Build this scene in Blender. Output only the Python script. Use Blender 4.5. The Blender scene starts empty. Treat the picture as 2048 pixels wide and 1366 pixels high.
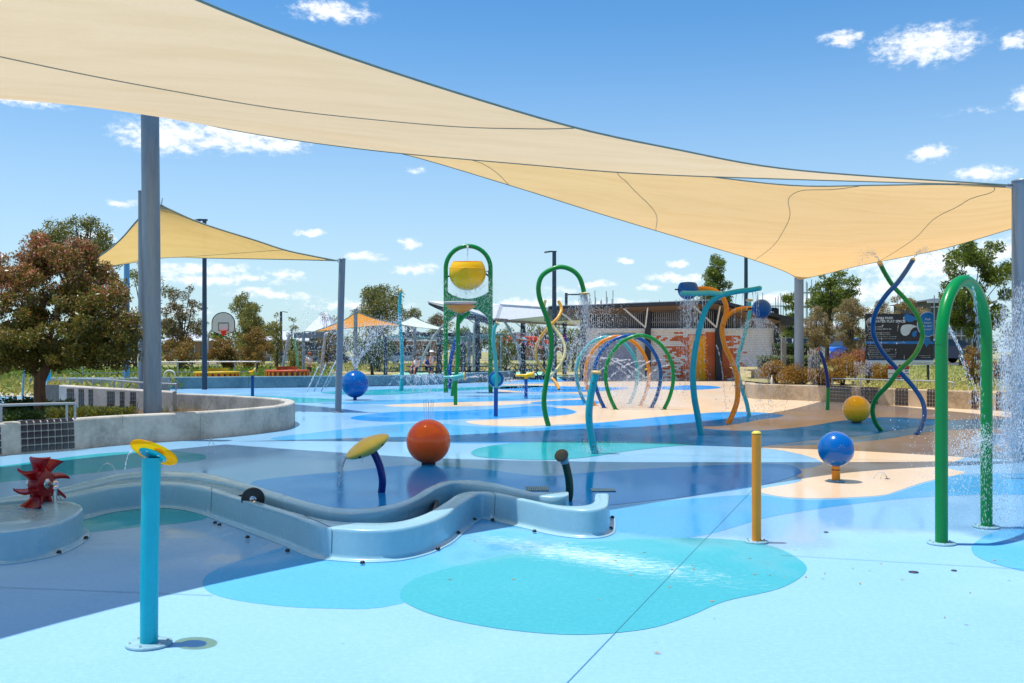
import bpy, math, random
import numpy as np
from mathutils import Vector, Matrix, Quaternion
random.seed(7); np.random.seed(7)
R = math.radians
C = bpy.context.scene.collection
sc = bpy.context.scene

# ------------------------------------------------------------------ camera
F = 1990.0; HZ = 702.0; H = 1.6            # focal length in photo pixels, horizon row, eye height
cd = bpy.data.cameras.new('camera'); cam = bpy.data.objects.new('camera', cd); C.objects.link(cam)
cam.location = (0, 0, H); cam.rotation_euler = (R(90), 0, 0)
cd.sensor_width = 36; cd.lens = 36 * F / 2048; cd.shift_y = (HZ - 683) / 2048
cd.clip_start = 0.1; cd.clip_end = 3000
sc.camera = cam
sc.view_settings.view_transform = 'Standard'; sc.view_settings.look = 'None'
sc.view_settings.exposure = 0.40; sc.view_settings.gamma = 1; sc.view_settings.use_curve_mapping = False
sc.cycles.max_bounces = 8; sc.cycles.transparent_max_bounces = 12; sc.cycles.diffuse_bounces = 4
sc.cycles.caustics_reflective = False; sc.cycles.caustics_refractive = False
sc.cycles.use_denoising = True; sc.cycles.sample_clamp_indirect = 6

def W(px, py, Y): return Vector(((px - 1024) * Y / F, Y, H - (py - HZ) * Y / F))
def G(px, py, z=0.0):
    Y = (H - z) * F / (py - HZ); return Vector(((px - 1024) * Y / F, Y, z))
def D(py, z=0.0): return (H - z) * F / (py - HZ)

# ------------------------------------------------------------------ sun and sky
EL = 77.3
sd = bpy.data.lights.new('sun', 'SUN'); sun = bpy.data.objects.new('sun', sd); C.objects.link(sun)
sd.energy = 3.95; sd.angle = R(0.53); sd.color = (1.0, 0.955, 0.88)
to_sun = Vector((-math.cos(R(EL)), 0.02, math.sin(R(EL)))).normalized()
sun.rotation_euler = to_sun.to_track_quat('Z', 'Y').to_euler()
world = bpy.data.worlds.new('World'); sc.world = world; world.use_nodes = True

class NT:
    def __init__(s, tree): s.t = tree; s.n = tree.nodes; s.l = tree.links
    def new(s, typ, **kw):
        n = s.n.new(typ)
        for k, v in kw.items():
            if k.startswith('i_'):
                k2 = k[2:]; key = int(k2) if k2.isdigit() else k2.replace('_', ' ')
                if isinstance(v, bpy.types.NodeSocket): s.l.new(v, n.inputs[key])
                else: n.inputs[key].default_value = v
            else: setattr(n, k, v)
        return n
    def math(s, op, a, b=None, c=None, clamp=False):
        n = s.n.new('ShaderNodeMath'); n.operation = op; n.use_clamp = clamp
        for i, v in enumerate((a, b, c)):
            if v is None: continue
            if isinstance(v, bpy.types.NodeSocket): s.l.new(v, n.inputs[i])
            else: n.inputs[i].default_value = v
        return n.outputs[0]
    def vmath(s, op, a, b=None):
        n = s.n.new('ShaderNodeVectorMath'); n.operation = op
        for i, v in enumerate((a, b)):
            if v is None: continue
            if isinstance(v, bpy.types.NodeSocket): s.l.new(v, n.inputs[i])
            else: n.inputs[i].default_value = v
        return n.outputs['Value'] if op in ('LENGTH', 'DOT_PRODUCT') else n.outputs[0]
    def mapr(s, v, a, b, c=0.0, d=1.0, smooth=True):
        n = s.n.new('ShaderNodeMapRange'); n.interpolation_type = 'SMOOTHSTEP' if smooth else 'LINEAR'
        s.l.new(v, n.inputs[0])
        for i, x in enumerate((a, b, c, d)): n.inputs[i + 1].default_value = x
        return n.outputs[0]
    def mix(s, f, a, b, blend='MIX'):
        n = s.n.new('ShaderNodeMix'); n.data_type = 'RGBA'; n.blend_type = blend
        for k, v in ((0, f), (6, a), (7, b)):
            if isinstance(v, bpy.types.NodeSocket): s.l.new(v, n.inputs[k])
            elif k == 0: n.inputs[0].default_value = v
            else: n.inputs[k].default_value = (*v, 1) if len(v) == 3 else v
        return n.outputs[2]
    def noise(s, vec, scale, detail=4, rough=.55):
        n = s.n.new('ShaderNodeTexNoise'); n.inputs['Scale'].default_value = scale
        n.inputs['Detail'].default_value = detail; n.inputs['Roughness'].default_value = rough
        if vec is not None: s.l.new(vec, n.inputs['Vector'])
        return n
    def bump(s, h, strength, dist=.02):
        n = s.n.new('ShaderNodeBump'); n.inputs['Strength'].default_value = strength; n.inputs['Distance'].default_value = dist
        s.l.new(h, n.inputs['Height']); return n.outputs[0]

nt = NT(world.node_tree); nt.n.clear()
sky = nt.new('ShaderNodeTexSky', sky_type='NISHITA', sun_disc=False, sun_elevation=R(EL), sun_rotation=R(270),
             altitude=0, air_density=1.0, dust_density=0.6, ozone_density=2.6)
tc = nt.new('ShaderNodeTexCoord'); d_ = tc.outputs['Generated']
sep = nt.new('ShaderNodeSeparateXYZ', i_0=d_)
az = nt.math('ARCTAN2', sep.outputs[0], sep.outputs[1]); el = nt.math('ARCSINE', sep.outputs[2])
ae = nt.new('ShaderNodeCombineXYZ', i_0=az, i_1=el).outputs[0]
wob = nt.noise(ae, 26, 4, .6)
wo = nt.vmath('MULTIPLY', nt.vmath('SUBTRACT', wob.outputs['Color'], (.5, .5, .5)), (.030, .014, 0))
aw = nt.vmath('ADD', ae, wo)
clouds = [(660, 22, 85, 22, 1), (1688, 76, 40, 17, 1), (1855, 90, 95, 36, 1), (2030, 78, 34, 14, .8), (2045, 198, 26, 24, 1), (1860, 308, 42, 15, 1),
 (1965, 346, 55, 15, 1), (330, 268, 95, 36, 1.1), (470, 276, 130, 30, 1), (560, 290, 60, 20, 1), (40, 200, 80, 14, .8), (250, 407, 24, 8, .8), (620, 463, 38, 9, 1), (730, 512, 42, 10, .9),
 (820, 486, 24, 10, .9), (830, 536, 44, 13, .9), (400, 538, 95, 14, .9), (430, 560, 120, 14, .9), (580, 551, 46, 11, .9), (540, 588, 90, 10, .8), (1255, 526, 26, 7, .9),
 (1350, 525, 24, 8, .9), (1360, 553, 62, 11, .9), (1300, 577, 26, 8, .9), (1195, 568, 34, 9, .9), (1060, 607, 80, 14, .9), (1850, 530, 130, 36, 1), (1985, 500, 80, 26, .9),
 (1760, 580, 90, 22, .9), (1570, 596, 60, 14, .9), (1870, 620, 200, 16, .7), (700, 610, 120, 12, .5), (330, 622, 90, 10, .6), (1120, 582, 50, 10, .5), (180, 470, 44, 12, .7),
 (1200, 610, 120, 12, .7), (830, 340, 20, 7, .5), (1960, 222, 50, 5, .3), (450, 500, 30, 6, .5)]
acc = None
for (px, py, hw, hh, s) in clouds:
    a0 = math.atan((px - 1024) / F); e0 = math.atan((HZ - py) / F * math.cos(a0))
    v = nt.vmath('MULTIPLY', nt.vmath('SUBTRACT', aw, (a0, e0, 0)), (F / hw / 1.15, F / hh / 1.15, 0))
    m = nt.math('MULTIPLY', nt.math('SUBTRACT', 1.0, nt.vmath('LENGTH', v)), s)
    acc = m if acc is None else nt.math('MAXIMUM', acc, m)
fine = nt.noise(nt.vmath('MULTIPLY', ae, (1, 1.7, 1)), 85, 7, .62)
# loose scattered cloud everywhere outside the part of the sky that is listed above
far = nt.noise(nt.vmath('MULTIPLY', d_, (1, 1, 2.2)), 3.2, 5, .6)
outside = nt.math('MAXIMUM', nt.mapr(nt.math('ABSOLUTE', az), .55, .8), nt.mapr(el, .37, .6))
facc = nt.math('SUBTRACT', nt.math('MULTIPLY', nt.mapr(far.outputs[0], .56, .72), outside), .35)
acc = nt.math('MAXIMUM', acc, facc)
dens = nt.math('ADD', acc, nt.math('MULTIPLY', nt.math('SUBTRACT', fine.outputs[0], .52), 2.3))
dens = nt.math('MULTIPLY', nt.mapr(dens, -.12, .85), nt.mapr(acc, -.22, .3))
haze = nt.mapr(el, -.02, .36, .62, 0)
tint = nt.mix(1.0, sky.outputs[0], (0.475, 0.90, 1.15), 'MULTIPLY')
hz_ = nt.mix(haze, tint, (5.5, 6.3, 6.6))
shade = nt.mapr(fine.outputs[0], .35, .6, .86, 1.0)
cl = nt.mix(1.0, (8.0, 8.3, 8.6), nt.new('ShaderNodeCombineXYZ', i_0=shade, i_1=shade, i_2=shade).outputs[0], 'MULTIPLY')
allsky = nt.mix(nt.math('MULTIPLY', dens, .93), hz_, cl)
bg = nt.new('ShaderNodeBackground', i_Color=allsky, i_Strength=.111)
wout = nt.new('ShaderNodeOutputWorld'); nt.l.new(bg.outputs[0], wout.inputs[0])

# ------------------------------------------------------------------ materials
def lin(r, g, b):
    f = lambda c: c / 12.92 if c <= .04045 else ((c + .055) / 1.055) ** 2.4
    return (f(r / 255), f(g / 255), f(b / 255))
MATS = {}
def mat(name, col, rough=.5, metal=0.0, var=.12, scale=6, bump=0.0, bscale=60, coat=0.0, spec=.5, trans=0.0, streak=False, var2=None):
    """a procedural principled material: colour broken by noise, roughness broken by noise, optional fine bump"""
    if name in MATS: return MATS[name]
    m = bpy.data.materials.new(name); m.use_nodes = True; t = NT(m.node_tree); t.n.clear()
    co = t.new('ShaderNodeTexCoord').outputs['Object']
    if streak: co = t.vmath('MULTIPLY', co, (1, 1, .12))
    n1 = t.noise(co, scale, 6, .6); n2 = t.noise(co, scale * 9, 3, .6)
    c2 = var2 if var2 else tuple(c * .55 for c in col)
    f = t.math('MULTIPLY', t.mapr(n1.outputs[0], .3, .75), var * 3, clamp=True)
    c = t.mix(f, col, c2)
    c = t.mix(t.math('MULTIPLY', t.mapr(n2.outputs[0], .4, .7), var), c, tuple(min(1, x * 1.25 + .003) for x in col))
    b = t.new('ShaderNodeBsdfPrincipled', i_Base_Color=c, i_Metallic=metal)
    t.l.new(t.mapr(n1.outputs[0], .3, .7, max(.02, rough - .08), min(1, rough + .1)), b.inputs['Roughness'])
    b.inputs['Specular IOR Level'].default_value = spec
    b.inputs['Coat Weight'].default_value = coat; b.inputs['Coat Roughness'].default_value = .06
    b.inputs['Transmission Weight'].default_value = trans
    if bump: t.l.new(t.bump(t.noise(co, bscale, 4).outputs[0], bump, .01), b.inputs['Normal'])
    o = t.new('ShaderNodeOutputMaterial'); t.l.new(b.outputs[0], o.inputs[0])
    MATS[name] = m; return m
def paint(name, rgb, **k):
    d = dict(rough=.3, var=.09, scale=3.5, coat=.10, bump=.02, bscale=40, spec=.28); d.update(k)
    return mat(name, lin(*rgb), **d)
P_TURQ = paint('paint_turquoise', (0, 158, 180)); P_TEAL = paint('paint_pale_teal', (75, 178, 182))
P_GREEN = paint('paint_green', (4, 136, 62)); P_BLUE = paint('paint_blue', (0, 84, 158)); P_ORANGE = paint('paint_amber', (232, 140, 12))
P_YELLOW = paint('paint_yellow', (255, 190, 0)); P_PYEL = paint('paint_soft_yellow', (246, 208, 84)); P_CREAM = paint('paint_cream', (222, 205, 140))
P_BALLO = paint('ball_orange', (255, 92, 0), coat=.35, rough=.18); P_BALLB = paint('ball_blue', (0, 98, 176), coat=.25, rough=.18); P_BALLY = paint('ball_yellow', (255, 188, 0), coat=.5, rough=.2)
P_NAVY = paint('paint_navy', (12, 40, 120)); P_DGREEN = paint('paint_dark_green', (8, 60, 48)); P_RED = paint('paint_dark_red', (150, 8, 18), rough=.2)
P_CYAN = paint('paint_bright_cyan', (0, 178, 190)); P_DISC = None
P_TAN = paint('cap_tan', (205, 178, 120), rough=.45, coat=.1); P_BROWN = paint('cap_brown', (105, 92, 70), rough=.4)
M_GALV = mat('galvanised_steel', lin(134, 144, 154), rough=.45, metal=.35, var=.25, scale=3.2, bump=.03, bscale=25, streak=True, var2=lin(98, 110, 126))
M_STEEL = mat('stainless_steel', (.62, .62, .62), rough=.22, metal=1, var=.1)
M_DARK = mat('charcoal_steel', lin(48, 54, 62), rough=.5, var=.1)
M_BLACK = mat('black_rubber', (.012, .012, .014), rough=.45, var=.1)
M_CONC = mat('concrete', lin(194, 190, 182), rough=.85, var=.30, scale=1.6, bump=.35, bscale=35, streak=False, var2=lin(132, 134, 130))
M_CONCW = mat('warm_concrete', lin(190, 172, 146), rough=.85, var=.32, scale=1.4, bump=.35, bscale=35, var2=lin(140, 122, 98))
M_TILE = mat('glazed_tile', lin(38, 30, 38), rough=.16, var=.3, scale=5, coat=.4, var2=lin(62, 48, 50))
M_GROUT = mat('grout', lin(176, 168, 150), rough=.9, var=.2)
M_FLUME = mat('grey_fibreglass', lin(146, 188, 202), rough=.3, var=.14, scale=2.4, coat=.25, bump=.04, bscale=90, var2=lin(118, 160, 178))
M_WHITE = mat('white_paint', (.78, .78, .76), rough=.5, var=.08)
M_GLASS = mat('dark_glass', (.02, .025, .03), rough=.06, var=.05, coat=.5)
M_BARK = mat('bark', lin(122, 92, 66), rough=.9, var=.35, scale=5, bump=.8, bscale=18, streak=True, var2=lin(66, 50, 38))
M_BARKD = mat('dark_bark', lin(78, 66, 54), rough=.9, var=.3, scale=3, bump=.5, bscale=10)
M_SOIL = mat('garden_mulch', lin(96, 76, 56), rough=1, var=.35, scale=9, bump=.8, bscale=60)
M_ASPH = mat('asphalt', (.075, .075, .08), rough=.9, var=.2, scale=3, bump=.3, bscale=80)
M_PATH = mat('pale_path', lin(205, 198, 186), rough=.9, var=.15, scale=1.5, bump=.2, bscale=50)
M_MINT = mat('mint_softfall', lin(150, 205, 180), rough=.8, var=.12, scale=2)
M_BRWHITE = mat('white_brick', lin(244, 238, 228), rough=.6, var=.10, scale=2.2, bump=.2, var2=lin(168, 160, 150))
M_BRRED = mat('terracotta_brick', lin(226, 110, 48), rough=.6, var=.14, scale=2.2, bump=.2, var2=lin(120, 52, 26))

def fabric(name, rgb, trans=.5, holes=.05):
    m = bpy.data.materials.new(name); m.use_nodes = True; t = NT(m.node_tree); t.n.clear()
    co = t.new('ShaderNodeTexCoord').outputs['Object']
    col = lin(*rgb)
    n1 = t.noise(t.vmath('MULTIPLY', co, (.35, 1.6, 1.2)), 1.3, 6, .62)
    n2 = t.noise(t.vmath('MULTIPLY', co, (1.5, 30, 30)), 7, 3, .6)
    c = t.mix(t.math('MULTIPLY', t.mapr(n1.outputs[0], .38, .68), .42), col, tuple(x * y for x, y in zip(col, (.86, .80, .66))))
    c = t.mix(t.math('MULTIPLY', t.mapr(n2.outputs[0], .4, .62), .13), c, tuple(x * .72 for x in col))
    bmp = t.bump(t.math('ADD', t.math('MULTIPLY', n1.outputs[0], 4.0), n2.outputs[0]), .25, .03)
    df = t.new('ShaderNodeBsdfDiffuse', i_Color=c, i_Normal=bmp); tr = t.new('ShaderNodeBsdfTranslucent', i_Color=c, i_Normal=bmp)
    mx = t.new('ShaderNodeMixShader', i_0=trans, i_1=df.outputs[0], i_2=tr.outputs[0])
    tp = t.new('ShaderNodeBsdfTransparent', i_Color=(*tuple(min(1, x * 1.1) for x in col), 1))
    m2 = t.new('ShaderNodeMixShader', i_0=holes, i_1=mx.outputs[0], i_2=tp.outputs[0])
    o = t.new('ShaderNodeOutputMaterial'); t.l.new(m2.outputs[0], o.inputs[0]); MATS[name] = m; return m
M_SAIL = fabric('cream_shade_cloth', (250, 217, 174), .44); M_SAIL2 = fabric('warm_shade_cloth', (250, 207, 146), .46); M_SAILO = fabric('golden_shade_cloth', (244, 200, 124), .46)
M_SAILR = fabric('orange_shade_cloth', (240, 168, 80), .5); M_SAILW = fabric('white_shade_cloth', (250, 248, 242), .5)

def leafmat(name, stops, rough=.5, trans=.38):
    m = bpy.data.materials.new(name); m.use_nodes = True; t = NT(m.node_tree); t.n.clear()
    g = t.new('ShaderNodeNewGeometry')
    r = t.new('ShaderNodeValToRGB'); e = r.color_ramp.elements
    while len(e) < len(stops): e.new(.5)
    for i, s in enumerate(stops): e[i].position = i / max(1, len(stops) - 1); e[i].color = (*lin(*(min(255, c * 1.16) for c in s)), 1)
    t.l.new(g.outputs['Random Per Island'], r.inputs[0])
    b = t.new('ShaderNodeBsdfPrincipled', i_Base_Color=r.outputs[0], i_Roughness=rough)
    tr = t.new('ShaderNodeBsdfTranslucent', i_Color=r.outputs[0])
    mx = t.new('ShaderNodeMixShader', i_0=trans, i_1=b.outputs[0], i_2=tr.outputs[0])
    o = t.new('ShaderNodeOutputMaterial'); t.l.new(mx.outputs[0], o.inputs[0]); MATS[name] = m; return m
L_RED = leafmat('leaf_bottlebrush', [(52, 64, 22), (78, 84, 28), (110, 98, 36), (60, 72, 26), (150, 92, 66), (132, 112, 48), (84, 88, 32), (176, 120, 96)], .38)
L_EUC = leafmat('leaf_eucalyptus', [(56, 70, 34), (88, 98, 46), (118, 114, 48), (66, 80, 40), (146, 124, 56), (98, 108, 44)], .45)
L_SPARSE = leafmat('leaf_sparse_gum', [(80, 72, 42), (110, 92, 56), (72, 74, 42), (128, 100, 62)], .5)
L_BROWN = leafmat('leaf_rusty', [(92, 84, 38), (132, 102, 46), (158, 112, 58), (84, 86, 38), (144, 122, 54)], .45)
L_PINE = leafmat('leaf_bright_green', [(58, 82, 26), (92, 110, 34), (124, 126, 44), (70, 92, 32)], .4)
L_OLIVE = leafmat('leaf_silver_olive', [(122, 112, 68), (150, 128, 88), (96, 96, 56), (168, 138, 104), (110, 108, 64)], .5)
L_ORSH = leafmat('leaf_orange_shrub', [(150, 108, 40), (126, 98, 40), (168, 124, 52), (108, 88, 40), (144, 118, 48)], .5)
L_PINKSH = leafmat('leaf_coppery_shrub', [(168, 104, 66), (146, 94, 56), (126, 94, 46), (174, 122, 84)], .5)
L_HEDGE = leafmat('leaf_hedge', [(104, 116, 66), (84, 100, 52), (128, 132, 84), (96, 104, 62)], .5)
L_DHEDGE = leafmat('leaf_dark_hedge', [(40, 62, 22), (58, 80, 30), (74, 92, 36)], .4)
L_GRASS = leafmat('grass_blades', [(120, 128, 52), (156, 140, 70), (92, 112, 42), (176, 158, 92)], .6)
L_GREENG = leafmat('weedy_green', [(92, 118, 40), (110, 130, 52), (72, 100, 34), (140, 138, 62)], .6)
L_COVER = leafmat('pale_groundcover', [(170, 164, 96), (140, 146, 74), (190, 180, 120), (120, 130, 62)], .6)
L_FLOW = leafmat('flower_cover', [(90, 106, 50), (130, 140, 90), (236, 204, 30), (150, 160, 118), (110, 120, 60), (224, 190, 40)], .6)
L_DRY = leafmat('dry_leaf', [(150, 104, 60), (120, 80, 50), (190, 170, 140), (96, 64, 40)], .7)

m = bpy.data.materials.new('water_drops'); m.use_nodes = True; t = NT(m.node_tree); t.n.clear()
b = t.new('ShaderNodeBsdfPrincipled', i_Base_Color=(.93, .96, 1, 1), i_Roughness=.15); b.inputs['Transmission Weight'].default_value = .25
tp = t.new('ShaderNodeBsdfTransparent'); g_ = t.new('ShaderNodeNewGeometry')
fa = t.mapr(g_.outputs['Random Per Island'], 0, 1, .15, .85, False)
tl = t.new('ShaderNodeBsdfTranslucent', i_Color=(.93, .96, 1, 1)); b.inputs['Transmission Weight'].default_value = 0
mx = t.new('ShaderNodeMixShader', i_0=.45, i_1=b.outputs[0], i_2=tl.outputs[0]); t.n.remove(tp)
o = t.new('ShaderNodeOutputMaterial'); t.l.new(mx.outputs[0], o.inputs[0]); M_DROP = m

m = bpy.data.materials.new('shallow_water'); m.use_nodes = True; t = NT(m.node_tree); t.n.clear()
co = t.new('ShaderNodeTexCoord').outputs['Object']; wv = t.noise(t.vmath('MULTIPLY', co, (1, 1.4, 1)), 14, 5, .6)
foam = t.math('MULTIPLY', t.mapr(t.noise(co, 9, 6, .7).outputs[0], .5, .72), .55)
b = t.new('ShaderNodeBsdfPrincipled', i_Base_Color=t.mix(foam, lin(140, 176, 186), lin(235, 244, 248)), i_Roughness=.06, i_Normal=t.bump(wv.outputs[0], .9, .05))  # pale base colour carries the sky's reflection; foam is the water's own
b.inputs['Alpha'].default_value = .95
o = t.new('ShaderNodeOutputMaterial'); t.l.new(b.outputs[0], o.inputs[0]); M_WATER = m

def pad_mat(name, rgb, stain=False):
    """rubber wet-pour surface: speckled, wet and glossy further into the pad, dry near the entrance"""
    m = bpy.data.materials.new(name); m.use_nodes = True; t = NT(m.node_tree); t.n.clear()
    co = t.new('ShaderNodeTexCoord').outputs['Object']; sp = t.new('ShaderNodeSeparateXYZ', i_0=co)
    col = lin(*rgb)
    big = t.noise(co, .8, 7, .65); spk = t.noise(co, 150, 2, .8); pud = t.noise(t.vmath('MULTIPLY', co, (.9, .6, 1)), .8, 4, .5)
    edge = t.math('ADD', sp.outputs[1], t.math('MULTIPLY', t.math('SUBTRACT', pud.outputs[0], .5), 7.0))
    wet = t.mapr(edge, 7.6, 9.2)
    c = t.mix(t.math('MULTIPLY', t.mapr(big.outputs[0], .35, .7), .16), col, tuple(x * .72 for x in col))
    c = t.mix(t.math('MULTIPLY', t.mapr(spk.outputs[0], .35, .62), .42), c, tuple(x * .70 for x in col))
    c = t.mix(t.math('MULTIPLY', t.mapr(spk.outputs[0], .55, .75), .35), c, tuple(min(1, x * 1.2 + .03) for x in col))
    fd = t.noise(co, .35, 5, .6); c = t.mix(t.math('MULTIPLY', t.mapr(fd.outputs[0], .48, .68), .22), c, tuple(min(1, x * .9 + .16) for x in col))
    g2 = t.noise(co, 42, 3, .7); c = t.mix(t.math('MULTIPLY', t.mapr(g2.outputs[0], .5, .7), .16), c, tuple(x * .6 for x in col))
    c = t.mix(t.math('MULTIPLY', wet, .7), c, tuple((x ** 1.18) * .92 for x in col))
    scuff = t.noise(t.vmath('MULTIPLY', co, (1.2, .8, 1)), 2.2, 9, .75)
    c = t.mix(t.math('MULTIPLY', t.mapr(scuff.outputs[0], .60, .76), .5), c, tuple(x * .55 for x in col))
    c = t.mix(t.math('MULTIPLY', t.mapr(t.noise(co, 5.5, 9, .8).outputs[0], .60, .8), .3), c, tuple(min(1, x + .18) for x in col))
    mot = t.noise(co, 26, 5, .75); c = t.mix(t.math('MULTIPLY', t.mapr(mot.outputs[0], .44, .66), .26), c, tuple(min(1, x * 1.12 + .05) for x in col))
    vo = t.new('ShaderNodeTexVoronoi', feature='F1'); t.l.new(co, vo.inputs['Vector']); vo.inputs['Scale'].default_value = 1.7
    spot = t.math('MULTIPLY', t.mapr(t.math('ADD', vo.outputs['Distance'], t.math('MULTIPLY', mot.outputs[0], .10)), .055, .085, 1, 0), .4)
    c = t.mix(spot, c, tuple(x * .45 for x in col))
    if stain:
        mp = t.new('ShaderNodeMapping', vector_type='TEXTURE'); t.l.new(co, mp.inputs[0])
        mp.inputs['Location'].default_value = (.62, 7.72, 0); mp.inputs['Rotation'].default_value = (0, 0, R(-43)); mp.inputs['Scale'].default_value = (1.75, .46, 1)
        ln = t.vmath('LENGTH', mp.outputs[0])
        st = t.math('SUBTRACT', t.math('SUBTRACT', 1.0, ln), t.math('MULTIPLY', t.math('SUBTRACT', t.noise(t.vmath('MULTIPLY', co, (1, 2.2, 1)), 9, 12, .82).outputs[0], .5), -3.8))
        c = t.mix(t.math('MULTIPLY', t.mapr(st, .2, 1.5), .8), c, (.72, .82, .84))
    wave = t.noise(t.vmath('MULTIPLY', co, (1.0, .4, 1)), 7, 3, .5)
    h = t.math('ADD', t.math('MULTIPLY', t.math('MULTIPLY', spk.outputs[0], .12), t.math('SUBTRACT', 1.0, t.math('MULTIPLY', wet, .93))), t.math('MULTIPLY', t.math('MULTIPLY', wave.outputs[0], wet), .11))
    nb = t.bump(h, .35, .02)
    b = t.new('ShaderNodeBsdfPrincipled', i_Base_Color=c, i_Normal=nb)
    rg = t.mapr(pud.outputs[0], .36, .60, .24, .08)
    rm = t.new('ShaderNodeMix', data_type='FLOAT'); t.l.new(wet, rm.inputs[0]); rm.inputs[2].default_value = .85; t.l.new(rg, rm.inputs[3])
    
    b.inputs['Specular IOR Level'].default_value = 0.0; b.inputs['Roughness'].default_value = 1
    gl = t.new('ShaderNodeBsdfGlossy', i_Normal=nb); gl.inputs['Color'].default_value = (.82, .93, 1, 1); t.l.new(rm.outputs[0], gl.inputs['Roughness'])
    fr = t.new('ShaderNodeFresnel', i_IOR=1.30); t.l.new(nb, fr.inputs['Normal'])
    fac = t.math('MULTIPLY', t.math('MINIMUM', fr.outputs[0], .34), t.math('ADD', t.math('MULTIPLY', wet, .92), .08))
    mx = t.new('ShaderNodeMixShader', i_0=fac, i_1=b.outputs[0], i_2=gl.outputs[0])
    o = t.new('ShaderNodeOutputMaterial'); t.l.new(mx.outputs[0], o.inputs[0]); MATS[name] = m; return m
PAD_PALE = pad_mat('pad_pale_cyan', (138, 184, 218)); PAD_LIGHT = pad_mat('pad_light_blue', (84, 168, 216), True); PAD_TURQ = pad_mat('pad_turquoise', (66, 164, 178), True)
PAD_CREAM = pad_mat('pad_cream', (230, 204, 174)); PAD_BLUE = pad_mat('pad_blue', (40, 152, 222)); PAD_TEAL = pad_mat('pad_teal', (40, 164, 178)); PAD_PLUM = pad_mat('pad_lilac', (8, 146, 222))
def ground_mat():
    m = bpy.data.materials.new('dry_lawn'); m.use_nodes = True; t = NT(m.node_tree); t.n.clear()
    co = t.new('ShaderNodeTexCoord').outputs['Object']
    a = t.noise(co, .06, 6, .6); b_ = t.noise(co, 2.5, 8, .7)
    c = t.mix(t.mapr(a.outputs[0], .42, .58), lin(186, 164, 112), lin(128, 136, 66))
    c = t.mix(t.math('MULTIPLY', t.mapr(b_.outputs[0], .4, .7), .5), c, lin(112, 106, 60))
    b = t.new('ShaderNodeBsdfPrincipled', i_Base_Color=c, i_Roughness=.95, i_Normal=t.bump(b_.outputs[0], .6, .1))
    o = t.new('ShaderNodeOutputMaterial'); t.l.new(b.outputs[0], o.inputs[0]); MATS['dry_lawn'] = m; return m
M_LAWN = ground_mat()
m = bpy.data.materials.new('amber_acrylic'); m.use_nodes = True; t = NT(m.node_tree); t.n.clear()
co = t.new('ShaderNodeTexCoord').outputs['Object']; nz = t.noise(co, 9, 6, .7)
cc = t.mix(t.mapr(nz.outputs[0], .5, .75), lin(255, 186, 0), lin(206, 96, 6))
b = t.new('ShaderNodeBsdfPrincipled', i_Base_Color=cc, i_Roughness=.3); tl = t.new('ShaderNodeBsdfTranslucent', i_Color=cc)
tp = t.new('ShaderNodeBsdfTransparent'); tp.inputs[0].default_value = (1, .93, .05, 1)
m1 = t.new('ShaderNodeMixShader', i_0=.55, i_1=b.outputs[0], i_2=tl.outputs[0]); m2 = t.new('ShaderNodeMixShader', i_0=.68, i_1=m1.outputs[0], i_2=tp.outputs[0])
o = t.new('ShaderNodeOutputMaterial'); t.l.new(m2.outputs[0], o.inputs[0]); P_DISC = m

# ------------------------------------------------------------------ mesh helpers
def smooth_path(pts, n=6, closed=False):
    pts = [Vector(p) for p in pts]; out = []; L = len(pts)
    segs = L if closed else L - 1
    for i in range(segs):
        if closed: p0, p1, p2, p3 = pts[(i - 1) % L], pts[i], pts[(i + 1) % L], pts[(i + 2) % L]
        else: p0, p1, p2, p3 = pts[max(i - 1, 0)], pts[i], pts[i + 1], pts[min(i + 2, L - 1)]
        for k in range(n):
            t = k / n
            out.append(.5 * ((2 * p1) + (p2 - p0) * t + (2 * p0 - 5 * p1 + 4 * p2 - p3) * t * t + (3 * p1 - p0 - 3 * p2 + p3) * t ** 3))
    if not closed: out.append(pts[-1])
    return out
def resample(pts, n):
    pts = [Vector(p) for p in pts]; s = [0]
    for a, b in zip(pts, pts[1:]): s.append(s[-1] + (b - a).length)
    out = []; j = 0
    for k in range(n):
        x = s[-1] * k / (n - 1)
        while j < len(s) - 2 and s[j + 1] < x: j += 1
        t = 0 if s[j + 1] == s[j] else (x - s[j]) / (s[j + 1] - s[j])
        out.append(pts[j].lerp(pts[j + 1], min(1, max(0, t))))
    return out
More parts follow.
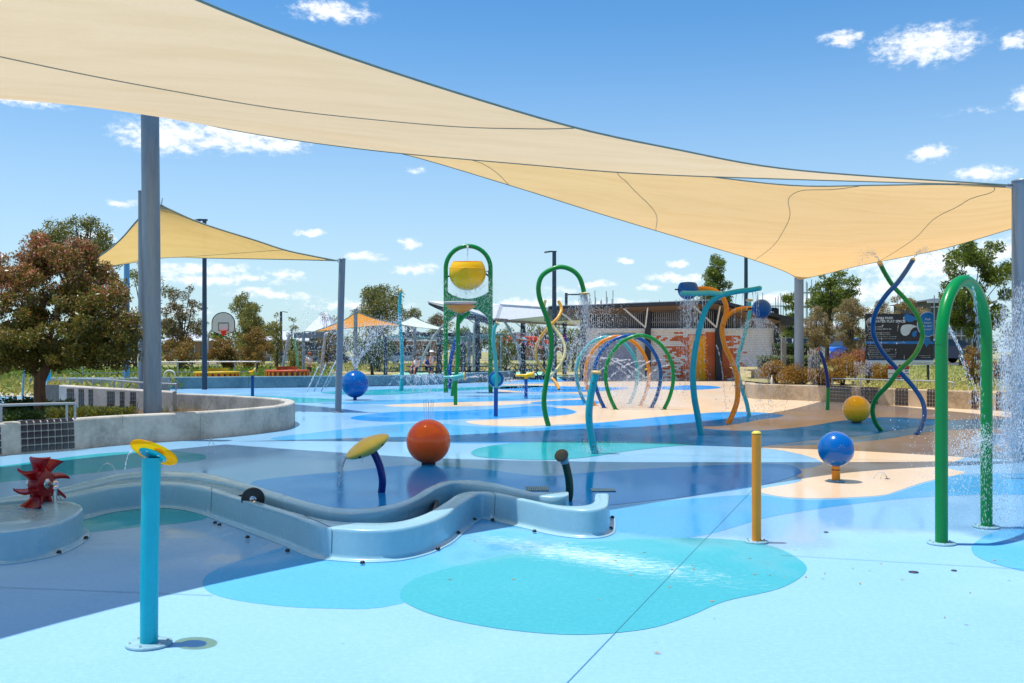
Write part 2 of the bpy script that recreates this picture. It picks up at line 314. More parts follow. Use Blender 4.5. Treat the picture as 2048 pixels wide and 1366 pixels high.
class MB:
    def __init__(s): s.v = []; s.f = []; s.sm = []
    def add(s, verts, faces, smooth=False):
        o = len(s.v); s.v += [tuple(v) for v in verts]
        for f in faces: s.f.append(tuple(i + o for i in f)); s.sm.append(smooth)
        return s
    def box(s, c, size, rot=None, bev=0):
        hx, hy, hz = size[0] / 2, size[1] / 2, size[2] / 2; c = Vector(c)
        vs = [Vector((x * hx, y * hy, z * hz)) for z in (-1, 1) for y in (-1, 1) for x in (-1, 1)]
        if rot is not None: vs = [rot @ v for v in vs]
        return s.add([v + c for v in vs], [(0, 2, 3, 1), (4, 5, 7, 6), (0, 1, 5, 4), (2, 6, 7, 3), (0, 4, 6, 2), (1, 3, 7, 5)])
    def bar(s, a, b, w, h=None, up=(0, 0, 1)):
        a, b = Vector(a), Vector(b); d = b - a; L = d.length; d.normalize(); h = h or w
        x = d.cross(Vector(up));
        if x.length < 1e-4: x = d.cross(Vector((0, 1, 0)))
        x.normalize(); z = x.cross(d)
        return s.box((a + b) / 2, (w, L, h), Matrix((x, d, z)).transposed())
    def tube(s, pts, r, n=12, caps=True, smooth=True, round_end=False):
        pts = [Vector(p) for p in pts]; L = len(pts)
        rs = [r] * L if isinstance(r, (int, float)) else list(r)
        if len(rs) != L: rs = [rs[0] + (rs[-1] - rs[0]) * i / (L - 1) for i in range(L)]
        if round_end:
            for end in (0, -1):
                p = pts[end]; q = pts[1] if end == 0 else pts[-2]; d = (p - q).normalized(); rr = rs[end]
                ex = [(p + d * rr * .6, rr * .8), (p + d * rr, rr * .35)]
                if end == 0:
                    for a, b in ex: pts.insert(0, a); rs.insert(0, b)
                else:
                    for a, b in ex: pts.append(a); rs.append(b)
            L = len(pts)
        t0 = (pts[1] - pts[0]).normalized(); nrm = t0.orthogonal().normalized(); V = []
        for i, p in enumerate(pts):
            t = ((pts[min(i + 1, L - 1)] - pts[max(i - 1, 0)])).normalized()
            nrm = (nrm - t * nrm.dot(t)).normalized(); bn = t.cross(nrm)
            for k in range(n):
                a = 2 * math.pi * k / n; V.append(p + (nrm * math.cos(a) + bn * math.sin(a)) * rs[i])
        Fc = [(i * n + k, i * n + (k + 1) % n, (i + 1) * n + (k + 1) % n, (i + 1) * n + k) for i in range(L - 1) for k in range(n)]
        s.add(V, Fc, smooth)
        if caps: s.add(V[:n], [tuple(range(n))[::-1]]); s.add(V[-n:], [tuple(range(n))])
        return s
    def lathe(s, prof, c=(0, 0, 0), axis=(0, 0, 1), n=24, smooth=True):
        c = Vector(c); q = Vector((0, 0, 1)).rotation_difference(Vector(axis).normalized()); V = []
        for (r, z) in prof:
            for k in range(n):
                a = 2 * math.pi * k / n; V.append(c + q @ Vector((r * math.cos(a), r * math.sin(a), z)))
        m = len(prof)
        return s.add(V, [(i * n + k, i * n + (k + 1) % n, (i + 1) * n + (k + 1) % n, (i + 1) * n + k) for i in range(m - 1) for k in range(n)], smooth)
    def ball(s, c, r, sc_=(1, 1, 1), n=28, m=16, z0=-1, z1=1, axis=(0, 0, 1)):
        pr = []
        a0, a1 = math.asin(z0), math.asin(z1)
        for i in range(m + 1):
            a = a0 + (a1 - a0) * i / m; pr.append((max(1e-4, math.cos(a)) * r * sc_[0], math.sin(a) * r * sc_[2]))
        return s.lathe(pr, c, axis, n)
    def poly(s, pts, z=None, h=0):
        """flat polygon (fan from its triangulation) or, with h, a prism"""
        from mathutils.geometry import tessellate_polygon
        P = [Vector((p[0], p[1], p[2] if z is None else z)) for p in pts]
        tris = tessellate_polygon([P]); out = []
        for a, b, c in tris:
            nz = (P[b] - P[a]).cross(P[c] - P[a]).z
            out.append((a, b, c) if nz >= 0 else (a, c, b))
        if not h: return s.add(P, out)
        T = [p + Vector((0, 0, h)) for p in P]; n = len(P)
        s.add(T, out); s.add(P, [t[::-1] for t in out])
        area = sum(P[i].x * P[(i + 1) % n].y - P[(i + 1) % n].x * P[i].y for i in range(n))
        q = [(i, (i + 1) % n, n + (i + 1) % n, n + i) for i in range(n)]
        if area < 0: q = [f[::-1] for f in q]
        return s.add(P + T, q)
    def vpoly(s, pts, thick, nrm=(0, 1, 0)):
        """polygon standing in any plane, given thickness along nrm"""
        from mathutils.geometry import tessellate_polygon
        P = [Vector(p) for p in pts]; nn = Vector(nrm).normalized() * thick; n = len(P)
        tris = [tuple(t) for t in tessellate_polygon([P])]
        s.add(P, tris); s.add([p + nn for p in P], [t[::-1] for t in tris])
        return s.add(P + [p + nn for p in P], [(i, (i + 1) % n, n + (i + 1) % n, n + i) for i in range(n)])
    def loft(s, rows, closed=False, smooth=True, caps=False):
        m = len(rows[0]); V = [p for r in rows for p in r]; Fc = []
        for i in range(len(rows) - 1):
            for k in range(m if closed else m - 1):
                Fc.append((i * m + k, i * m + (k + 1) % m, (i + 1) * m + (k + 1) % m, (i + 1) * m + k))
        s.add(V, Fc, smooth)
        if caps: s.add(rows[0], [tuple(range(m))[::-1]]); s.add(rows[-1], [tuple(range(m))])
        return s
    def build(s, name, mt, parent=None, origin=None, **props):
        me = bpy.data.meshes.new(name); o = Vector(parent.location) if parent is not None else Vector(origin or (0, 0, 0))
        if parent is not None and parent.parent is not None: o = o + Vector(parent.parent.location)
        V = [(x - o.x, y - o.y, z - o.z) for x, y, z in s.v]
        me.from_pydata(V, [], s.f); me.polygons.foreach_set('use_smooth', s.sm); me.materials.append(mt); me.update()
        ob = bpy.data.objects.new(name, me); C.objects.link(ob)
        if parent is not None: ob.parent = parent
        else: ob.location = o
        for k, v in props.items(): ob[k] = v
        return ob
def thing(name, label, cat, loc=(0, 0, 0), group=None):
    o = bpy.data.objects.new(name, None); C.objects.link(o); o.location = loc; o.empty_display_size = .2
    o['label'] = label; o['category'] = cat
    if group: o['group'] = group
    return o
def tag(o, label, cat, group=None, kind=None):
    o['label'] = label; o['category'] = cat
    if group: o['group'] = group
    if kind: o['kind'] = kind
    return o
def struct(mb, name, mt, label=None):
    o = mb.build(name, mt); o['kind'] = 'structure'
    if label: o['label'] = label
    return o
def npmesh(name, V, Q, mt, parent=None, tri=False):
    """fast mesh from numpy: V (n,3), quads or tris (m,4|3)"""
    k = 3 if tri else 4
    me = bpy.data.meshes.new(name); me.vertices.add(len(V)); me.loops.add(Q.size); me.polygons.add(len(Q))
    o = np.array(parent.location) if parent is not None else np.zeros(3)
    me.vertices.foreach_set('co', (V - o).astype(np.float32).ravel()); me.loops.foreach_set('vertex_index', Q.ravel().astype(np.int32))
    me.polygons.foreach_set('loop_start', np.arange(0, Q.size, k, dtype=np.int32)); me.polygons.foreach_set('loop_total', np.full(len(Q), k, dtype=np.int32))
    me.materials.append(mt); me.update(calc_edges=True)
    ob = bpy.data.objects.new(name, me); C.objects.link(ob)
    if parent is not None: ob.parent = parent
    return ob
def leaf_quads(P, size, rng, long=2.6, droop=0.0):
    """one pointed folded leaf per point"""
    n = len(P); a = rng.normal(size=(n, 3)); a[:, 2] -= droop; a /= np.linalg.norm(a, axis=1)[:, None]
    b = rng.normal(size=(n, 3)); b -= a * (a * b).sum(1)[:, None]; b /= np.linalg.norm(b, axis=1)[:, None]
    s = size * rng.uniform(.45, 1.7, size=(n, 1)); w = s / long
    V = np.stack([P, P + a * s * .5 + b * w * .5, P + a * s, P + a * s * .5 - b * w * .5], 1).reshape(-1, 3)
    return V, np.arange(n * 4).reshape(-1, 4)
def crown_points(c, rad, nclump, nleaf, rc, rng, shape='round', low=-1.0, hollow=.35):
    c = np.array(c, float); rad = np.array(rad, float); K = []
    while len(K) < nclump:
        p = rng.uniform(-1, 1, 3)
        if np.linalg.norm(p) > 1 or np.linalg.norm(p) < hollow or p[2] < low: continue
        if shape == 'cone' and np.hypot(p[0], p[1]) > (1 - p[2]) * .55 + .08: continue
        K.append(p)
    K = np.array(K) * np.maximum(rad - .55 * rc, rad * .7) + c
    rcs = rc * rng.uniform(.55, 1.3, nclump)
    w = rcs ** 2 / (rcs ** 2).sum(); idx = rng.choice(nclump, nleaf, p=w)
    u = rng.normal(size=(nleaf, 3)); u /= np.linalg.norm(u, axis=1)[:, None]
    r = rng.uniform(.25, 1.0, (nleaf, 1)) ** .6
    return K[idx] + u * r * rcs[idx][:, None] * np.array([1, 1, .8]), K, rcs
def tree(name, label, cat, base, c, rad, lm, nclump=40, nleaf=3000, rc=.5, leaf=.14, trunk=.12, tm=None, seed=1, shape='round', limbs=8, group=None, low=-1, lean=(0, 0), hollow=.35, long=2.6, fork=.35):
    rng = np.random.default_rng(seed); t = thing(name, label, cat, base, group); nleaf = int(nleaf * 2.4); leaf *= .78
    P, K, rcs = crown_points(c, rad, nclump, nleaf, rc, rng, shape, low, hollow)
    V, Q = leaf_quads(P, leaf, rng, long, .3)
    npmesh('crown', V, Q, lm, t)
    b = Vector(base); cc = Vector(c); mb = MB(); rd = random.Random(seed)
    top = cc + Vector((lean[0], lean[1], rad[2] * .35))
    sp = smooth_path([b - Vector((0, 0, .1)), b.lerp(top, .3) + Vector((rd.uniform(-.1, .1) * rad[0], 0, 0)), b.lerp(top, .65) + Vector((rd.uniform(-.1, .1) * rad[0], 0, 0)), top], 5)
    mb.tube(sp, [trunk * (1 - .8 * i / (len(sp) - 1)) * (1.25 if i == 0 else 1) for i in range(len(sp))], 8)
    order = rng.permutation(len(K))[:limbs]
    for j, k in enumerate(order):
        i0 = int(len(sp) * (fork + (1 - fork) * .8 * j / max(1, limbs))); s0 = sp[min(i0, len(sp) - 2)]; e = Vector(K[k])
        mid = s0.lerp(e, .5) + Vector((rd.uniform(-.15, .15), rd.uniform(-.15, .15), rd.uniform(0, .2))) * rad[0] * .5
        pp = smooth_path([s0, mid, e], 4); r0 = trunk * (.5 - .25 * j / limbs)
        mb.tube(pp, [r0 * (1 - .8 * i / (len(pp) - 1)) for i in range(len(pp))], 5)
    mb.build('trunk', tm or M_BARKD, t)
    return t
def blob(name, label, cat, c, rad, lm, n=1500, leaf=.06, seed=1, group=None, kind=None, lumps=10, rc=.35, base=None, long=2.2):
    """a shrub: leafy lumps on short stems"""
    rng = np.random.default_rng(seed)
    base = base or (c[0], c[1], c[2] - rad[2])
    t = thing(name, label, cat, base, group)
    P, K, rcs = crown_points(c, rad, lumps, n, rc * max(rad), rng, 'round', -.6, .1)
    P[:, 2] = np.maximum(P[:, 2], base[2] + .01)
    V, Q = leaf_quads(P, leaf, rng, long); npmesh('foliage', V, Q, lm, t)
    mb = MB()
    for k in K[:8]: mb.tube([Vector(base) + Vector((0, 0, -.03)), Vector(base).lerp(Vector(k), .6) + Vector((0, 0, .02)), Vector(k)], [.022, .014, .008], 5)
    mb.build('stem', M_BARKD, t)
    return t
def field(name, label, cat, region, n, leaf, lm, z=0.0, seed=3, hgt=.1, long=3.0):
    """ground cover nobody could count: blades or leaves over a polygon (x0,x1,y0,y1) or callable"""
    rng = np.random.default_rng(seed); P = region(rng, n); P[:, 2] += rng.uniform(0, hgt, len(P))
    V, Q = leaf_quads(P, leaf, rng, long, -.8); o = npmesh(name, V, Q, lm); o['kind'] = 'stuff'; o['label'] = label; o['category'] = cat; return o
def rect(x0, x1, y0, y1, z):
    def f(rng, n):
        zz = z if callable(z) else (lambda x, y: np.full(len(x), z)); x = rng.uniform(x0, x1, n); y = rng.uniform(y0, y1, n)
        return np.stack([x, y, zz(x, y)], 1)
    return f
_dirs = np.array([(1, 0, 0), (-1, 0, 0), (0, 1, 0), (0, -1, 0), (0, 0, 1.7), (0, 0, -1.7)])
_oct = np.array([(0, 2, 4), (2, 1, 4), (1, 3, 4), (3, 0, 4), (2, 0, 5), (1, 2, 5), (3, 1, 5), (0, 3, 5)])
def drops(name, label, P, size, rng, stretch=1.0, V=None, cat='water spray'):
    keep = rng.uniform(0, 1, len(P)) < .95; P = P[keep]; V = V[keep] if V is not None else None
    n = len(P); s = size * .46 * rng.uniform(.35, 1.2, (n, 1, 1)) ** 1.5
    stretch = 1 + (stretch - 1) * .55
    O = _dirs[None] * s * np.array([1, 1, stretch])
    if V is not None:   # elongate along the velocity
        d = V / (np.linalg.norm(V, axis=1)[:, None] + 1e-6)
        O = O + d[:, None, :] * (O * d[:, None, :]).sum(2)[:, :, None] * (stretch * 1.5)
    verts = (P[:, None, :] + O).reshape(-1, 3); Q = (_oct[None] + (np.arange(n) * 6)[:, None, None]).reshape(-1, 3)
    ok = None
    o = npmesh(name, verts, Q, M_DROP, None, True); o['kind'] = 'stuff'; o['label'] = label; o['category'] = cat; return o
def arc_pts(p0, v0, n, rng, tmax, spread=.05, pos=.01, g=9.8, even=False):
    """droplets along ballistic arcs from p0 with mean velocity v0"""
    t = rng.uniform(0, tmax, (n, 1)) if not even else np.linspace(0, tmax, n)[:, None]
    v = np.array(v0, float) + rng.normal(size=(n, 3)) * spread * np.linalg.norm(v0)
    P = np.array(p0, float) + v * t + np.array([0, 0, -.5 * g]) * t * t + rng.normal(size=(n, 3)) * pos
    vel = v + np.array([0, 0, -g]) * t; k = P[:, 2] > 0.01
    return P[k], vel[k]
def ground_poly(px, z, mt, name='painted_patch', label=None, n=5, sm=True):
    pts = [G(*p) for p in px]; pts = smooth_path(pts, n, True) if sm else pts
    return struct(MB().poly(pts, z), name, mt, label)
def pxpath(pts, Y=None, n=6):
    """pts (px,py) at one depth Y, or (px,py,Y) each"""
    return smooth_path([W(p[0], p[1], p[2] if len(p) > 2 else Y) for p in pts], n)
def ring_base(parent, p, r, mt=None):
    MB().lathe([(r, .003), (r, .013), (r * .93, .017), (r * .5, .017), (.001, .017)], (p[0], p[1], 0), n=28).build('base_plate', mt or M_FLANGE, parent)
    mb = MB()
    for k in range(6): a = k * math.pi / 3 + .4; mb.lathe([(.008, .014), (.008, .024), (.001, .026)], (p[0] + math.cos(a) * r * .8, p[1] + math.sin(a) * r * .8, 0), n=6, smooth=False)
    mb.build('bolts', M_STEEL, parent, kind='stuff')
M_FLANGE = mat('pale_flange', lin(140, 184, 198), rough=.7, var=.3)
def text_mesh(name, txt, size, loc, mt, parent, align='LEFT', bold=0.0, rotx=R(90)):
    cu = bpy.data.curves.new(name, 'FONT'); cu.body = txt; cu.size = size; cu.align_x = align; cu.extrude = .002; cu.offset = bold
    ob = bpy.data.objects.new('tmp', cu); C.objects.link(ob); dg = bpy.context.evaluated_depsgraph_get()
    me = bpy.data.meshes.new_from_object(ob.evaluated_get(dg)); bpy.data.objects.remove(ob)
    me.materials.clear(); me.materials.append(mt)
    o = bpy.data.objects.new(name, me); C.objects.link(o); o.parent = parent
    o.location = Vector(loc) - Vector(parent.location); o.rotation_euler = (rotx, 0, 0); return o
def copy_tree(o, parent=None):
    c = o.copy(); C.objects.link(c)
    if parent is not None: c.parent = parent
    for ch in list(o.children): copy_tree(ch, c)
    return c

# ------------------------------------------------------------------ ground
struct(MB().poly([(-900, -60), (900, -60), (900, 1500), (-900, 1500)], -.03), 'ground', M_LAWN, 'dry patchy lawn and open ground around the water park')
struct(MB().poly([(-14, -8), (16, -8), (20, 20), (17.5, 46), (17, 56), (3.5, 56.5), (-2, 50), (-14, 44), (-24, 44), (-24, 22)], 0), 'splash_pad', PAD_PALE, 'pale cyan rubber splash pad floor')
Z1, Z2, Z3, Z4 = .0012, .0024, .0036, .0048
# cream beach area in the right and far half
ground_poly([(1525, 894), (1600, 885), (1700, 872), (1800, 857), (1872, 849), (1901, 841), (1960, 838), (2060, 838), (2300, 838), (2300, 800), (2100, 785), (1900, 775), (1700, 770), (1560, 763), (1300, 757), (1180, 753), (1039, 755), (1011, 761), (1060, 763), (1110, 764), (1100, 767), (1020, 768), (1010, 771), (1100, 772), (1140, 774), (1130, 778), (1000, 780), (1010, 784), (1100, 785), (1160, 788), (1180, 794), (1105, 800), (1014, 802.5), (893, 805), (802, 808.5), (769, 811.5), (817, 814), (911, 813), (999, 810.5), (1075, 806), (1140, 803.5), (1180, 805), (1176, 810), (1135, 812), (1108, 814), (1118, 817), (1148, 821), (1152, 826), (1120, 832), (1050, 837), (953, 840.5), (931, 844), (965, 850), (1040, 852.5), (1100, 850), (1198, 845), (1271, 838), (1344, 831), (1417, 825.5), (1466, 823.5), (1510, 824), (1564, 829), (1560, 834), (1527, 838), (1480, 843), (1440, 850), (1405, 854), (1417, 858), (1478, 861), (1553, 859), (1620, 852), (1687, 841), (1768, 834.5), (1869, 838.5), (1860, 843), (1800, 852), (1700, 866), (1600, 880)], Z1, PAD_CREAM, 'sand_coloured_area', 'cream rubber beach area with wavy edges in the far half of the pad', n=3)
ground_poly([(1525, 894), (1640, 889), (1760, 880), (1880, 862), (2050, 856), (2400, 850), (2400, 890), (2100, 897), (1976, 906), (1939, 912), (1904, 926), (1890, 932), (1904, 939), (1928, 946), (1853, 963), (1794, 982), (1767, 990), (1700, 995), (1620, 997), (1560, 993), (1520, 984), (1530, 976), (1590, 966), (1604, 957), (1585, 949), (1555, 943), (1600, 939), (1640, 931), (1640, 922), (1610, 911), (1565, 901)], Z1, PAD_CREAM, 'sand_coloured_finger', 'cream rubber area with rounded tips around the blue ball on its post')
ground_poly([(1500, 863), (1553, 859), (1620, 852), (1687, 841), (1768, 834.5), (1869, 838.5), (1900, 840), (1872, 849), (1781, 862), (1735, 870), (1634, 880), (1540, 891), (1470, 893), (1300, 889), (1100, 886), (900, 886), (860, 874), (1000, 865), (1100, 854), (1198, 846), (1271, 839), (1344, 832), (1417, 826.5), (1466, 824.5), (1510, 825), (1562, 829.5), (1558, 834), (1527, 838), (1461, 850), (1400, 854), (1417, 858)], Z2, PAD_BLUE, 'blue_wave_band', 'mid blue rubber wave under the three curved spray poles', n=4)
ground_poly([(1300, 778), (1380, 780), (1434, 777), (1440, 774), (1417, 771.5), (1380, 770.5), (1330, 773), (1290, 776)], Z2, PAD_BLUE, 'blue_ellipse', 'thin blue rubber ellipse in front of the amenities block')
ground_poly([(405, 1165), (430, 1190), (520, 1208), (650, 1217), (800, 1208), (1000, 1135), (1180, 1095), (1400, 1072), (1560, 1030), (1780, 1000), (1950, 990), (2200, 985), (2300, 950), (1953, 948), (1860, 965), (1800, 983), (1767, 992), (1700, 998), (1600, 1000), (1500, 990), (1350, 1000), (1240, 1010), (1000, 1020), (700, 1060), (500, 1115), (430, 1140)], Z1, PAD_LIGHT, 'light_blue_wave', 'light blue rubber wave curling out from under the water channel')
ground_poly([(800, 1187), (830, 1158), (920, 1131), (1060, 1100), (1180, 1085), (1300, 1077), (1440, 1078), (1540, 1092), (1600, 1120), (1611, 1145), (1560, 1177), (1450, 1203), (1380, 1232), (1290, 1259), (1150, 1270), (1000, 1258), (880, 1234), (815, 1208)], Z2, PAD_TURQ, 'turquoise_oval', 'big turquoise rubber oval in the middle of the foreground')
ground_poly([(-200, 990), (0, 965), (190, 945), (300, 932), (395, 922), (412, 914), (395, 907), (330, 902), (200, 907), (0, 932), (-200, 950)], Z1, PAD_TEAL, 'teal_oval', 'teal rubber oval in the shade beside the curved planter wall')
ground_poly([(60, 1080), (170, 1066), (280, 1054), (370, 1045), (415, 1034), (400, 1010), (330, 985), (200, 990), (60, 1030)], Z1, PAD_TEAL, 'teal_patch', 'teal rubber patch in the bend of the water channel')
ground_poly([(942, 906), (960, 896), (1010, 888), (1100, 884), (1250, 883), (1370, 887), (1400, 889), (1340, 893), (1250, 903), (1180, 914), (1100, 920), (1020, 918), (960, 914)], Z3, PAD_TEAL, 'teal_wave', 'teal rubber wave under the tan capped spray pole')
ground_poly([(500, 968), (560, 955), (700, 942), (830, 930), (960, 938), (1080, 952), (1180, 945), (1290, 938), (1420, 931), (1560, 928), (1600, 940), (1590, 952), (1500, 975), (1300, 1002), (1000, 1030), (700, 1040), (540, 1010)], Z2, PAD_PLUM, 'lilac_wave', 'deeper blue rubber wave behind the water channel')
ground_poly([(540, 878), (640, 864), (750, 852), (850, 846), (960, 853), (1080, 857), (1150, 862), (1100, 880), (900, 882), (700, 882)], Z1, PAD_LIGHT, 'light_blue_band', 'light blue rubber band behind the orange ball')
ground_poly([(700, 836), (780, 824), (900, 822), (1000, 817), (1080, 812), (1140, 822), (1080, 831), (980, 836), (880, 840), (780, 844)], Z1, PAD_BLUE, 'blue_lobe', 'blue rubber lobe in front of the blue ring post')
for i, (pp, mt, lb) in enumerate([([(640, 785), (760, 779), (900, 776), (1040, 771), (1100, 773), (1000, 778), (880, 783), (760, 790)], PAD_TEAL, 'teal rubber streak behind the far blue ball'),
    ([(330, 795), (420, 790), (560, 793), (680, 800), (600, 806), (450, 802)], PAD_TEAL, 'teal rubber streak near the yellow capped post'),
    ([(640, 807), (760, 801), (900, 798), (1000, 793), (1100, 790), (1160, 794), (1040, 799), (900, 804), (760, 808)], PAD_LIGHT, 'light blue streak beyond the cream finger'),
    ([(1020, 762), (1100, 757), (1180, 756), (1180, 759), (1100, 764)], PAD_BLUE, 'blue streak at the far end of the pad'),
    ([(990, 775), (1080, 772), (1180, 774), (1260, 776), (1190, 783), (1060, 784)], PAD_BLUE, 'blue patch under the yellow and cream twisted poles'),
    ([(1060, 806), (1120, 801), (1180, 800), (1200, 806), (1150, 811)], PAD_BLUE, 'blue patch left of the four hoops'),
    ([(1060, 820), (1120, 816), (1150, 823), (1130, 829), (1050, 833), (960, 838), (990, 828)], PAD_BLUE, 'blue lobe beside the green swan neck pole')]):
    ground_poly(pp, Z3, mt, 'painted_streak', lb)
ground_poly([(1943, 1100), (1965, 1119), (2050, 1143), (2200, 1165), (2350, 1120), (2200, 1060), (2048, 1052), (1985, 1066), (1952, 1084)], Z2, PAD_LIGHT, 'light_blue_corner', 'light blue rubber area at the foot of the green arch')
# construction joints in the rubber, thin dark grooves
def groove(a, b, w=.006):
    a, b = Vector(a), Vector(b); n = (b - a).cross(Vector((0, 0, 1))).normalized() * w / 2
    struct(MB().add([a - n, a + n, b + n, b - n], [(0, 1, 2, 3)]), 'expansion_joint', M_BLACKJ)
M_BLACKJ = mat('joint_sealant', lin(60, 138, 158), rough=.8)
Zj = .005
groove((.10, 4.35, Zj), (2.75, 11.4, Zj), .0045)
groove((2.1, 7.78, Zj), (6, 6.6, Zj)); groove((-3.6, 6.75, Zj), (-1.95, 6.5, Zj)); groove((2.0, 15.4, Zj), (12, 13.0, Zj), .012); groove((7.5, 27, Zj), (12, 17.5, Zj), .015)

# raised lawn, beds and road on the right
def hr(x, y):
    t = np.clip((y - 30) / 14, 0, 1); return .42 + .42 * t * t * (3 - 2 * t)
xs = np.linspace(0, 1, 30); ys = np.linspace(0, 1, 40); rows = []
for v in ys:
    y = 27.5 + v ** 1.6 * 300; x0 = 7.9 + (y - 34) * .18 if y < 60 else 17.5 + (y - 60) * .1; x0 = max(x0, 14.9 if y > 50 else x0)
    if y < 33.6: x0 = 8.1 + (33.6 - y) * 1.12
    rows.append([Vector((x0 + u * (220 - x0), y, float(hr(0, y)))) for u in xs])
struct(MB().loft(rows), 'raised_lawn', M_LAWN, 'raised dry lawn behind the right planter wall')
struct(MB().poly([(26, 48), (60, 56), (200, 66), (200, 80), (58, 71), (18, 66), (18, 60)], .86), 'road', M_ASPH, 'grey road curving behind the right lawn')
struct(MB().poly([(24, 45.8), (60, 53), (200, 61), (200, 63.5), (60, 55.2), (24, 47.6)], .87), 'footpath', M_PATH, 'pale footpath beside the road on the right')
struct(MB().poly([(-34, 47), (-15.5, 36.5), (-15.5, 34), (-34, 42)], .012), 'concrete_path', M_PATH, 'pale concrete path at the far left behind the tree')
struct(MB().poly([(-60, 120), (60, 120), (60, 128), (-60, 128)], .012), 'far_road', M_ASPH, 'far road beyond the dry field')
struct(MB().poly([(-8, 53), (3.2, 57.2), (3, 75), (-8, 75)], .012), 'mint_softfall', M_MINT, 'mint green softfall of the playground')

# ------------------------------------------------------------------ planter walls
def wall_loft(mb, path, z0, z1, th, inward, bev=.03, lean=0.0):
    """path = outer face line; inward=+1 if the body lies on the left of travel"""
    n = len(path); rows = []
    for i, p in enumerate(path):
        t = (path[min(i + 1, n - 1)] - path[max(i - 1, 0)]); t.z = 0; t.normalize(); nn = Vector((-t.y, t.x, 0)) * inward
        def q(a, z): return Vector((p.x, p.y, z)) + nn * a
        rows.append([q(-lean, z0), q(0, z1 - bev), q(bev * .4, z1 - bev * .3), q(bev, z1), q(th - bev, z1), q(th - bev * .3, z1 - bev * .3), q(th, z1 - bev), q(th, z0)])
    mb.loft(rows, closed=True, smooth=False); m = len(rows[0])
    mb.add(rows[0], [tuple(range(m))[::-1]]); mb.add(rows[-1], [tuple(range(m))])
TILEMESH = {}
def tile_obj(parent, pos, tan, nrm, size):
    key = tuple(round(s, 3) for s in size)
    if key not in TILEMESH:
        mb = MB(); w, h, d = size; b = .004
        mb.add([(-w/2, 0, -h/2), (w/2, 0, -h/2), (w/2, 0, h/2), (-w/2, 0, h/2), (-w/2+b, -d, -h/2+b), (w/2-b, -d, -h/2+b), (w/2-b, -d, h/2-b), (-w/2+b, -d, h/2-b)],
               [(4, 5, 6, 7), (0, 1, 5, 4), (1, 2, 6, 5), (2, 3, 7, 6), (3, 0, 4, 7)])
        me = bpy.data.meshes.new('tile'); me.from_pydata(mb.v, [], mb.f); me.materials.append(M_TILE); TILEMESH[key] = me
    o = bpy.data.objects.new('tile', TILEMESH[key]); C.objects.link(o); o.parent = parent
    z = tan.cross(-nrm).normalized()
    if z.z < 0: z = -z
    y = -nrm; x = y.cross(z)
    o.matrix_local = Matrix.Translation(Vector(pos) - Vector(parent.location)) @ Matrix((x, y, z)).transposed().to_4x4()
def tile_band(parent, path, px0, px1, ncol, nrow, z0, z1, inward, top=True, d=.012, backing=None, lean=0.0):
    """tiles set on the outer face of a wall between two picture columns, plus one rounded row on top"""
    pts = resample(path, 400); fx = [1024 + p.x / p.y * F for p in pts]
    i0 = min(range(400), key=lambda i: abs(fx[i] - px0)); i1 = min(range(400), key=lambda i: abs(fx[i] - px1))
    if i1 < i0: i0, i1 = i1, i0
    seg = resample(pts[i0:i1 + 1] if i1 > i0 + 1 else [pts[i0], pts[i0 + 1]], ncol * 2 + 1)
    w = (seg[1] - seg[0]).length * 2; rh = (z1 - z0 - .05) / nrow; g = .015
    if backing is not None: backing.bar(Vector((seg[0].x, seg[0].y, (z0 + z1 - .03) / 2)), Vector((seg[-1].x, seg[-1].y, (z0 + z1 - .03) / 2)), .008, z1 - z0 - .03)
    for c in range(ncol):
        p = seg[c * 2 + 1]; t = (seg[c * 2 + 2] - seg[c * 2]); t.z = 0; t.normalize(); nn = Vector((-t.y, t.x, 0)) * inward; out = -nn
        for r in range(nrow): tile_obj(parent, Vector((p.x, p.y, z0 + rh * (r + .5))) + out * (.004 + lean * (1 - (z0 + rh * (r + .5)) / z1)), t, out, (w - g, rh - g, d))
        if top:
            o2 = (out + Vector((0, 0, 1))).normalized(); tile_obj(parent, Vector((p.x, p.y, z1 - .022)) + nn * .012, t, o2, (w - g, .05, d))
            tile_obj(parent, Vector((p.x, p.y, z1 + .001)) + nn * .085, t, Vector((0, 0, 1)), (w - g, .12, d))
# left curved planter
lw = [G(x, y, .5) for x, y in [(-260, 868), (-120, 857), (0, 846), (140, 838), (245, 831), (400, 823.5), (480, 818.5), (540, 813.5), (575, 809), (590, 803.5), (580, 798.5), (545, 795), (480, 791), (400, 787.5), (325, 785), (240, 782)]]
lw[8].y -= .15
LW = smooth_path(lw, 6)
t = thing('curved_planter_wall', 'low grey concrete planter wall curving round the garden on the left with one dark tiled band', 'planter wall', (-7, 17, 0))
cuts = [0, 24, 30, 45, len(LW) - 1]
for a, b in zip(cuts, cuts[1:]):
    seg = LW[a:b + 1]; seg = [seg[0].lerp(seg[1], .04)] + seg[1:]
    mb = MB(); wall_loft(mb, seg, 0, .5, .22, 1, lean=.03 if a < 24 else 0); mb.build('wall_section', M_CONC, t)
tile_band(t, LW, 38, 145, 8, 4, .02, .5, 1, lean=.034); tile_band(t, LW, -60, 0, 5, 4, .02, .5, 1, lean=.034)
# planted bed inside it
bed = [Vector((p.x, p.y, 0)) for p in resample(LW, 40)]; cxy = Vector((-9, 20.5, 0))
struct(MB().poly([p + (cxy - p).normalized() * .1 for p in bed] + [Vector((-16, 24, 0)), Vector((-17, 14, 0))], .12), 'garden_bed', M_SOIL, 'mulched bed inside the curved planter wall')
struct(MB().poly([(-5.9, 17.85), (-5.8, 18.5), (-6.6, 18.9), (-8.2, 19.1), (-14, 19.3), (-17, 14.4)] + [(p.x - .12, p.y + .22) for p in LW[:33:2] if p.x < -6.1], .14, .22), 'garden_mound', M_SOIL, 'raised mulch mound under the bushy tree')
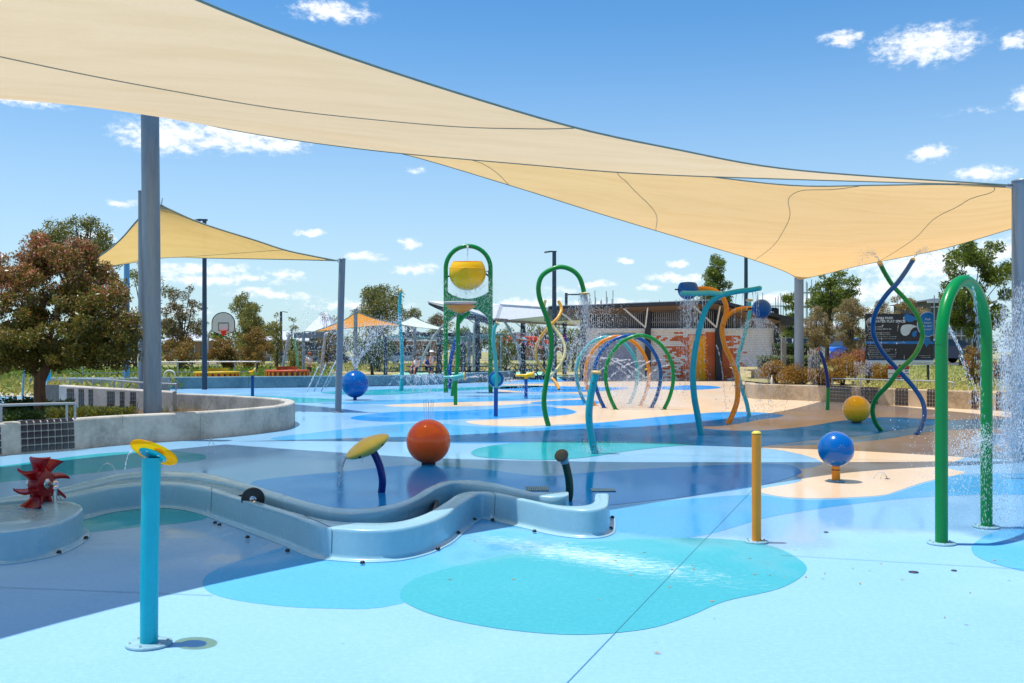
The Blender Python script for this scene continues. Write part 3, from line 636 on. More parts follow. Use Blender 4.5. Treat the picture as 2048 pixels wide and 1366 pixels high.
# ramp wall with dark tile bands
t = thing('tiled_ramp_wall', 'pale concrete ramp wall behind the left garden with six dark tile bands', 'wall', (-10, 24.5, 0))
RW = smooth_path([W(118, 770, 27.0), W(180, 774, 26.3), W(250, 778, 25.5), W(345, 783, 24.6)], 6)
RWb = [Vector((p.x, p.y, 0)) for p in RW]
rows = []
for p in RW: rows.append([Vector((p.x, p.y, -.05)), Vector((p.x, p.y, p.z - .03)), Vector((p.x, p.y + .03, p.z)), Vector((p.x, p.y + .3, p.z)), Vector((p.x, p.y + .3, -.05))])
MB().loft(rows, smooth=False, caps=True).build('wall_section', mat('pale_concrete', lin(198, 190, 180), rough=.85, var=.25, scale=1.5, bump=.3, var2=lin(160, 152, 144)), t)
gb = MB()
for a, b, nc in ((134, 148, 4), (157, 168, 3), (177, 186, 3), (214, 229, 4), (240, 249, 3), (260, 272, 3)):
    tile_band(t, RWb, a, b, nc, 5, .02, RW[8].z + .02 - (0.02 if a < 200 else .05), 1, top=False, backing=gb)
gb.build('grout_bed', M_GROUT, t)
t = thing('dark_retaining_wall', 'retaining wall coloured dark for its shade at the head of the ramp behind the tree', 'wall', (-12.8, 28, 0))
MB().add([W(86, 770, 29), W(121, 770, 27.3), W(121, 835, 27.3), W(86, 835, 29)], [(3, 2, 1, 0)]).vpoly([W(86, 770, 29.02), W(121, 770, 27.32), W(121, 822, 27.32), W(86, 822, 29.02)], .3).build('wall_section', mat('shaded_concrete', lin(84, 80, 74), rough=.9, var=.3, scale=3), t)  # the shade on this wall is put into its dark concrete colour
# long back wall
BWp = smooth_path([G(x, y) for x, y in [(60, 779), (200, 779), (330, 778), (470, 776.5), (600, 775), (740, 773), (860, 769.5), (960, 764.5), (1032, 759)]], 5)
t = thing('long_back_wall', 'long low concrete wall coloured with blue reflected light along the far edge of the splash pad', 'wall', (-12, 45, 0))
n = len(BWp)
for a, b in zip(range(0, n - 1, 8), list(range(8, n - 1, 8)) + [n - 1]):
    seg = BWp[a:b + 1]; seg = [seg[0].lerp(seg[1], .02)] + seg[1:]; mb = MB(); wall_loft(mb, seg, 0, .5, .3, 1)
    mb.build('wall_section', mat('blue_reflect_concrete', lin(120, 152, 160), rough=.8, var=.35, scale=.9, bump=.3, var2=lin(84, 118, 130)), t)  # blue reflected light is mixed into the concrete colour
# back terrace wall behind the ramp, in shade
t = thing('terrace_wall', 'lavender grey concrete terrace wall behind the ramp handrail', 'wall', (-18, 40, 0))
MB().vpoly([W(96, 758, 38), W(335, 756, 38), W(335, 790, 38), W(96, 790, 38)], .3).build('wall_section', M_CONC, t)
# right planter wall
rwp = [G(x, y) for x, y in [(1497, 778), (1490, 788), (1500, 796.5), (1560, 799.5), (1640, 803), (1750, 809.5), (1900, 817), (2060, 825), (2300, 838)]]
RP = smooth_path(rwp, 8)
t = thing('right_planter_wall', 'sandy concrete planter wall on the right with dark tile bands behind the yellow ball', 'planter wall', (12, 30, 0))
cuts = [0, 30, 42, 54, len(RP) - 1]
for a, b in zip(cuts, cuts[1:]):
    seg = RP[a:b + 1]; seg = [seg[0].lerp(seg[1], .03)] + seg[1:]; mb = MB(); wall_loft(mb, seg, 0, .5, .3, 1); mb.build('wall_section', M_CONCW, t)
gb = MB()
for a, b, nc in ((1655, 1702, 8), (1721, 1757, 6), (1791, 1817, 4), (1854, 1890, 6), (1941, 1958, 3), (1990, 2040, 8)):
    tile_band(t, RP, a, b, nc, 4, .02, .5, 1, backing=gb)
gb.build('grout_bed', M_GROUT, t)
t = thing('upper_planter_block', 'short pale concrete block stepping up behind the end of the right planter wall', 'wall', W(1506, 770, 36))
MB().box(W(1530, 757, 36.5), (.9, .5, .62)).box(W(1519, 740, 36.5), (1.0, .55, .06)).build('wall_section', M_CONCW, t)

# ------------------------------------------------------------------ posts
def post(label, px, Y, r, ztop, lean=0.0, z0=0.0, name='sail_post', mt=None, cat='sail post', cap=True):
    b = Vector(((px - 1024) * Y / F, Y, z0)); t = thing(name, label, cat, b)
    top = b + Vector((lean, 0, ztop - z0))
    MB().tube([b - Vector((0, 0, .05)), b.lerp(top, .5), top], r, 32).build('shaft', mt or M_GALV, t)
    if cap: MB().lathe([(r + .006, -.015), (r + .006, .008), (r * .6, .03), (.001, .035)], top, n=28).build('cap', M_GALV, t)
    MB().lathe([(r * 1.7, 0), (r * 1.7, .02), (r, .022)], (b.x, b.y, z0 + .001), n=28).build('base_plate', M_GALV, t)
    return t
post('tall thick galvanised post rising from the left garden to the big sail', 305.5, 17.88, .157, 5.92, -.05, .36)
post('second galvanised post directly behind the thickest left post', 288, 27, .15, 5.93, 0, .2)
post('slim post with sky blue lower half behind the rust tinted tree', 253.5, 40, .11, 5.15, 0, 0, mt=mat('sky_blue_post', lin(96, 160, 200), rough=.4, metal=.3, var=.2, streak=True))
post('galvanised post standing beside the far blue ball', 676, 25.9, .085, 3.99, .11)
post('thick galvanised post at the right edge behind falling spray', 2047, 14.62, .158, 4.10, 0)
post('galvanised post behind the orange shrubs holding the lowest corner of the sail', 1598, 33, .15, 4.02, 0, .45)
post('thin post under the peak of the orange sail', 711, 52.5, .10, 3.8, 0)
post('short thin post in front of the swing set', 607, 50, .08, 2.55, 0)
post('thin post beneath the white sail', 829, 56, .11, 2.9, 0)
post('pale thin post right of the white sail', 938, 57, .09, 2.7, 0)
def lamp(label, px, ytop, Y, r, arm, z0=0, panel=False):
    b = Vector(((px - 1024) * Y / F, Y, z0)); zt = W(px, ytop, Y).z; t = thing('street_lamp', label, 'street lamp', b)
    MB().tube([b, (b + Vector((0, 0, zt))) * .5 + b * .5 * 0 + Vector((0, 0, 0)) if False else Vector((b.x, b.y, (zt + z0) / 2)), Vector((b.x, b.y, zt))], [r * 1.15, r, r * .85], 14).build('pole', M_SLATE, t)
    s = 1 if arm > 0 else -1; L = abs(arm)
    MB().bar((b.x - s * .12, b.y, zt + .02), (b.x + s * L * .5, b.y, zt + .03), .09, .07).build('arm', M_SLATE, t)
    MB().box((b.x + s * L * .72, b.y, zt + .0), (L * .62, .3, .06), Matrix.Rotation(s * R(8), 3, 'Y')).build('lamp_head', M_SLATE, t)
    MB().box((b.x + s * L * .74, b.y, zt - .04), (L * .4, .22, .02), Matrix.Rotation(s * R(8), 3, 'Y')).build('diffuser', M_WHITE, t)
M_SLATE = mat('slate_paint', lin(44, 66, 84), rough=.45, var=.1)
lamp('tall dark lamp post in front of the basketball hoop', 409, 441, 41.3, .095, -.45)
lamp('dark lamp post rising behind the green swan neck pole', 1108.5, 504, 52, .12, -.5)
lamp('dark lamp post behind the amenities roof under the sail', 1492, 470, 66, .13, .5)
lamp('small distant lamp post between two thin gum trees', 562, 624, 110, .16, .7)
t = thing('sign_arm', 'thin lamp arm sticking out above the amenities roof', 'lamp arm', W(1132, 610, 62)); MB().tube([W(1132.5, 612, 62), W(1132.5, 586, 62)], .09, 8).tube([W(1132.5, 589, 62), W(1160, 589, 62)], .045, 8).build('bracket', M_SLATE, t)

# ------------------------------------------------------------------ sails
def bez(pts, n): return resample(smooth_path(pts, 8), n)
def sail(name, label, c0, c1, d0, d1, mt, seams=(), sag=0.0, n=36, m=36, corners=(), hem=.03, hemmt=None, loc=None):
    """Coons patch: c0,c1 run in u; d0,d1 run in v; c0 starts where d0 starts"""
    c0, c1 = bez(c0, n + 1), bez(c1, n + 1); d0, d1 = bez(d0, m + 1), bez(d1, m + 1); Gd = []
    for j in range(m + 1):
        v = j / m; row = []
        for i in range(n + 1):
            u = i / n
            p = (1 - v) * c0[i] + v * c1[i] + (1 - u) * d0[j] + u * d1[j] - ((1 - u) * (1 - v) * c0[0] + u * (1 - v) * c0[-1] + (1 - u) * v * c1[0] + u * v * c1[-1])
            p = p + Vector((0, 0, -sag * 16 * u * (1 - u) * v * (1 - v))); row.append(p)
        Gd.append(row)
    t = thing(name, label, 'shade sail', loc or Gd[m // 2][n // 2])
    MB().loft(Gd).build('canopy', mt, t)
    mb = MB()
    for e in (c0, c1, d0, d1): mb.tube(e, hem, 8)
    mb.build('edge_cable', hemmt or M_HEM, t)
    def surf(u, v):
        i = min(n - 1e-6, u * n); j = min(m - 1e-6, v * m); a, b = int(i), int(j); fa, fb = i - a, j - b
        return (Gd[b][a] * (1 - fa) + Gd[b][a + 1] * fa) * (1 - fb) + (Gd[b + 1][a] * (1 - fa) + Gd[b + 1][a + 1] * fa) * fb
    for sm in seams:
        pts = [surf(*uv) for uv in resample2(sm, 40)]
        MB().tube([p - Vector((0, 0, .012)) for p in pts], .0055, 6).build('seam', M_HEM, t)
    cs = [(c0[0], Gd[1][1]), (c0[-1], Gd[1][-2]), (c1[0], Gd[-2][1]), (c1[-1], Gd[-2][-2])]
    for k in corners:
        p, q = cs[k]; uu = [(0, 0), (1, 0), (0, 1), (1, 1)][k]; du, dv = (.055 if uu[0] == 0 else -.055), (.055 if uu[1] == 0 else -.055)
        L = [surf(*uu), surf(uu[0] + du, uu[1]), surf(uu[0] + du * .45, uu[1] + dv * .45), surf(uu[0], uu[1] + dv)]
        MB().add([x - Vector((0, 0, .02)) for x in L], [(0, 1, 2, 3)]).build('corner_patch', M_HEM2, t)
        dd = (p - q); dd.normalize(); sh = MB().tube([p, p + dd * .10], .02, 8)
        sh.tube(smooth_path([p + dd * .08 + Vector((0, 0, .03)), p + dd * .16 + Vector((0, 0, .03)), p + dd * .16 - Vector((0, 0, .03)), p + dd * .08 - Vector((0, 0, .03))], 3, True), .010, 6)
        sh.build('shackle', M_STEEL, t)
    return t, surf
def resample2(sm, n):
    pts = smooth_path([Vector((a, b, 0)) for a, b in sm], 8); pts = resample(pts, n); return [(min(1, max(0, p.x)), min(1, max(0, p.y))) for p in pts]
M_HEM = mat('grey_webbing', lin(128, 142, 134), rough=.8); M_HEM2 = mat('corner_webbing', lin(190, 176, 140), rough=.8)
rr, lf = (7.28, 14.62, 4.04), (-6.2, 17.15, 5.74)
nn_, ll = (-5.0, 3.2, 5.6), (-11, 9.3, 4.2)
sail('shade_sail', 'huge cream shade sail sweeping across the top left of the photo', 
     [rr, (4.4, 14.42, 4.08), (1.85, 14.4, 4.17), (.16, 14.47, 4.32), (-2.2, 14.95, 4.63), (-4.53, 16.16, 5.19), lf],
     [nn_, (-6.9, 5.8, 4.8), (-8.9, 7.8, 4.35), ll],
     [rr, (3.9, 13.4, 4.03), (2.0, 11.88, 4.0), (.155, 10.17, 4.02), (-2.39, 7.71, 4.3), (-3.94, 5.6, 4.75), nn_],
     [lf, (-7.4, 15.3, 5.48), (-8.3, 13.6, 5.1), (-9.6, 11.4, 4.55), ll], M_SAIL, corners=(0,), n=44, m=44, hem=.012, sag=-.4,
     seams=[[(0, .448), (.12, .398), (.244, .362), (.330, .380), (.394, .435), (.414, .55), (.406, .662), (.40, .8)]])
sail('shade_sail', 'cream shade sail hanging lower behind the huge one, with a small slit',
     [(-6.2, 17.72, 5.95), (-5.07, 17.8, 5.75), (-2.65, 17.6, 5.4), (-.67, 17.5, 5.06), (1.3, 17.26, 4.88), (2.99, 16.6, 4.55), (4.51, 16.04, 4.27), (5.6, 15.3, 4.15), (6.43, 14.74, 4.07), (7.3, 14.7, 4.03)],
     [W(1598, 559, 32.9), W(1650, 548, 31.2), W(1724, 530, 29), W(1874, 500, 25.5), W(2024, 457, 22.5), (13.2, 20.7, 5.0), (14.8, 20, 5.6)],
     [(-6.2, 17.72, 5.95), (-3.14, 18.7, 5.52), W(820, 311, 19.2), W(1025, 372, 20.4), W(1206, 429, 21.3), W(1389, 484, 23.9), W(1499, 517, 26.8), W(1570, 543, 30.6), W(1598, 559, 32.9)],
     [(7.3, 14.7, 4.03), (9.5, 15.7, 4.3), (12, 17.7, 4.9), (14.8, 20, 5.6)], M_SAIL2, corners=(1, 2), n=44, m=44, hem=.012,
     seams=[[(.85, 0), (.487, .35), (.225, .581), (.0, .722)], [(.575, 0), (.231, .325), (0, .475)], [(.24, .10), (.1, .228), (0, .296)], [(.95, .06), (.863, .25), (.794, .331), (.594, .625), (.375, .931), (.306, 1)]])
sail('shade_sail', 'golden shade sail at the left behind the two big posts',
     [W(322, 410, 27), W(375, 435, 26.8), W(425, 454, 26.6), W(512, 481, 26.4), W(570, 500, 26.2), W(630, 513, 26), W(672, 521, 25.9)],
     [W(150, 540, 31), W(215, 532, 35), W(255, 527, 40)],
     [W(322, 410, 27), W(300, 418, 27.1), W(278, 437, 27.5), W(240, 480, 28.6), W(200, 512, 29.7), W(150, 540, 31)],
     [W(672, 521, 25.9), W(600, 519, 28), W(430, 516, 33), W(330, 515, 37), W(255, 527, 40)], M_SAILO, corners=(0, 1), n=28, m=28, hem=.022,
     seams=[[(.72, 0), (.70, .4), (.62, 1)]])
sail('shade_sail', 'small orange shade sail behind the far blue ball',
     [W(629, 663, 54), W(688, 640, 53), W(712, 623, 52.4)], [W(735, 652, 58), W(790, 650, 58), W(832, 655, 56)],
     [W(629, 663, 54), W(688, 657, 56), W(735, 652, 58)], [W(712, 623, 52.4), W(740, 634, 53), W(780, 645, 54.5), W(832, 655, 56)], M_SAILR, n=16, m=16)
sail('shade_sail', 'small white shade sail to the right of the orange one',
     [W(795, 647, 60), W(812, 640, 60), W(826, 633, 60)], [W(860, 657, 66), W(890, 660, 65), W(912, 664, 64)],
     [W(795, 647, 60), W(825, 653, 63), W(860, 657, 66)], [W(826, 633, 60), W(850, 644, 61), W(880, 654, 62), W(912, 664, 64)], M_SAILW, n=16, m=16)

# ------------------------------------------------------------------ water channel
ZR = .24
outF = [(-120, 1060), (0, 1063.5), (60, 1057), (106, 1048), (145, 1033), (163, 1020), (166, 1014), (160, 1008.5), (145, 1004), (121, 999.5), (122, 996.5), (133, 993.5), (166, 987), (212, 977), (272, 970), (318, 968), (363, 970), (409, 978), (454, 992), (515, 1011), (575, 1030), (632, 1051), (680, 1057), (732, 1059.5), (794, 1057), (848, 1046), (890, 1029), (914, 1012), (943, 992), (960, 987), (981, 988), (1014, 994), (1064, 1004), (1105, 1012.6), (1147, 1018), (1188, 1019), (1213, 1012.6), (1218, 1002), (1218.5, 987)]
inF = [(-120, 1046), (0, 1043), (60, 1035.6), (82, 1029.5), (89, 1022), (85, 1013), (80, 1007), (84, 1003), (95, 999), (104, 995.5), (116, 991), (127, 988), (170, 979), (212, 971), (272, 964), (318, 962), (363, 963.5), (409, 970), (445, 980), (472, 990), (515, 1003), (575, 1021), (620, 1032.6), (666, 1041.6), (732, 1045), (794, 1042.5), (848, 1027), (890, 1004), (910, 990), (935, 982.7), (973, 982), (1002, 985.6), (1047, 996), (1105, 1007.6), (1147, 1011), (1176, 1008.4), (1188, 1002), (1189, 994), (1190, 987)]
outB = [(-120, 1010), (0, 995), (30, 989), (60, 984), (100, 978), (121, 975), (182, 960), (242, 946), (303, 941), (348, 941), (394, 944), (439, 951), (500, 967.5), (566, 988), (628, 1006), (690, 1016), (753, 1013), (815, 998), (856, 975), (890, 962), (939, 959.5), (981, 963.6), (1022, 973), (1056, 981), (1072, 984), (1105, 983.5), (1130, 982), (1137, 984)]
inB = [(-120, 1018), (0, 1003), (30, 1000), (60, 997), (100, 990), (121, 984), (182, 970), (242, 956), (303, 951), (348, 951.5), (394, 955), (439, 963), (500, 980), (566, 1001), (628, 1017), (690, 1026), (753, 1023), (807, 1010), (848, 992), (877, 975), (910, 966), (960, 969), (1002, 976), (1047, 987), (1072, 990.5), (1105, 992.5), (1128, 991.5), (1137, 989)]
def plan(px): return smooth_path([Vector((p.x, p.y, 0)) for p in (G(a, b, ZR) for a, b in px)], 6)
OF, IF_, OB, IB = plan(outF), plan(inF), plan(outB), plan(inB)
t = thing('water_channel', 'long winding grey fibreglass water channel with rounded rims and black bolt caps', 'water channel', (-.5, 8.2, 0))
def rim(outer, inner, flip, a, b):
    """moulded wall between the outer edge (with its foot flange) and the inner edge"""
    rows = []; n = len(outer)
    for i in range(a, b + 1):
        o, q = outer[i], inner[i]; tt = outer[min(i + 1, n - 1)] - outer[max(i - 1, 0)]; tt.normalize(); nn = Vector((-tt.y, tt.x, 0)) * flip
        x = (q - o); w = x.length; x.normalize()
        def P(d, z, base=o): return Vector((base.x, base.y, z)) + nn * d
        def I(f, z): return o.lerp(q, f) + Vector((0, 0, z))
        rows.append([P(-.062, .0), P(-.062, .008), P(-.055, .011), P(-.022, .014), P(-.012, .024), P(-.008, .045), P(0, ZR - .028), P(.004, ZR - .010), I(min(.4, .016 / w), ZR - .002), I(min(.5, .035 / w), ZR), I(1 - min(.4, .03 / w), ZR), I(1 - min(.3, .012 / w), ZR - .003), I(1, ZR - .014), I(1, ZR - .06), I(1, .03)])
    mb = MB(); mb.loft(rows, closed=True); m = len(rows[0]); mb.add(rows[0], [tuple(range(m))]); mb.add(rows[-1], [tuple(range(m))[::-1]]); return mb
nF = len(OF); jf = [0, 60, 104, 130, 182, nF - 1]
for a, b in zip(jf, jf[1:]): rim(OF, IF_, 1, a, b).build('channel_wall', M_FLUME, t)
for a in jf[1:-1]:   # dark sealed joints between the moulded sections
    o = OF[a]; tt = (OF[a + 1] - OF[a - 1]).normalized(); q = IF_[a]; nn = Vector((-tt.y, tt.x, 0))
    MB().tube([Vector((o.x, o.y, .05)) - nn * .0085, Vector((o.x, o.y, ZR - .02)) - nn * .001, o + (q - o) * .05 + Vector((0, 0, ZR + .001)), o + (q - o) * .95 + Vector((0, 0, ZR + .001))], .0022, 5).build('joint', M_BLACK, t)
nB = len(OB); jb = [0, 78, 140, nB - 1]
for a, b in zip(jb, jb[1:]):
    mb = rim(OB, IB, -1, a, b); mb.f = [f[::-1] for f in mb.f]; mb.build('channel_wall', M_FLUME, t)
fl = MB(); nb = 150
r0, r1 = resample(IF_, nb), resample(IB, nb)
# floor sheet follows both walls
fl.loft([[Vector((p.x, p.y, .03)) for p in r0], [Vector((p.x, p.y, .03)) for p in r1]]); fl.build('channel_floor', mat('wet_fibreglass', lin(58, 100, 112), rough=.12, var=.2), t)
for px, py in [(118, 1106), (172, 1077), (430, 1047), (439, 1051), (495, 1076), (575, 1103), (725, 1127), (876, 1099), (917, 1067), (949, 1040), (985, 1041), (1069, 1064), (1222, 1058), (1225, 1036), (20, 1122)]:
    p = G(px, py, .012); MB().lathe([(.019, 0), (.019, .009), (.016, .016), (.009, .022), (.001, .023)], p, n=14).build('bolt_cap', M_BLACK, t)
# inner lips of the sluice gates
for (a, b), (c, d) in [(((472, 990)), ((505, 981)))]:
    p0, p1 = G(a, b, ZR), G(c, d, ZR); p0.z = p1.z = .13; MB().bar(p0, p1, .02, .2).build('gate', M_BLACK, t)
p0, p1 = G(862, 1017, ZR), G(874, 978, ZR); p0.z = p1.z = .08; MB().bar(p0, p1, .03, .1).build('gate', M_BLACK, t)
# water surfaces
def strip(a0, a1, b0, b1, z, name, lb):
    A, B = resample(IF_[a0:a1], 60), resample(IB[b0:b1], 60)
    o = struct(MB().loft([[Vector((p.x, p.y, z)) for p in A], [Vector((p.x, p.y, z)) for p in B]]), name, M_WATER, lb); return o
strip(0, 58, 0, 28, ZR - .035, 'water', 'rippling water in the basin under the red wheel')
strip(58, 116, 28, 72, ZR - .03, 'water', 'thin water sliding along the raised bend of the channel')
strip(116, 214, 72, 150, .055, 'water', 'shallow dark water in the lower channel')
# red floor mark near the spout and the purple mark under the flow
MB().lathe([(.12, 0), (.12, .006), (.001, .007)], G(1160, 1035, .0) + Vector((0, .35, .033)), n=20).build('red_floor_disc', P_RED, t)

# red paddle wheel
c = W(84, 967, 8.95); ax = Vector((.975, -.22, 0)).normalized()
t = thing('paddle_wheel', 'dark red paddle wheel with cupped blades and a steel crank standing in the channel', 'water wheel', (c.x, c.y, ZR))
MB().lathe([(.001, -.05), (.105, -.05), (.135, -.04), (.135, .04), (.105, .05), (.001, .05)], c, ax, 28).build('hub', P_RED, t)
up = Vector((0, 0, 1)); sd_ = ax.cross(up).normalized()
for k in range(8):
    a = R(90 + k * 360 / 8 + 20); d = up * math.sin(a) + sd_ * math.cos(a); q = d.cross(ax).normalized(); rows = []
    for j in range(7):
        f = j / 6; r = .115 + .11 * f; hw = .05 + .055 * f ** 1.3; th = .026; lift = .03 * f * f
        row = [c + d * (r + .012 * math.cos(u * 1.4)) + ax * hw * u + q * (lift + .035 * f * u * u) for u in (-1, -.7, -.35, 0, .35, .7, 1)]
        row += [p + q * th for p in row[::-1]]; rows.append(row)
    MB().loft(rows, closed=True, caps=True).build('paddle', P_RED, t)
MB().tube([c - ax * .13, c + ax * .16], .019, 14).build('axle', M_STEEL, t)
MB().lathe([(.001, .05), (.045, .05), (.045, .058), (.03, .062), (.001, .062)], c, ax, 20).build('hub_plate', M_STEEL, t)
for s in (-.125, .135):
    p = c + ax * s
    MB().ball(p, .033, n=16, m=10).tube([p, Vector((p.x, p.y, ZR - .06))], .017, 12).build('bracket', M_STEEL, t)
p = c + ax * .16; MB().tube([p, p + Vector((.02, -.06, -.01)), p + Vector((.03, -.10, -.02))], .014, 10, round_end=True).ball(p + Vector((.032, -.11, -.022)), .024, n=12, m=8).build('crank_handle', M_STEEL, t)
# black gate wheel
c = W(506, 996, 9.08); c.z = .25; ax = Vector((.25, -.97, 0)).normalized()
t = thing('gate_wheel', 'black round sluice wheel with a short steel axle set in the channel', 'valve wheel', (c.x, c.y, .06))
MB().lathe([(.001, -.022), (.085, -.022), (.102, -.015), (.106, 0), (.102, .015), (.085, .022), (.001, .022)], c, ax, 30).build('wheel', M_BLACK, t)
MB().lathe([(.001, .022), (.032, .022), (.03, .028), (.001, .029)], c, ax, 24).build('hub_plate', M_STEEL, t)
MB().tube([c, c + ax * .10 + Vector((.012, 0, -.02))], .019, 14, round_end=True).build('axle', M_STEEL, t)

# ------------------------------------------------------------------ spray features, near to far
def fitting(name, label, cat, pts, r, mt, Y=None, n=6, sides=20, base=None, part='pole', group=None, rend=True):
    P = pxpath(pts, Y, n); b = Vector((P[0].x, P[0].y, 0)); P[0].z = min(P[0].z, 0)
    t = thing(name, label, cat, b, group)
    MB().tube(P, r, sides, round_end=False).build(part, mt, t)
    if base: ring_base(t, b, base)
    return t, P
# cyan post with tilted amber disc
b = G(298, 1290); t = thing('spray_post', 'bright cyan post topped by a tilted translucent amber disc', 'spray post', b)
MB().tube([b, W(299, 1100, 5.42), W(303, 916, 5.46)], [.0475, .0475, .0505], 36).build('pole', P_CYAN, t)
ring_base(t, b, .122)
nrm = Vector((.26, .50, .83)).normalized(); c = W(308, 905, 5.47)
MB().lathe([(.001, -.012), (.118, -.012), (.13, -.009), (.135, 0), (.13, .010), (.115, .014), (.001, .014)], c, nrm, 48).build('disc', P_DISC, t)
MB().lathe([(.001, -.022), (.074, -.022), (.078, -.018), (.078, -.012), (.001, -.012)], c, nrm, 40).build('flange', P_CYAN, t)
q = Vector((0, 0, 1)).rotation_difference(nrm)
for k in range(6):
    a = k * R(60) + .3; p = c + q @ Vector((math.cos(a) * .063, math.sin(a) * .063, -.024)); MB().lathe([(.006, .002), (.006, -.002), (.003, -.005), (.001, -.005)], p, nrm, 8).build('bolt', M_STEEL, t)
MB().lathe([(.028, .014), (.03, .02), (.02, .03), (.001, .032)], c + q @ Vector((.02, .01, 0)), nrm, 12).build('nozzle', P_RED, t)
for p_, r_, lb in ((G(1332 + 495, 1145), .035, 'dark round metal floor nozzle in front of the green arch'), (G(1908, 1142), .02, 'tiny floor nozzle just right of the larger dark one'), (G(1652, 1065), .02, 'small floor nozzle on the pale floor below the blue ball'), (G(1775, 958), .03, 'floor nozzle throwing two thin arcs beside the blue ball')):
    o = MB().lathe([(r_, .003), (r_, .006), (r_ * .6, .009), (.001, .009)], (p_.x, p_.y, 0), n=16).build('floor_nozzle', M_DARK, None, (p_.x, p_.y, 0)); tag(o, lb, 'floor nozzle', 'floor nozzles')
# yellow post
b = G(1513, 1085); t = thing('spray_post', 'plain mustard yellow post with a pale domed cap', 'spray post', b)
zt = W(1513, 869, b.y).z
MB().tube([b, b + Vector((0, 0, zt * .5)), b + Vector((0, 0, zt))], .0388, 32).build('pole', mat('paint_mustard', lin(255, 144, 0), rough=.35, coat=.2, var=.06), t)
MB().tube([b + Vector((0, 0, zt)), b + Vector((0, 0, zt + .006))], .0365, 28).build('gasket', M_BLACK, t)
MB().lathe([(.039, .006), (.039, .014), (.030, .024), (.015, .030), (.001, .031)], b + Vector((0, 0, zt)), n=28).build('cap', P_PYEL, t); ring_base(t, b, .098)
# yellow saucer on navy post
t, P = fitting('spray_cannon', 'soft yellow saucer spouting water from a curved navy blue post', 'spray cannon', [(763, 985), (765, 962), (761, 938), (754, 918), (746, 902)], .042, P_NAVY, 11.25)
nn = Vector((-.44, -.13, .89)).normalized(); c = W(735, 893, 11.2)
MB().lathe([(.001, -.098), (.07, -.092), (.15, -.072), (.22, -.045), (.262, -.015), (.268, 0), (.262, .018), (.22, .046), (.15, .072), (.07, .09), (.001, .096)], c, nn, 48).build('saucer', P_PYEL, t)
q = Vector((0, 0, 1)).rotation_difference(nn)
for px, py in ((767, 883), (725, 906)):
    p = W(px, py, 11.2); d = (p - c); d = d - nn * d.dot(nn); pp = c + Vector(((px - 735) * 11.2 / F, -.0, 0)) * 1.0
    # sits on the rim facing the viewer
    v = q.inverted() @ (p - c); rr_ = math.hypot(v.x, v.z); loc = c + q @ Vector((v.x, -math.sqrt(max(0, .235 ** 2 - v.x ** 2)), -.03)); MB().ball(loc, .017, n=12, m=8).build('nozzle', M_BLACK, t)
# brown cap post
t, P = fitting('spray_post', 'short dark green curved post with a brown round cap behind the channel', 'spray post', [(1136, 1004), (1139, 985), (1138, 960), (1133, 935), (1129, 921)], .042, P_DGREEN, 10.6)
MB().tube([W(1129.5, 925, 10.59), W(1127.5, 915, 10.57)], .046, 20).build('collar', mat('light_collar', lin(120, 165, 190), rough=.3), t)
MB().lathe([(.001, -.03), (.05, -.028), (.072, -.01), (.076, .005), (.065, .022), (.03, .03), (.001, .031)], W(1123, 911, 10.52), Vector((-.3, -.75, .6)), 28).build('cap', P_BROWN, t)
# balls
c = W(857, 885, 14.05); r = .312; t = thing('spray_ball', 'glossy orange ball sitting on the wet blue floor', 'spray ball', (c.x, c.y, 0))
c.z = .325; MB().ball(c, r, n=48, m=32).build('ball', P_BALLO, t); MB().lathe([(.1, 0), (.1, .03), (.13, .05)], (c.x, c.y, 0), n=20).build('foot', M_DARK, t)
MB().lathe([(r + .0008, -.003), (r + .0012, 0), (r + .0008, .003)], c, n=64).build('seam', P_BALLO, t)
b = G(1672, 963); c = W(1672, 898, b.y); t = thing('spray_ball', 'glossy blue ball on a short amber pedestal', 'spray ball', b)
MB().ball(c, .216, n=48, m=32).build('ball', P_BALLB, t); MB().tube([b, (b.x, b.y, c.z - .2)], .050, 24).build('pedestal', P_ORANGE, t)
MB().tube([(b.x, b.y, c.z - .26), (b.x, b.y, c.z - .248)], .0515, 24).build('gasket', M_BLACK, t); ring_base(t, b, .11)
for dx, dz in ((-.03, .04), (.0, .045), (.03, .04), (-.015, .065), (.018, .066), (0, -.14), (.02, -.14)):
    p = c + Vector((dx, -math.sqrt(.216 ** 2 - dx * dx - dz * dz), dz)); MB().ball(p, .0045, n=8, m=5).build('bolt', M_STEEL, t)
c = W(1713, 819, 22.1); t = thing('spray_ball', 'glossy yellow ball in front of the tiled planter wall', 'spray ball', (c.x, c.y, 0)); c.z = .31
MB().ball(c, .30, n=40, m=28).build('ball', P_BALLY, t); MB().lathe([(.1, 0), (.1, .03), (.13, .05)], (c.x, c.y, 0), n=20).build('foot', M_DARK, t)
c = W(710, 768, 32.5); t = thing('spray_ball', 'large blue ball on a thin stem spraying a fan of water', 'spray ball', (c.x, c.y, 0))
MB().ball(c, .445, n=40, m=28).build('ball', P_BALLB, t); MB().tube([(c.x, c.y, 0), (c.x, c.y, c.z - .4)], .06, 16).build('stem', P_BLUE, t)
# tan cap slim post
t, P = fitting('spray_post', 'tall slender turquoise bent post with a flat tan cap and dark nozzles', 'spray post', [(1190, 907), (1184, 880), (1179, 850), (1178, 825), (1181, 795), (1186, 770), (1192, 749)], .056, P_TURQ, 15.5)
MB().lathe([(.001, -.03), (.05, -.03), (.075, -.012), (.08, .006), (.06, .024), (.001, .032)], W(1193, 745, 15.5), (.12, -.1, 1), 28).build('cap', P_TAN, t)
for px, py in ((1185, 766), (1178, 829), (1185.5, 893)):
    MB().ball(W(px, py, 15.5) + Vector((0, -.052, 0)), .012, n=10, m=6).build('nozzle', M_BLACK, t)
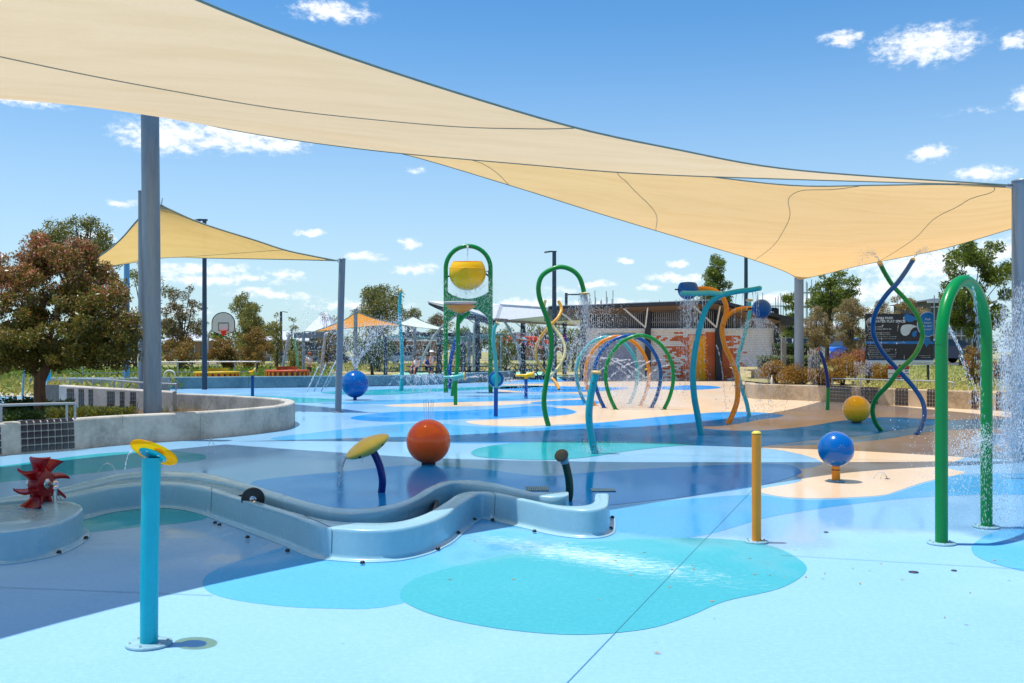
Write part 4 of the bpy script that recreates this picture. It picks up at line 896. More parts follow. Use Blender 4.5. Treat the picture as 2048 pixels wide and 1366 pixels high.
# big green arch
p0, p1 = G(1883, 1088), G(1973, 1055); d = (p1 - p0); L = d.length; d.normalize(); zc = 2.21 - L / 2
P = [p0 + Vector((0, 0, z)) for z in np.linspace(0, zc, 6)] + [p0.lerp(p1, .5) + d * (-math.cos(a) * L / 2) + Vector((0, 0, zc + math.sin(a) * L / 2)) for a in np.linspace(0, math.pi, 28)[1:-1]] + [p1 + Vector((0, 0, z)) for z in np.linspace(zc, 0, 6)]
t = thing('spray_arch', 'big glossy green pipe arch on the right with water blasting off its rear leg', 'spray arch', p0)
MB().tube(P, .0505, 32).build('pipe', P_GREEN, t); ring_base(t, p0, .115); ring_base(t, p1, .115)
MB().lathe([(.0515, -.004), (.0525, 0), (.0515, .004)], p0 + Vector((0, 0, 1.66)), n=28).build('joint_ring', P_GREEN, t)
# twisted poles pair (two pieces with their own feet joined at crossings)
t = thing('twisted_spray_poles', 'tall pair of twisted poles, one blue and one green, crossing like a ribbon', 'spray poles', W(1797, 866, 19.4) * 1.0); t.location.z = 0
g = pxpath([(1764, 863, 19.9), (1751, 845, 19.7), (1745, 820, 19.5), (1753, 795, 19.3), (1778, 768, 19.05), (1798, 741, 18.95), (1828, 712, 19.2), (1843, 682, 19.5), (1844, 660, 19.55), (1834, 630, 19.7), (1812, 600, 19.95), (1788, 574, 20.05), (1772, 550, 19.8), (1761, 529, 19.6)])
b_ = pxpath([(1832, 870, 18.95), (1843, 853, 19.2), (1849, 830, 19.5), (1845, 803, 19.75), (1826, 773, 19.95), (1797, 741, 20.05), (1767, 707, 19.8), (1749, 675, 19.5), (1746, 648, 19.4), (1754, 618, 19.2), (1774, 588, 19.0), (1793, 568, 19.0), (1810, 545, 19.2), (1824, 523, 19.4)])
MB().tube(g, .045, 18).build('green_pole', P_GREEN, t); MB().tube(b_, .045, 18).build('blue_pole', P_BLUE, t)
MB().tube([g[-1], g[-1] + (g[-1] - g[-3]).normalized() * .06], .05, 16).build('nozzle', P_TAN, t); MB().tube([b_[-1], b_[-1] + (b_[-1] - b_[-3]).normalized() * .06], .05, 16).build('nozzle', P_TAN, t)
# curved green and blue pole by the right wall
P = pxpath([(1655, 821), (1656, 795), (1656, 775), (1654, 752), (1649, 728), (1643, 711), (1638, 700)], 27.0, 5); t = thing('spray_post', 'curved post, green below and blue above, next to the tiled planter wall', 'spray post', (P[0].x, P[0].y, 0))
MB().tube(P[:11], .05, 16).build('lower_pole', P_GREEN, t); MB().tube(P[10:], .05, 16).build('upper_pole', P_NAVY, t); MB().tube([P[-1], P[-1] + Vector((-.06, 0, .03))], .055, 12).build('nozzle', mat('copper_tip', lin(160, 92, 60), rough=.4), t)
# turquoise T arch
t, P = fitting('spray_tree', 'tall turquoise curved pole spreading into a long flat arm that drips water', 'spray pole', [(1402, 870, 19), (1396, 835, 19), (1388, 790, 19), (1386, 740, 19), (1391, 695, 19), (1401, 650, 19), (1411, 620, 19), (1424, 602, 19), (1444, 590, 19), (1475, 583, 19), (1500, 580, 19), (1519, 576.5, 19)], [.062, .048], P_TURQ)
MB().tube(pxpath([(1366, 586.5), (1392, 587), (1420, 586), (1447, 589.5)], 19.0), .050, 18, round_end=True).build('arm', P_TEAL, t)
MB().ball(P[-1], .05, n=14, m=8).build('end_cap', P_TEAL, t)
# orange pole with two blue tipping buckets
t, P = fitting('bucket_tree', 'curving orange pole carrying two blue tipping buckets', 'spray pole', [(1456, 848), (1468, 822), (1475, 795), (1474, 755), (1464, 722), (1450, 692), (1444, 662), (1448, 640), (1453, 622), (1450, 604), (1440, 589), (1425, 580), (1405, 577), (1393, 579)], [.058, .05], P_ORANGE, 21.8)
MB().tube(pxpath([(1447, 650), (1452, 636), (1465, 624), (1482, 617.5), (1501, 617)], 21.75), .047, 16).build('branch', P_ORANGE, t)
def bucket(parent, c, r, n_=(0, 0, 1), mt=P_BLUE):
    MB().ball(c, r, (1, 1, 1), 30, 16, -1, .62, n_).ball(c, r * .95, (1, 1, 1), 30, 12, -1, .62, n_).build('bucket', mt, parent)
bucket(t, W(1376, 579, 21.7), .225, (.02, .1, 1)); bucket(t, W(1523, 618, 21.6), .212, (.1, .86, .5))
for px, py in ((1353, 579), (1500, 617)):
    MB().box(W(px, py, 21.65), (.07, .05, .03)).build('hinge', M_BLACK, t)
# turquoise pole with tan cap
t, P = fitting('spray_post', 'wavy turquoise pole with a tan mushroom cap beside the orange pole', 'spray post', [(1498, 832), (1493, 805), (1483, 775), (1476, 745), (1477, 712), (1486, 682), (1493, 655), (1499, 628), (1499, 604)], [.052, .045], P_TEAL, 24.5)
MB().lathe([(.001, -.03), (.07, -.02), (.095, .005), (.08, .03), (.001, .04)], W(1499, 601, 24.5), n=20).build('cap', P_TAN, t)
# hoops
hp = [(1232, 820), (1221, 797), (1213, 770), (1211, 745), (1216, 722), (1227, 702), (1243, 685), (1261, 675), (1280, 671), (1300, 675), (1319, 687), (1334, 706), (1344, 729), (1347, 752), (1344, 777), (1337, 800), (1328, 818)]
Y0 = D(819); H0 = [W(x, y, Y0) for x, y in hp]
for k, (bx, by, mt, cn) in enumerate(((1232, 820, P_GREEN, 'green spray hoop, nearest of the four in the tunnel'), (1209, 817, P_BLUE, 'royal blue spray hoop behind the green one'), (1190, 812.5, P_ORANGE, 'amber orange spray hoop between the blue and the turquoise one'), (1171, 808.5, P_TEAL, 'pale turquoise spray hoop at the back of the tunnel'))):
    off = G(bx, by) - G(1232, 820); pts = smooth_path([p + off for p in H0], 5)
    t = thing('spray_hoop', cn, 'spray hoop', Vector((pts[0].x, pts[0].y, 0)), 'four coloured hoops of the spray tunnel')
    MB().tube(pts, .052, 16).build('pipe', mt, t)
    for e in (pts[0], pts[-1]): MB().lathe([(.09, .001), (.09, .012), (.05, .016)], (e.x, e.y, 0), n=16).build('foot', mt, t)
    for a in (10, 22, 40, 58, 70):
        p = pts[a]; MB().ball(p + Vector((0, -.05, 0)), .008, n=6, m=4).build('nozzle', M_STEEL, t)
t, P = fitting('spray_post', 'short pale turquoise post standing behind the hoops', 'spray post', [(1297, 774), (1297, 755), (1298, 741)], .07, P_TEAL, 44)
MB().lathe([(.001, -.03), (.12, -.02), (.15, .0), (.1, .04), (.001, .05)], W(1295, 738, 43.9), (-.3, 0, 1), 16).build('cap', P_YELLOW, t)
# green swan neck
t, P = fitting('swan_neck_shower', 'green swan neck pole bending over into a shower nozzle', 'spray pole', [(1097, 852), (1090, 825), (1088, 795), (1094, 755), (1102, 715), (1103, 680), (1097, 645), (1087, 618), (1079, 595), (1077, 572), (1084, 552), (1102, 539), (1123, 534), (1145, 541), (1160, 557), (1168, 584)], [.055, .05], P_GREEN, 21.2)
MB().lathe([(.055, .0), (.12, -.015), (.12, -.03), (.05, -.045), (.001, -.045)], W(1169, 585, 21.2), n=22).build('nozzle', P_TAN, t)
# yellow and cream twist
t = thing('twisted_spray_poles', 'slim pair of twisted poles, one amber and one cream, behind the green swan neck', 'spray poles', (W(1098, 779, 41).x, 41, 0))
MB().tube(pxpath([(1089, 778.5, 41.2), (1080, 762, 41), (1088, 757, 40.7), (1103, 749, 40.6), (1120, 730, 40.8), (1130, 703, 41), (1125, 680, 41.2), (1108, 655, 41.4), (1094, 636, 41.3), (1088, 618, 41), (1091, 600, 40.9)][0:1] + [(1092, 766, 40.9), (1101, 752, 40.6), (1118, 733, 40.8), (1130, 705, 41), (1125, 680, 41.2), (1108, 655, 41.4), (1094, 636, 41.3), (1088, 618, 41), (1091, 600, 40.9)]), .062, 12).build('cream_pole', P_CREAM, t)
MB().tube(pxpath([(1118, 779, 40.8), (1109, 762, 41.1), (1090, 745, 41.4), (1074, 720, 41.1), (1071, 700, 41), (1081, 675, 40.8), (1100, 652, 40.6), (1116, 635, 40.7), (1123, 618, 41), (1117, 602, 41.1)]), .066, 12).build('amber_pole', paint('paint_light_amber', (236, 168, 60)), t)
# tipping bucket arch
Yb = 38.3; t = thing('dump_bucket_tower', 'tall green arch with a big yellow dump bucket hanging inside', 'dump bucket', (W(936, 785, Yb).x, Yb, 0))
l0, l1 = W(891.5, 785, Yb), W(981, 787, Yb); L = (l1.x - l0.x); zt = W(936, 492, Yb).z; zc = zt - L / 2
P = [Vector((l0.x, Yb, z)) for z in np.linspace(0, zc, 6)] + [Vector(((l0.x + l1.x) / 2 - math.cos(a) * L / 2, Yb, zc + math.sin(a) * L / 2)) for a in np.linspace(0, math.pi, 30)[1:-1]] + [Vector((l1.x, Yb, z)) for z in np.linspace(zc, 0, 6)]
MB().tube(P, .085, 20).build('frame', P_GREEN, t)
top = [(894, 583), (905, 590), (920, 595.5), (936, 598), (952, 595.5), (967, 590), (979, 582)]; bot = [(979, 646), (972, 632), (958, 621), (940, 617), (920, 621), (906, 632), (894, 646)]
MB().vpoly([W(x, y, Yb - .04) for x, y in top + bot], .08, (0, 1, 0)).build('panel', P_GREEN, t)
bc = W(935, 546, Yb)
pr = []
for i in range(21):
    a = -math.pi / 2 + (math.asin(.62) + math.pi / 2) * i / 20; pr.append((max(.001, math.cos(a) * .71), math.sin(a) * (.67 if a < 0 else .72)))
mb = MB().lathe(pr, bc, (0, -.12, 1), 36); mb.lathe([(a * .96, b * .96) for a, b in pr], bc, (0, -.12, 1), 36); mb.build('bucket', P_YELLOW, t)
fr = []
for i in range(15):
    u = -1 + 2 * i / 14; w = math.sqrt(max(0, 1 - u * u)); fr.append(bc + Vector((u * .69, -.705 * math.sqrt(max(0, 1 - (u * .8) ** 2)), .16 - .015)))
MB().tube(fr, .012, 6).build('crease', P_YELLOW, t)
MB().tube([W(895, 553, Yb), W(900, 552, Yb)], .03, 8).build('hinge', M_BLACK, t); MB().tube([W(971, 547, Yb), W(978, 553, Yb)], .03, 8).tube(smooth_path([W(972, 545, Yb), W(975, 542, Yb), W(977, 547, Yb), W(974, 551, Yb)], 3, True), .015, 6).build('hinge', M_BLACK, t)
# funnel on green post
t, P = fitting('spray_funnel', 'pale leaf shaped bowl with an orange funnel on a curved green post', 'spray funnel', [(905, 792), (907, 775), (913, 745), (916, 710), (916, 675), (916, 650), (918, 628)], .075, P_GREEN, 35.4)
c = W(921, 604, 35.4); rows = []
for i in range(9):
    f = i / 8; r = .57 * (1 - f) ** .8 + .04; z = -.40 * f ** .55
    rows.append([c + Vector((math.cos(a) * r * 1.0, math.sin(a) * r * .55, z)) for a in np.linspace(0, 2 * math.pi, 29)[:-1]])
MB().loft(rows[1:], closed=True).build('funnel', paint('funnel_orange', (226, 138, 52)), t)
MB().loft([[c + Vector((math.cos(a) * r, math.sin(a) * r * .6, z)) for a in np.linspace(0, 2 * math.pi, 29)[:-1]] for r, z in ((.38, -.10), (.58, -.03), (.60, .0), (.56, .02), (.36, -.05))], closed=True).build('rim', mat('pale_rim', lin(196, 192, 184), rough=.5), t)
MB().tube(pxpath([(940, 625), (928, 632), (919, 645)], 35.4), .07, 12).build('branch', P_GREEN, t)
# ring post
b = G(991.5, 833); t = thing('spray_post', 'turquoise and blue post with a round blue ring at its middle', 'spray post', b)
MB().tube([b, W(992, 775, b.y)], .052, 20).build('lower_pole', P_BLUE, t)
MB().tube(pxpath([(992, 776), (993, 745), (990, 712), (987, 685), (988, 660), (993, 648)], b.y), [.052, .045], 18).build('upper_pole', P_TEAL, t)
c = W(992, 758, b.y); ringp = [c + Vector((math.cos(a) * .152, 0, math.sin(a) * .152)) for a in np.linspace(0, 2 * math.pi, 33)[:-1]]
MB().lathe([(.125, -.03), (.185, -.03), (.192, 0), (.185, .03), (.125, .03)], c, (0, 1, 0), 40).build('ring', P_BLUE, t)
MB().lathe([(.001, -.04), (.12, -.04), (.128, -.03), (.128, .03), (.001, .035)], c, (0, 1, 0), 32).build('disc', P_TURQ, t)
MB().lathe([(.045, -.02), (.065, -.01), (.06, .02), (.001, .03)], W(995, 647, b.y), (.7, 0, .7), 16).build('cap', P_TAN, t)
# small cannons
def cannon(label, px, pb, ptop, polec, headc, Y, nozzle, r=.055, kind=0):
    b = Vector(((px - 1024) * Y / F, Y, 0)); t = thing('spray_cannon', label, 'spray cannon', b)
    zt = W(px, ptop, Y).z; MB().tube([b, (b.x, Y, zt)], r, 16).build('pole', polec, t)
    MB().tube([(b.x, Y, zt - .01), (b.x, Y, zt + .10)], r * 1.2, 16).build('swivel', headc, t)
    s = nozzle; MB().tube([(b.x - s * .36, Y, zt + .10), (b.x - s * .05, Y, zt + .10), (b.x + s * .18, Y, zt + .12), (b.x + s * .24, Y, zt + .13)], [.035, .05, .085, .10], 16).build('barrel', headc, t)
    MB().lathe([(.001, 0), (.10, 0), (.12, .02), (.12, .05), (.09, .06)], (b.x + s * .23, Y, zt + .13), (s, 0, .1), 20).build('muzzle', P_TAN, t); return t
cannon('green post with a turquoise water cannon in front of the dump bucket', 911, 810, 761, P_GREEN, P_TEAL, D(810), 1)
cannon('blue post with a yellow water cannon left of the green swan neck', 1052, 797, 757, P_BLUE, P_YELLOW, D(797), 1)
t = cannon('blue post with a small yellow bell shaped head near the long wall', 505, 795, 750, P_BLUE, P_YELLOW, D(795), .35)
t, P = fitting('spray_post', 'tall thin cyan pole with a slight bend right of the far blue ball', 'spray post', [(802.5, 782), (804, 750), (804, 715), (802, 670), (799, 625), (801, 584)], [.085, .06], P_CYAN, 39.8)
MB().ball(W(801, 582, 39.8), .09, n=12, m=8).build('cap', P_TAN, t)
t, P = fitting('spray_post', 'curved blue pole with turquoise foot seen between the legs of the green arch', 'spray post', [(899, 778), (899, 755), (900, 735), (903, 712), (909, 690), (916, 668)], .085, P_BLUE, 42)
# drains
for (x0, y0, x1, y1, lb) in ((1052, 974, 1098, 983, 'slotted steel drain grate behind the channel'), (1184, 978, 1232, 984, 'small rectangular drain cover right of the channel mouth')):
    a, b2 = G(x0, y1), G(x1, y1); yy = D(y0); t = thing('drain_grate', lb, 'drain', (a.x, a.y, 0))
    MB().box(((a.x + b2.x) / 2, (a.y + yy) / 2, .004), (b2.x - a.x, yy - a.y, .006)).build('frame', M_DARK, t)
    nb_ = 12
    for k in range(nb_):
        x = a.x + (b2.x - a.x) * (k + .5) / nb_; MB().box((x, (a.y + yy) / 2, .009), ((b2.x - a.x) / nb_ * (.55 if y0 == 974 else .93), (yy - a.y) * .9, .005)).build('bar', M_FLANGE, t)

# ------------------------------------------------------------------ amenities block
Yf = 54.0; t = thing('amenities_block', 'brick amenities block with louvred top, orange door and charcoal skillion roof', 'building', (9.2, Yf + 3, 0))
X0, X1 = W(1172, 0, Yf).x, W(1553, 0, Yf).x; ZT = 2.74
MB().box(((X0 + X1) / 2, Yf + 2.6, ZT / 2 - .02), (X1 - X0 - .02, 5.0, ZT - .04)).build('wall', M_GROUT, t)
MB().box(((X0 + X1) / 2, Yf + 2.5, ZT + .02), (X1 - X0 + .06, 5.2, .13)).build('coping', mat('white_coping', (.72, .72, .70), rough=.6), t)
bw, bh, g = .240, .0965, .012; rd = random.Random(5); wb, rb = MB(), MB()
ob0, ob1 = W(1379, 0, Yf).x, W(1414, 0, Yf).x; gd0, gd1 = W(1199, 0, Yf).x, W(1270, 0, Yf).x
for r in range(28):
    z = .02 + bh * (r + .5); x = X0 - (bw / 2 if r % 2 else 0)
    while x < X1 - .02:
        a, b = max(x, X0), min(x + bw, X1); cx = (a + b) / 2; px = 1024 + cx / Yf * F
        inside = (ob0 - .02 < cx < ob1 + .02 and z < 2.50) or (gd0 < cx < gd1 and z < 2.55)
        if not inside and b - a > .03:
            pr = 0
            if 1285 < px < 1379 and r < 27: pr = ((px - 1285) / 92) ** 1.9 * (1.0 if r < 24 else .45) * (.75 + .25 * math.sin(r * .9))
            if 1414 <= px < 1448 and r < 27: pr = 1
            if 1448 <= px < 1500 and r < 25: pr = 1 - ((px - 1448) / 52) ** 1.1
            if 1262 < px < 1275 and r < 9: pr = .12
            m_ = rb if rd.random() < pr else wb
            m_.box((cx, Yf + .085 - rd.uniform(0, .004), z), (b - a - g, .035, bh - g))
        x += bw
wb.build('white_bricks', M_BRWHITE, t, kind='stuff'); rb.build('red_bricks', M_BRRED, t, kind='stuff')
# right return of the wall
wb = MB()
for r in range(28):
    y = Yf + .1 - (bw / 2 if r % 2 else 0)
    while y < Yf + 5: wb.box((X1 + .005, y + bw / 2, .02 + bh * (r + .5)), (.03, bw - g, bh - g)); y += bw
wb.build('side_bricks', M_BRWHITE, t, kind='stuff')
dr = MB().box(((ob0 + ob1) / 2, Yf + .11, 1.23), (ob1 - ob0, .05, 2.42)).build('door', paint('door_orange', (255, 170, 10), rough=.4), t)
MB().box((ob0 - .05, Yf + .09, 1.26), (.07, .08, 2.5)).box((ob1 + .02, Yf + .09, 1.26), (.05, .08, 2.5)).box(((ob0 + ob1) / 2, Yf + .09, 2.49), (ob1 - ob0 + .16, .08, .07)).build('frame', P_BRRED if False else M_BRRED, dr)
MB().box((ob1 - .12, Yf + .07, 1.05), (.14, .05, .03)).build('handle', M_STEEL, dr)
dr = MB().box(((gd0 + gd1) / 2, Yf + .12, 1.26), (gd1 - gd0, .05, 2.5)).build('shutter', mat('lilac_grey', lin(150, 154, 172), rough=.5), t)
sl = MB()
for k in range(26): sl.box(((gd0 + gd1) / 2, Yf + .088, .05 + k * .095), (gd1 - gd0 - .06, .02, .07))
sl.build('slats', mat('lilac_grey2', lin(160, 164, 182), rough=.5), dr, kind='stuff')
MB().box((gd0 - .02, Yf + .09, 1.27), (.06, .08, 2.56)).box((gd1 + .02, Yf + .09, 1.27), (.06, .08, 2.56)).box(((gd0 + gd1) / 2, Yf + .09, 2.56), (gd1 - gd0 + .1, .08, .06)).build('frame', M_FLANGE, dr)
ls = MB(); x = X0 + .2
while x < X1 - .15: ls.box((x, Yf + .12, 3.28), (.038, .06, .98)); x += .107
ls.build('louvre_slats', mat('louvre_grey', lin(165, 162, 166), rough=.5), t, kind='stuff')
MB().box(((X0 + X1) / 2, Yf + 4.6, 3.3), (X1 - X0, .1, 1.1)).box(((X0 + X1) / 2 - 1, Yf + 1.4, 3.3), (X1 - X0 - 3, .05, .7)).build('inner_wall', M_DARK, t)
for a, b, y_, h_ in ((1262, 1288, 626, .05), (1310, 1340, 636, .05), (1296, 1375, 644, .09), (1405, 1420, 624, .05)):
    p, q = W(a, y_, Yf + 1.3), W(b, y_, Yf + 1.3); MB().bar(p, q, .04, h_).build('light_tube', M_WHITE, t)
for px, w in ((1167, .30), (1295, .30), (1436, .34), (1551, .24)):
    x = W(px, 0, Yf).x; MB().box((x, Yf - .15, 1.95), (w, .2, 3.9)).build('column', mat('column_charcoal', lin(38, 40, 46), rough=.5), t)
MB().box(((X0 + X1) / 2, Yf - .02, 3.85), (X1 - X0, .25, .2)).build('lintel', M_DARK, t)
for a, b in (((1242, 612), (1292, 656)), ((1296, 609), (1290.5, 655)), ((1382, 607), (1434, 656)), ((1441, 607), (1432.5, 655)), ((1110, 616), (1163, 656))):
    MB().bar(W(*a, Yf - 1.0), W(*b, Yf - .2), .07).build('brace', M_WHITE, t)
Yr = 52.4
def slab(pts, th, mt, nm):
    return MB().poly([], 0) if not pts else None
top = [W(1098, 613, Yr), W(1440, 600, Yr), W(1590, 636, Yr), Vector((16.5, 61, 2.9)), Vector((11.5, 62, 3.95)), Vector((2.0, 62, 3.6))]
mb = MB(); n = len(top); dn = [p - Vector((0, 0, .16)) for p in top]
mb.add(top, [(0, 1, 4, 5), (1, 2, 3, 4)]).add(dn, [(5, 4, 1, 0), (4, 3, 2, 1)]).add(top + dn, [(i, n + i, n + (i + 1) % n, (i + 1) % n) for i in range(n)])
rf = mb.build('roof', mat('roof_charcoal', lin(52, 54, 60), rough=.5), t)
mb = MB()
for i in range(130):
    f = i / 129; p = top[0].lerp(top[1], f); mb.tube([p + Vector((0, -.02, .02)), p.lerp(top[5].lerp(top[4], f), .6) + Vector((0, 0, .02))], .028, 6, caps=True)
mb.build('corrugation', mat('zinc_roof', lin(190, 192, 196), rough=.4, metal=.3), rf, kind='stuff')
a, b, c_ = dn[0] + Vector((.3, .4, -.02)), dn[1] + Vector((-.1, .4, -.02)), dn[2] + Vector((-.6, .4, -.02))
MB().add([a, b, b + Vector((0, 1.3, -.28)), a + Vector((0, 1.3, -.28))], [(0, 1, 2, 3)]).add([b, c_, c_ + Vector((-.4, 1.3, -.28)), b + Vector((0, 1.3, -.28))], [(0, 1, 2, 3)]).build('soffit', mat('soffit_brown', lin(120, 98, 78), rough=.7), rf)

# ------------------------------------------------------------------ pavilion with white roof
t = thing('pavilion', 'long open pavilion with a low white roof on black columns', 'pavilion', (1.5, 64, 0))
A = [W(855, 602, 58), W(1000, 608, 60), W(1172, 620, 68), W(1172, 650, 73), W(990, 638, 58), W(936, 620, 57), W(905, 612, 57)]
mb = MB(); dn = [p - Vector((0, 0, .12)) for p in A]; n = len(A)
mb.add(A, [(0, 6, 1), (6, 5, 1), (5, 4, 1), (4, 3, 2, 1)]).add(dn, [(0, 1, 6), (6, 1, 5), (5, 1, 4), (1, 2, 3, 4)]).add(A + dn, [(i, (i + 1) % n, n + (i + 1) % n, n + i) for i in range(n)])
mb.build('roof', mat('white_roof', (.80, .80, .78), rough=.55), t)
pts = smooth_path([W(857, 606, 57.9), W(885, 614, 57.5), W(910, 621, 57), W(938, 627, 56.9), W(965, 633, 57.2), W(993, 643, 57.8)], 4)
MB().loft([[p + Vector((0, 0, .02)), p + Vector((0, .3, .02)), p + Vector((0, .3, -.34 * min(1, .25 + i / 8))), p + Vector((0, 0, -.34 * min(1, .25 + i / 8)))] for i, p in enumerate(pts)], closed=True, smooth=False, caps=True).build('eave_beam', M_DARK, t)
MB().bar(W(992, 640, 57.9), W(1172, 651, 72.9), .2, .2).build('gutter', mat('gutter_tan', lin(168, 140, 120), rough=.6), t)
for px, Y, w in ((955, 58, .26), (1046, 62, .30), (1129, 68, .28), (1045, 72, .2)):
    x = W(px, 0, Y).x; MB().box((x, Y, 1.85), (w, w, 3.7)).build('column', mat('column_charcoal', (0, 0, 0)), t)
for a, b, Y in (((928, 632), (953, 650), 58), ((1025, 640), (1043, 655), 62), ((1112, 654), (1128, 668), 68), ((1140, 655), (1130, 668), 68)):
    MB().bar(W(*a, Y), W(*b, Y), .06).build('brace', M_WHITE, t)
# dark slatted pergola
t = thing('pergola', 'dark slatted pergola beyond the white pavilion', 'pergola', (-9, 74, 0))
for k in range(9):
    Y = 66 + k * 2.2; MB().bar(W(800 - k * 3, 666.5, 66) + Vector((0, k * 2.2, 0)), W(965, 668.5, 66) + Vector((0, k * 2.2, 0)), .10, .16).build('beam', M_DARK, t)
for k in range(7):
    MB().bar(W(776 + k * 26, 672, 66), W(776 + k * 26, 672, 66) + Vector((.6, 18, -.0)), .09, .10).build('rafter', M_DARK if k % 2 else M_FLANGE, t)
MB().bar(W(757, 683, 66), W(806, 667, 66), .10, .10).build('edge_beam', M_FLANGE, t)
for px in (771, 880, 928): MB().box((W(px, 0, 66).x, 66, 1.3), (.24, .24, 2.6)).build('post', mat('post_slate_blue', lin(52, 70, 96), rough=.6), t)
t = thing('pergola', 'low pergola with pale slats behind the funnel', 'pergola', (-3, 70, 0))
for k in range(8): MB().bar(W(868 + k * 6, 690 - k * 2.2, 60), W(955 + k * 8, 681 - k * 2.0, 66), .11, .07).build('slat', M_FLANGE if k % 2 else M_DARK, t)
for px in (881, 1000): MB().box((W(px, 0, 63).x, 63, 1.05), (.18, .18, 2.1)).build('post', M_DARK, t)

# ------------------------------------------------------------------ playground
M_TUBE = mat('grey_tube', lin(168, 172, 178), rough=.4, metal=.3)
t = thing('swing_frame', 'grey swing frame with splayed legs and one mint leg', 'swing frame', (W(620, 0, 56).x, 56, 0))
MB().bar(W(588, 671, 56), W(656, 671, 56), .12, .30).build('top_beam', mat('swing_beam', lin(128, 138, 150), rough=.5), t)
for a in (([(582, 671), (577, 676), (562, 738)]), ([(655, 668), (650, 676), (641, 748)])):
    P = [W(*q, 55.5) for q in a]; P[-1].z = 0; P[-1].x = W(a[-1][0] - 1, 0, 55.5).x; MB().tube(smooth_path(P, 4), .085, 10).build('leg', M_TUBE, t)
P = [W(588, 676, 56.5), W(593, 705, 57), W(597, 742, 57.5)]; P[-1].z = 0; MB().tube(P, .085, 10).build('leg', mat('mint_paint', lin(130, 196, 168), rough=.5), t)
P = [W(580, 676, 56.5), W(579, 700, 57)]; MB().tube(P, .06, 8).build('chain_bar', M_TUBE, t)
t = thing('climbing_arch', 'tall curved grey climbing arch with orange rope nets and coloured balls', 'climbing frame', (W(960, 0, 60).x, 60, 0))
for pts in ([(838, 745), (846, 715), (858, 690), (875, 663), (893, 645), (915, 628)], [(947, 745), (948, 670), (950, 648), (958, 630), (968, 625), (985, 624)], [(980, 745), (981, 640)], [(1007, 640), (1022, 665), (1036, 700), (1042, 742)], [(1100, 745), (1093, 700), (1078, 670)], [(1130, 745), (1146, 690), (1160, 668)], [(1001, 745), (1002, 700), (1003, 672)]):
    P = [W(*q, 60) for q in pts]; MB().tube(smooth_path(P, 4), .075, 8).build('arch_tube', M_TUBE, t)
MR = mat('orange_rope', lin(226, 82, 36), rough=.7)
rd = random.Random(3)
for k in range(14):
    x0 = 1005 + rd.uniform(-4, 60); y0 = 664 + rd.uniform(-1, 14) + (x0 - 1005) * .18; x1 = x0 + rd.uniform(28, 60); y1 = y0 + rd.uniform(2, 14)
    P = [W(x0, y0, 60.5), W((x0 + x1) / 2, (y0 + y1) / 2 + rd.uniform(-4, 5), 60.5 + rd.uniform(-.5, .5)), W(x1, y1, 60.5)]; MB().tube(smooth_path(P, 5), .035, 5).build('rope', MR, t)
for pts in ([(1142, 681), (1155, 678), (1166, 682)], [(1110, 690), (1120, 698), (1128, 692)], [(1111, 694), (1122, 702), (1130, 697)], [(1142, 683), (1166, 683.5)]):
    MB().tube(smooth_path([W(*q, 60.5) for q in pts], 4), .04, 5).build('rope', MR, t)
for px, py, c3, r in ((1050, 681, (40, 150, 190), .16), (1045, 679, (70, 160, 120), .12), (1052, 688, (220, 60, 150), .10), (1043, 684, (200, 60, 120), .08), (1130, 673, (214, 50, 170), .14), (1134, 682, (30, 90, 200), .15), (1132, 678, (150, 60, 200), .1)):
    MB().ball(W(px, py, 60.2), r, n=10, m=6).build('climbing_ball', mat('ball%d' % px, lin(*c3), rough=.4), t)
def bench(label, x0, x1, ytop, Y, c_side, c_top, bx0, bx1, by0, pat):
    cx = W((x0 + x1) / 2, 0, Y).x; r = (W(x1, 0, Y).x - W(x0, 0, Y).x) / 2; zt = W(0, ytop, Y).z; t = thing('round_bench', label, 'bench', (cx, Y, 0))
    MB().lathe([(r * .93, .15), (r, zt - .06), (r, zt), (r * .62, zt + .005), (r * .6, zt - .05)], (cx, Y, 0), n=48).build('seat', c_top, t)
    n = 60
    for k in range(n):
        a = math.pi * (1 + (k + .5) / n); p = Vector((cx + math.cos(a) * r * .975, Y + math.sin(a) * r * .975, 0)); d = Vector((math.cos(a), math.sin(a), 0))
        mt = c_side if (k * 7 % 5) in pat else M_BENCHD
        MB().box((p.x, p.y, zt / 2), (.075, .04, zt - .03), Matrix.Rotation(a + math.pi / 2, 3, 'Z')).build('slat', mt, t)
    a, b = W(bx0, by0, Y + .3), W(bx1, by0, Y + .3); pts = [a.lerp(b, f) + Vector((0, .22 * math.sin(math.pi * f), 0)) for f in np.linspace(0, 1, 9)]
    MB().loft([[p, p + Vector((0, .06, 0)), Vector((p.x, p.y + .06, zt)), Vector((p.x, p.y, zt))] for p in pts], closed=True, smooth=False, caps=True).build('backrest', c_top, t)
M_BENCHD = mat('bench_dark', lin(110, 44, 20), rough=.6)
bench('round yellow slatted bench with a low backrest behind the long wall', 389, 479, 743, 48, P_ORANGE, mat('bench_yellow', lin(214, 176, 20), rough=.5), 413, 456, 736, (0, 1, 3))
bench('round orange slatted bench with a red orange backrest behind the long wall', 531, 618, 740, 48, P_ORANGE, mat('bench_orange', lin(206, 76, 22), rough=.5), 553, 594, 733, (0, 2))
def rail(label, pts, posts, r, zfoot, name='handrail', mid=False, cat='handrail'):
    P = [Vector(p) for p in pts]; t = thing(name, label, cat, (P[0].x, P[0].y, zfoot)); MB().tube(smooth_path(P, 5), r, 10).build('rail', M_TUBE, t)
    if mid: MB().tube([p - Vector((0, 0, .5)) for p in P], r * .7, 8).build('rail', M_TUBE, t)
    for q in posts: MB().tube([Vector((q[0], q[1], zfoot)), Vector(q)], r * .9, 10).build('post', M_TUBE, t)
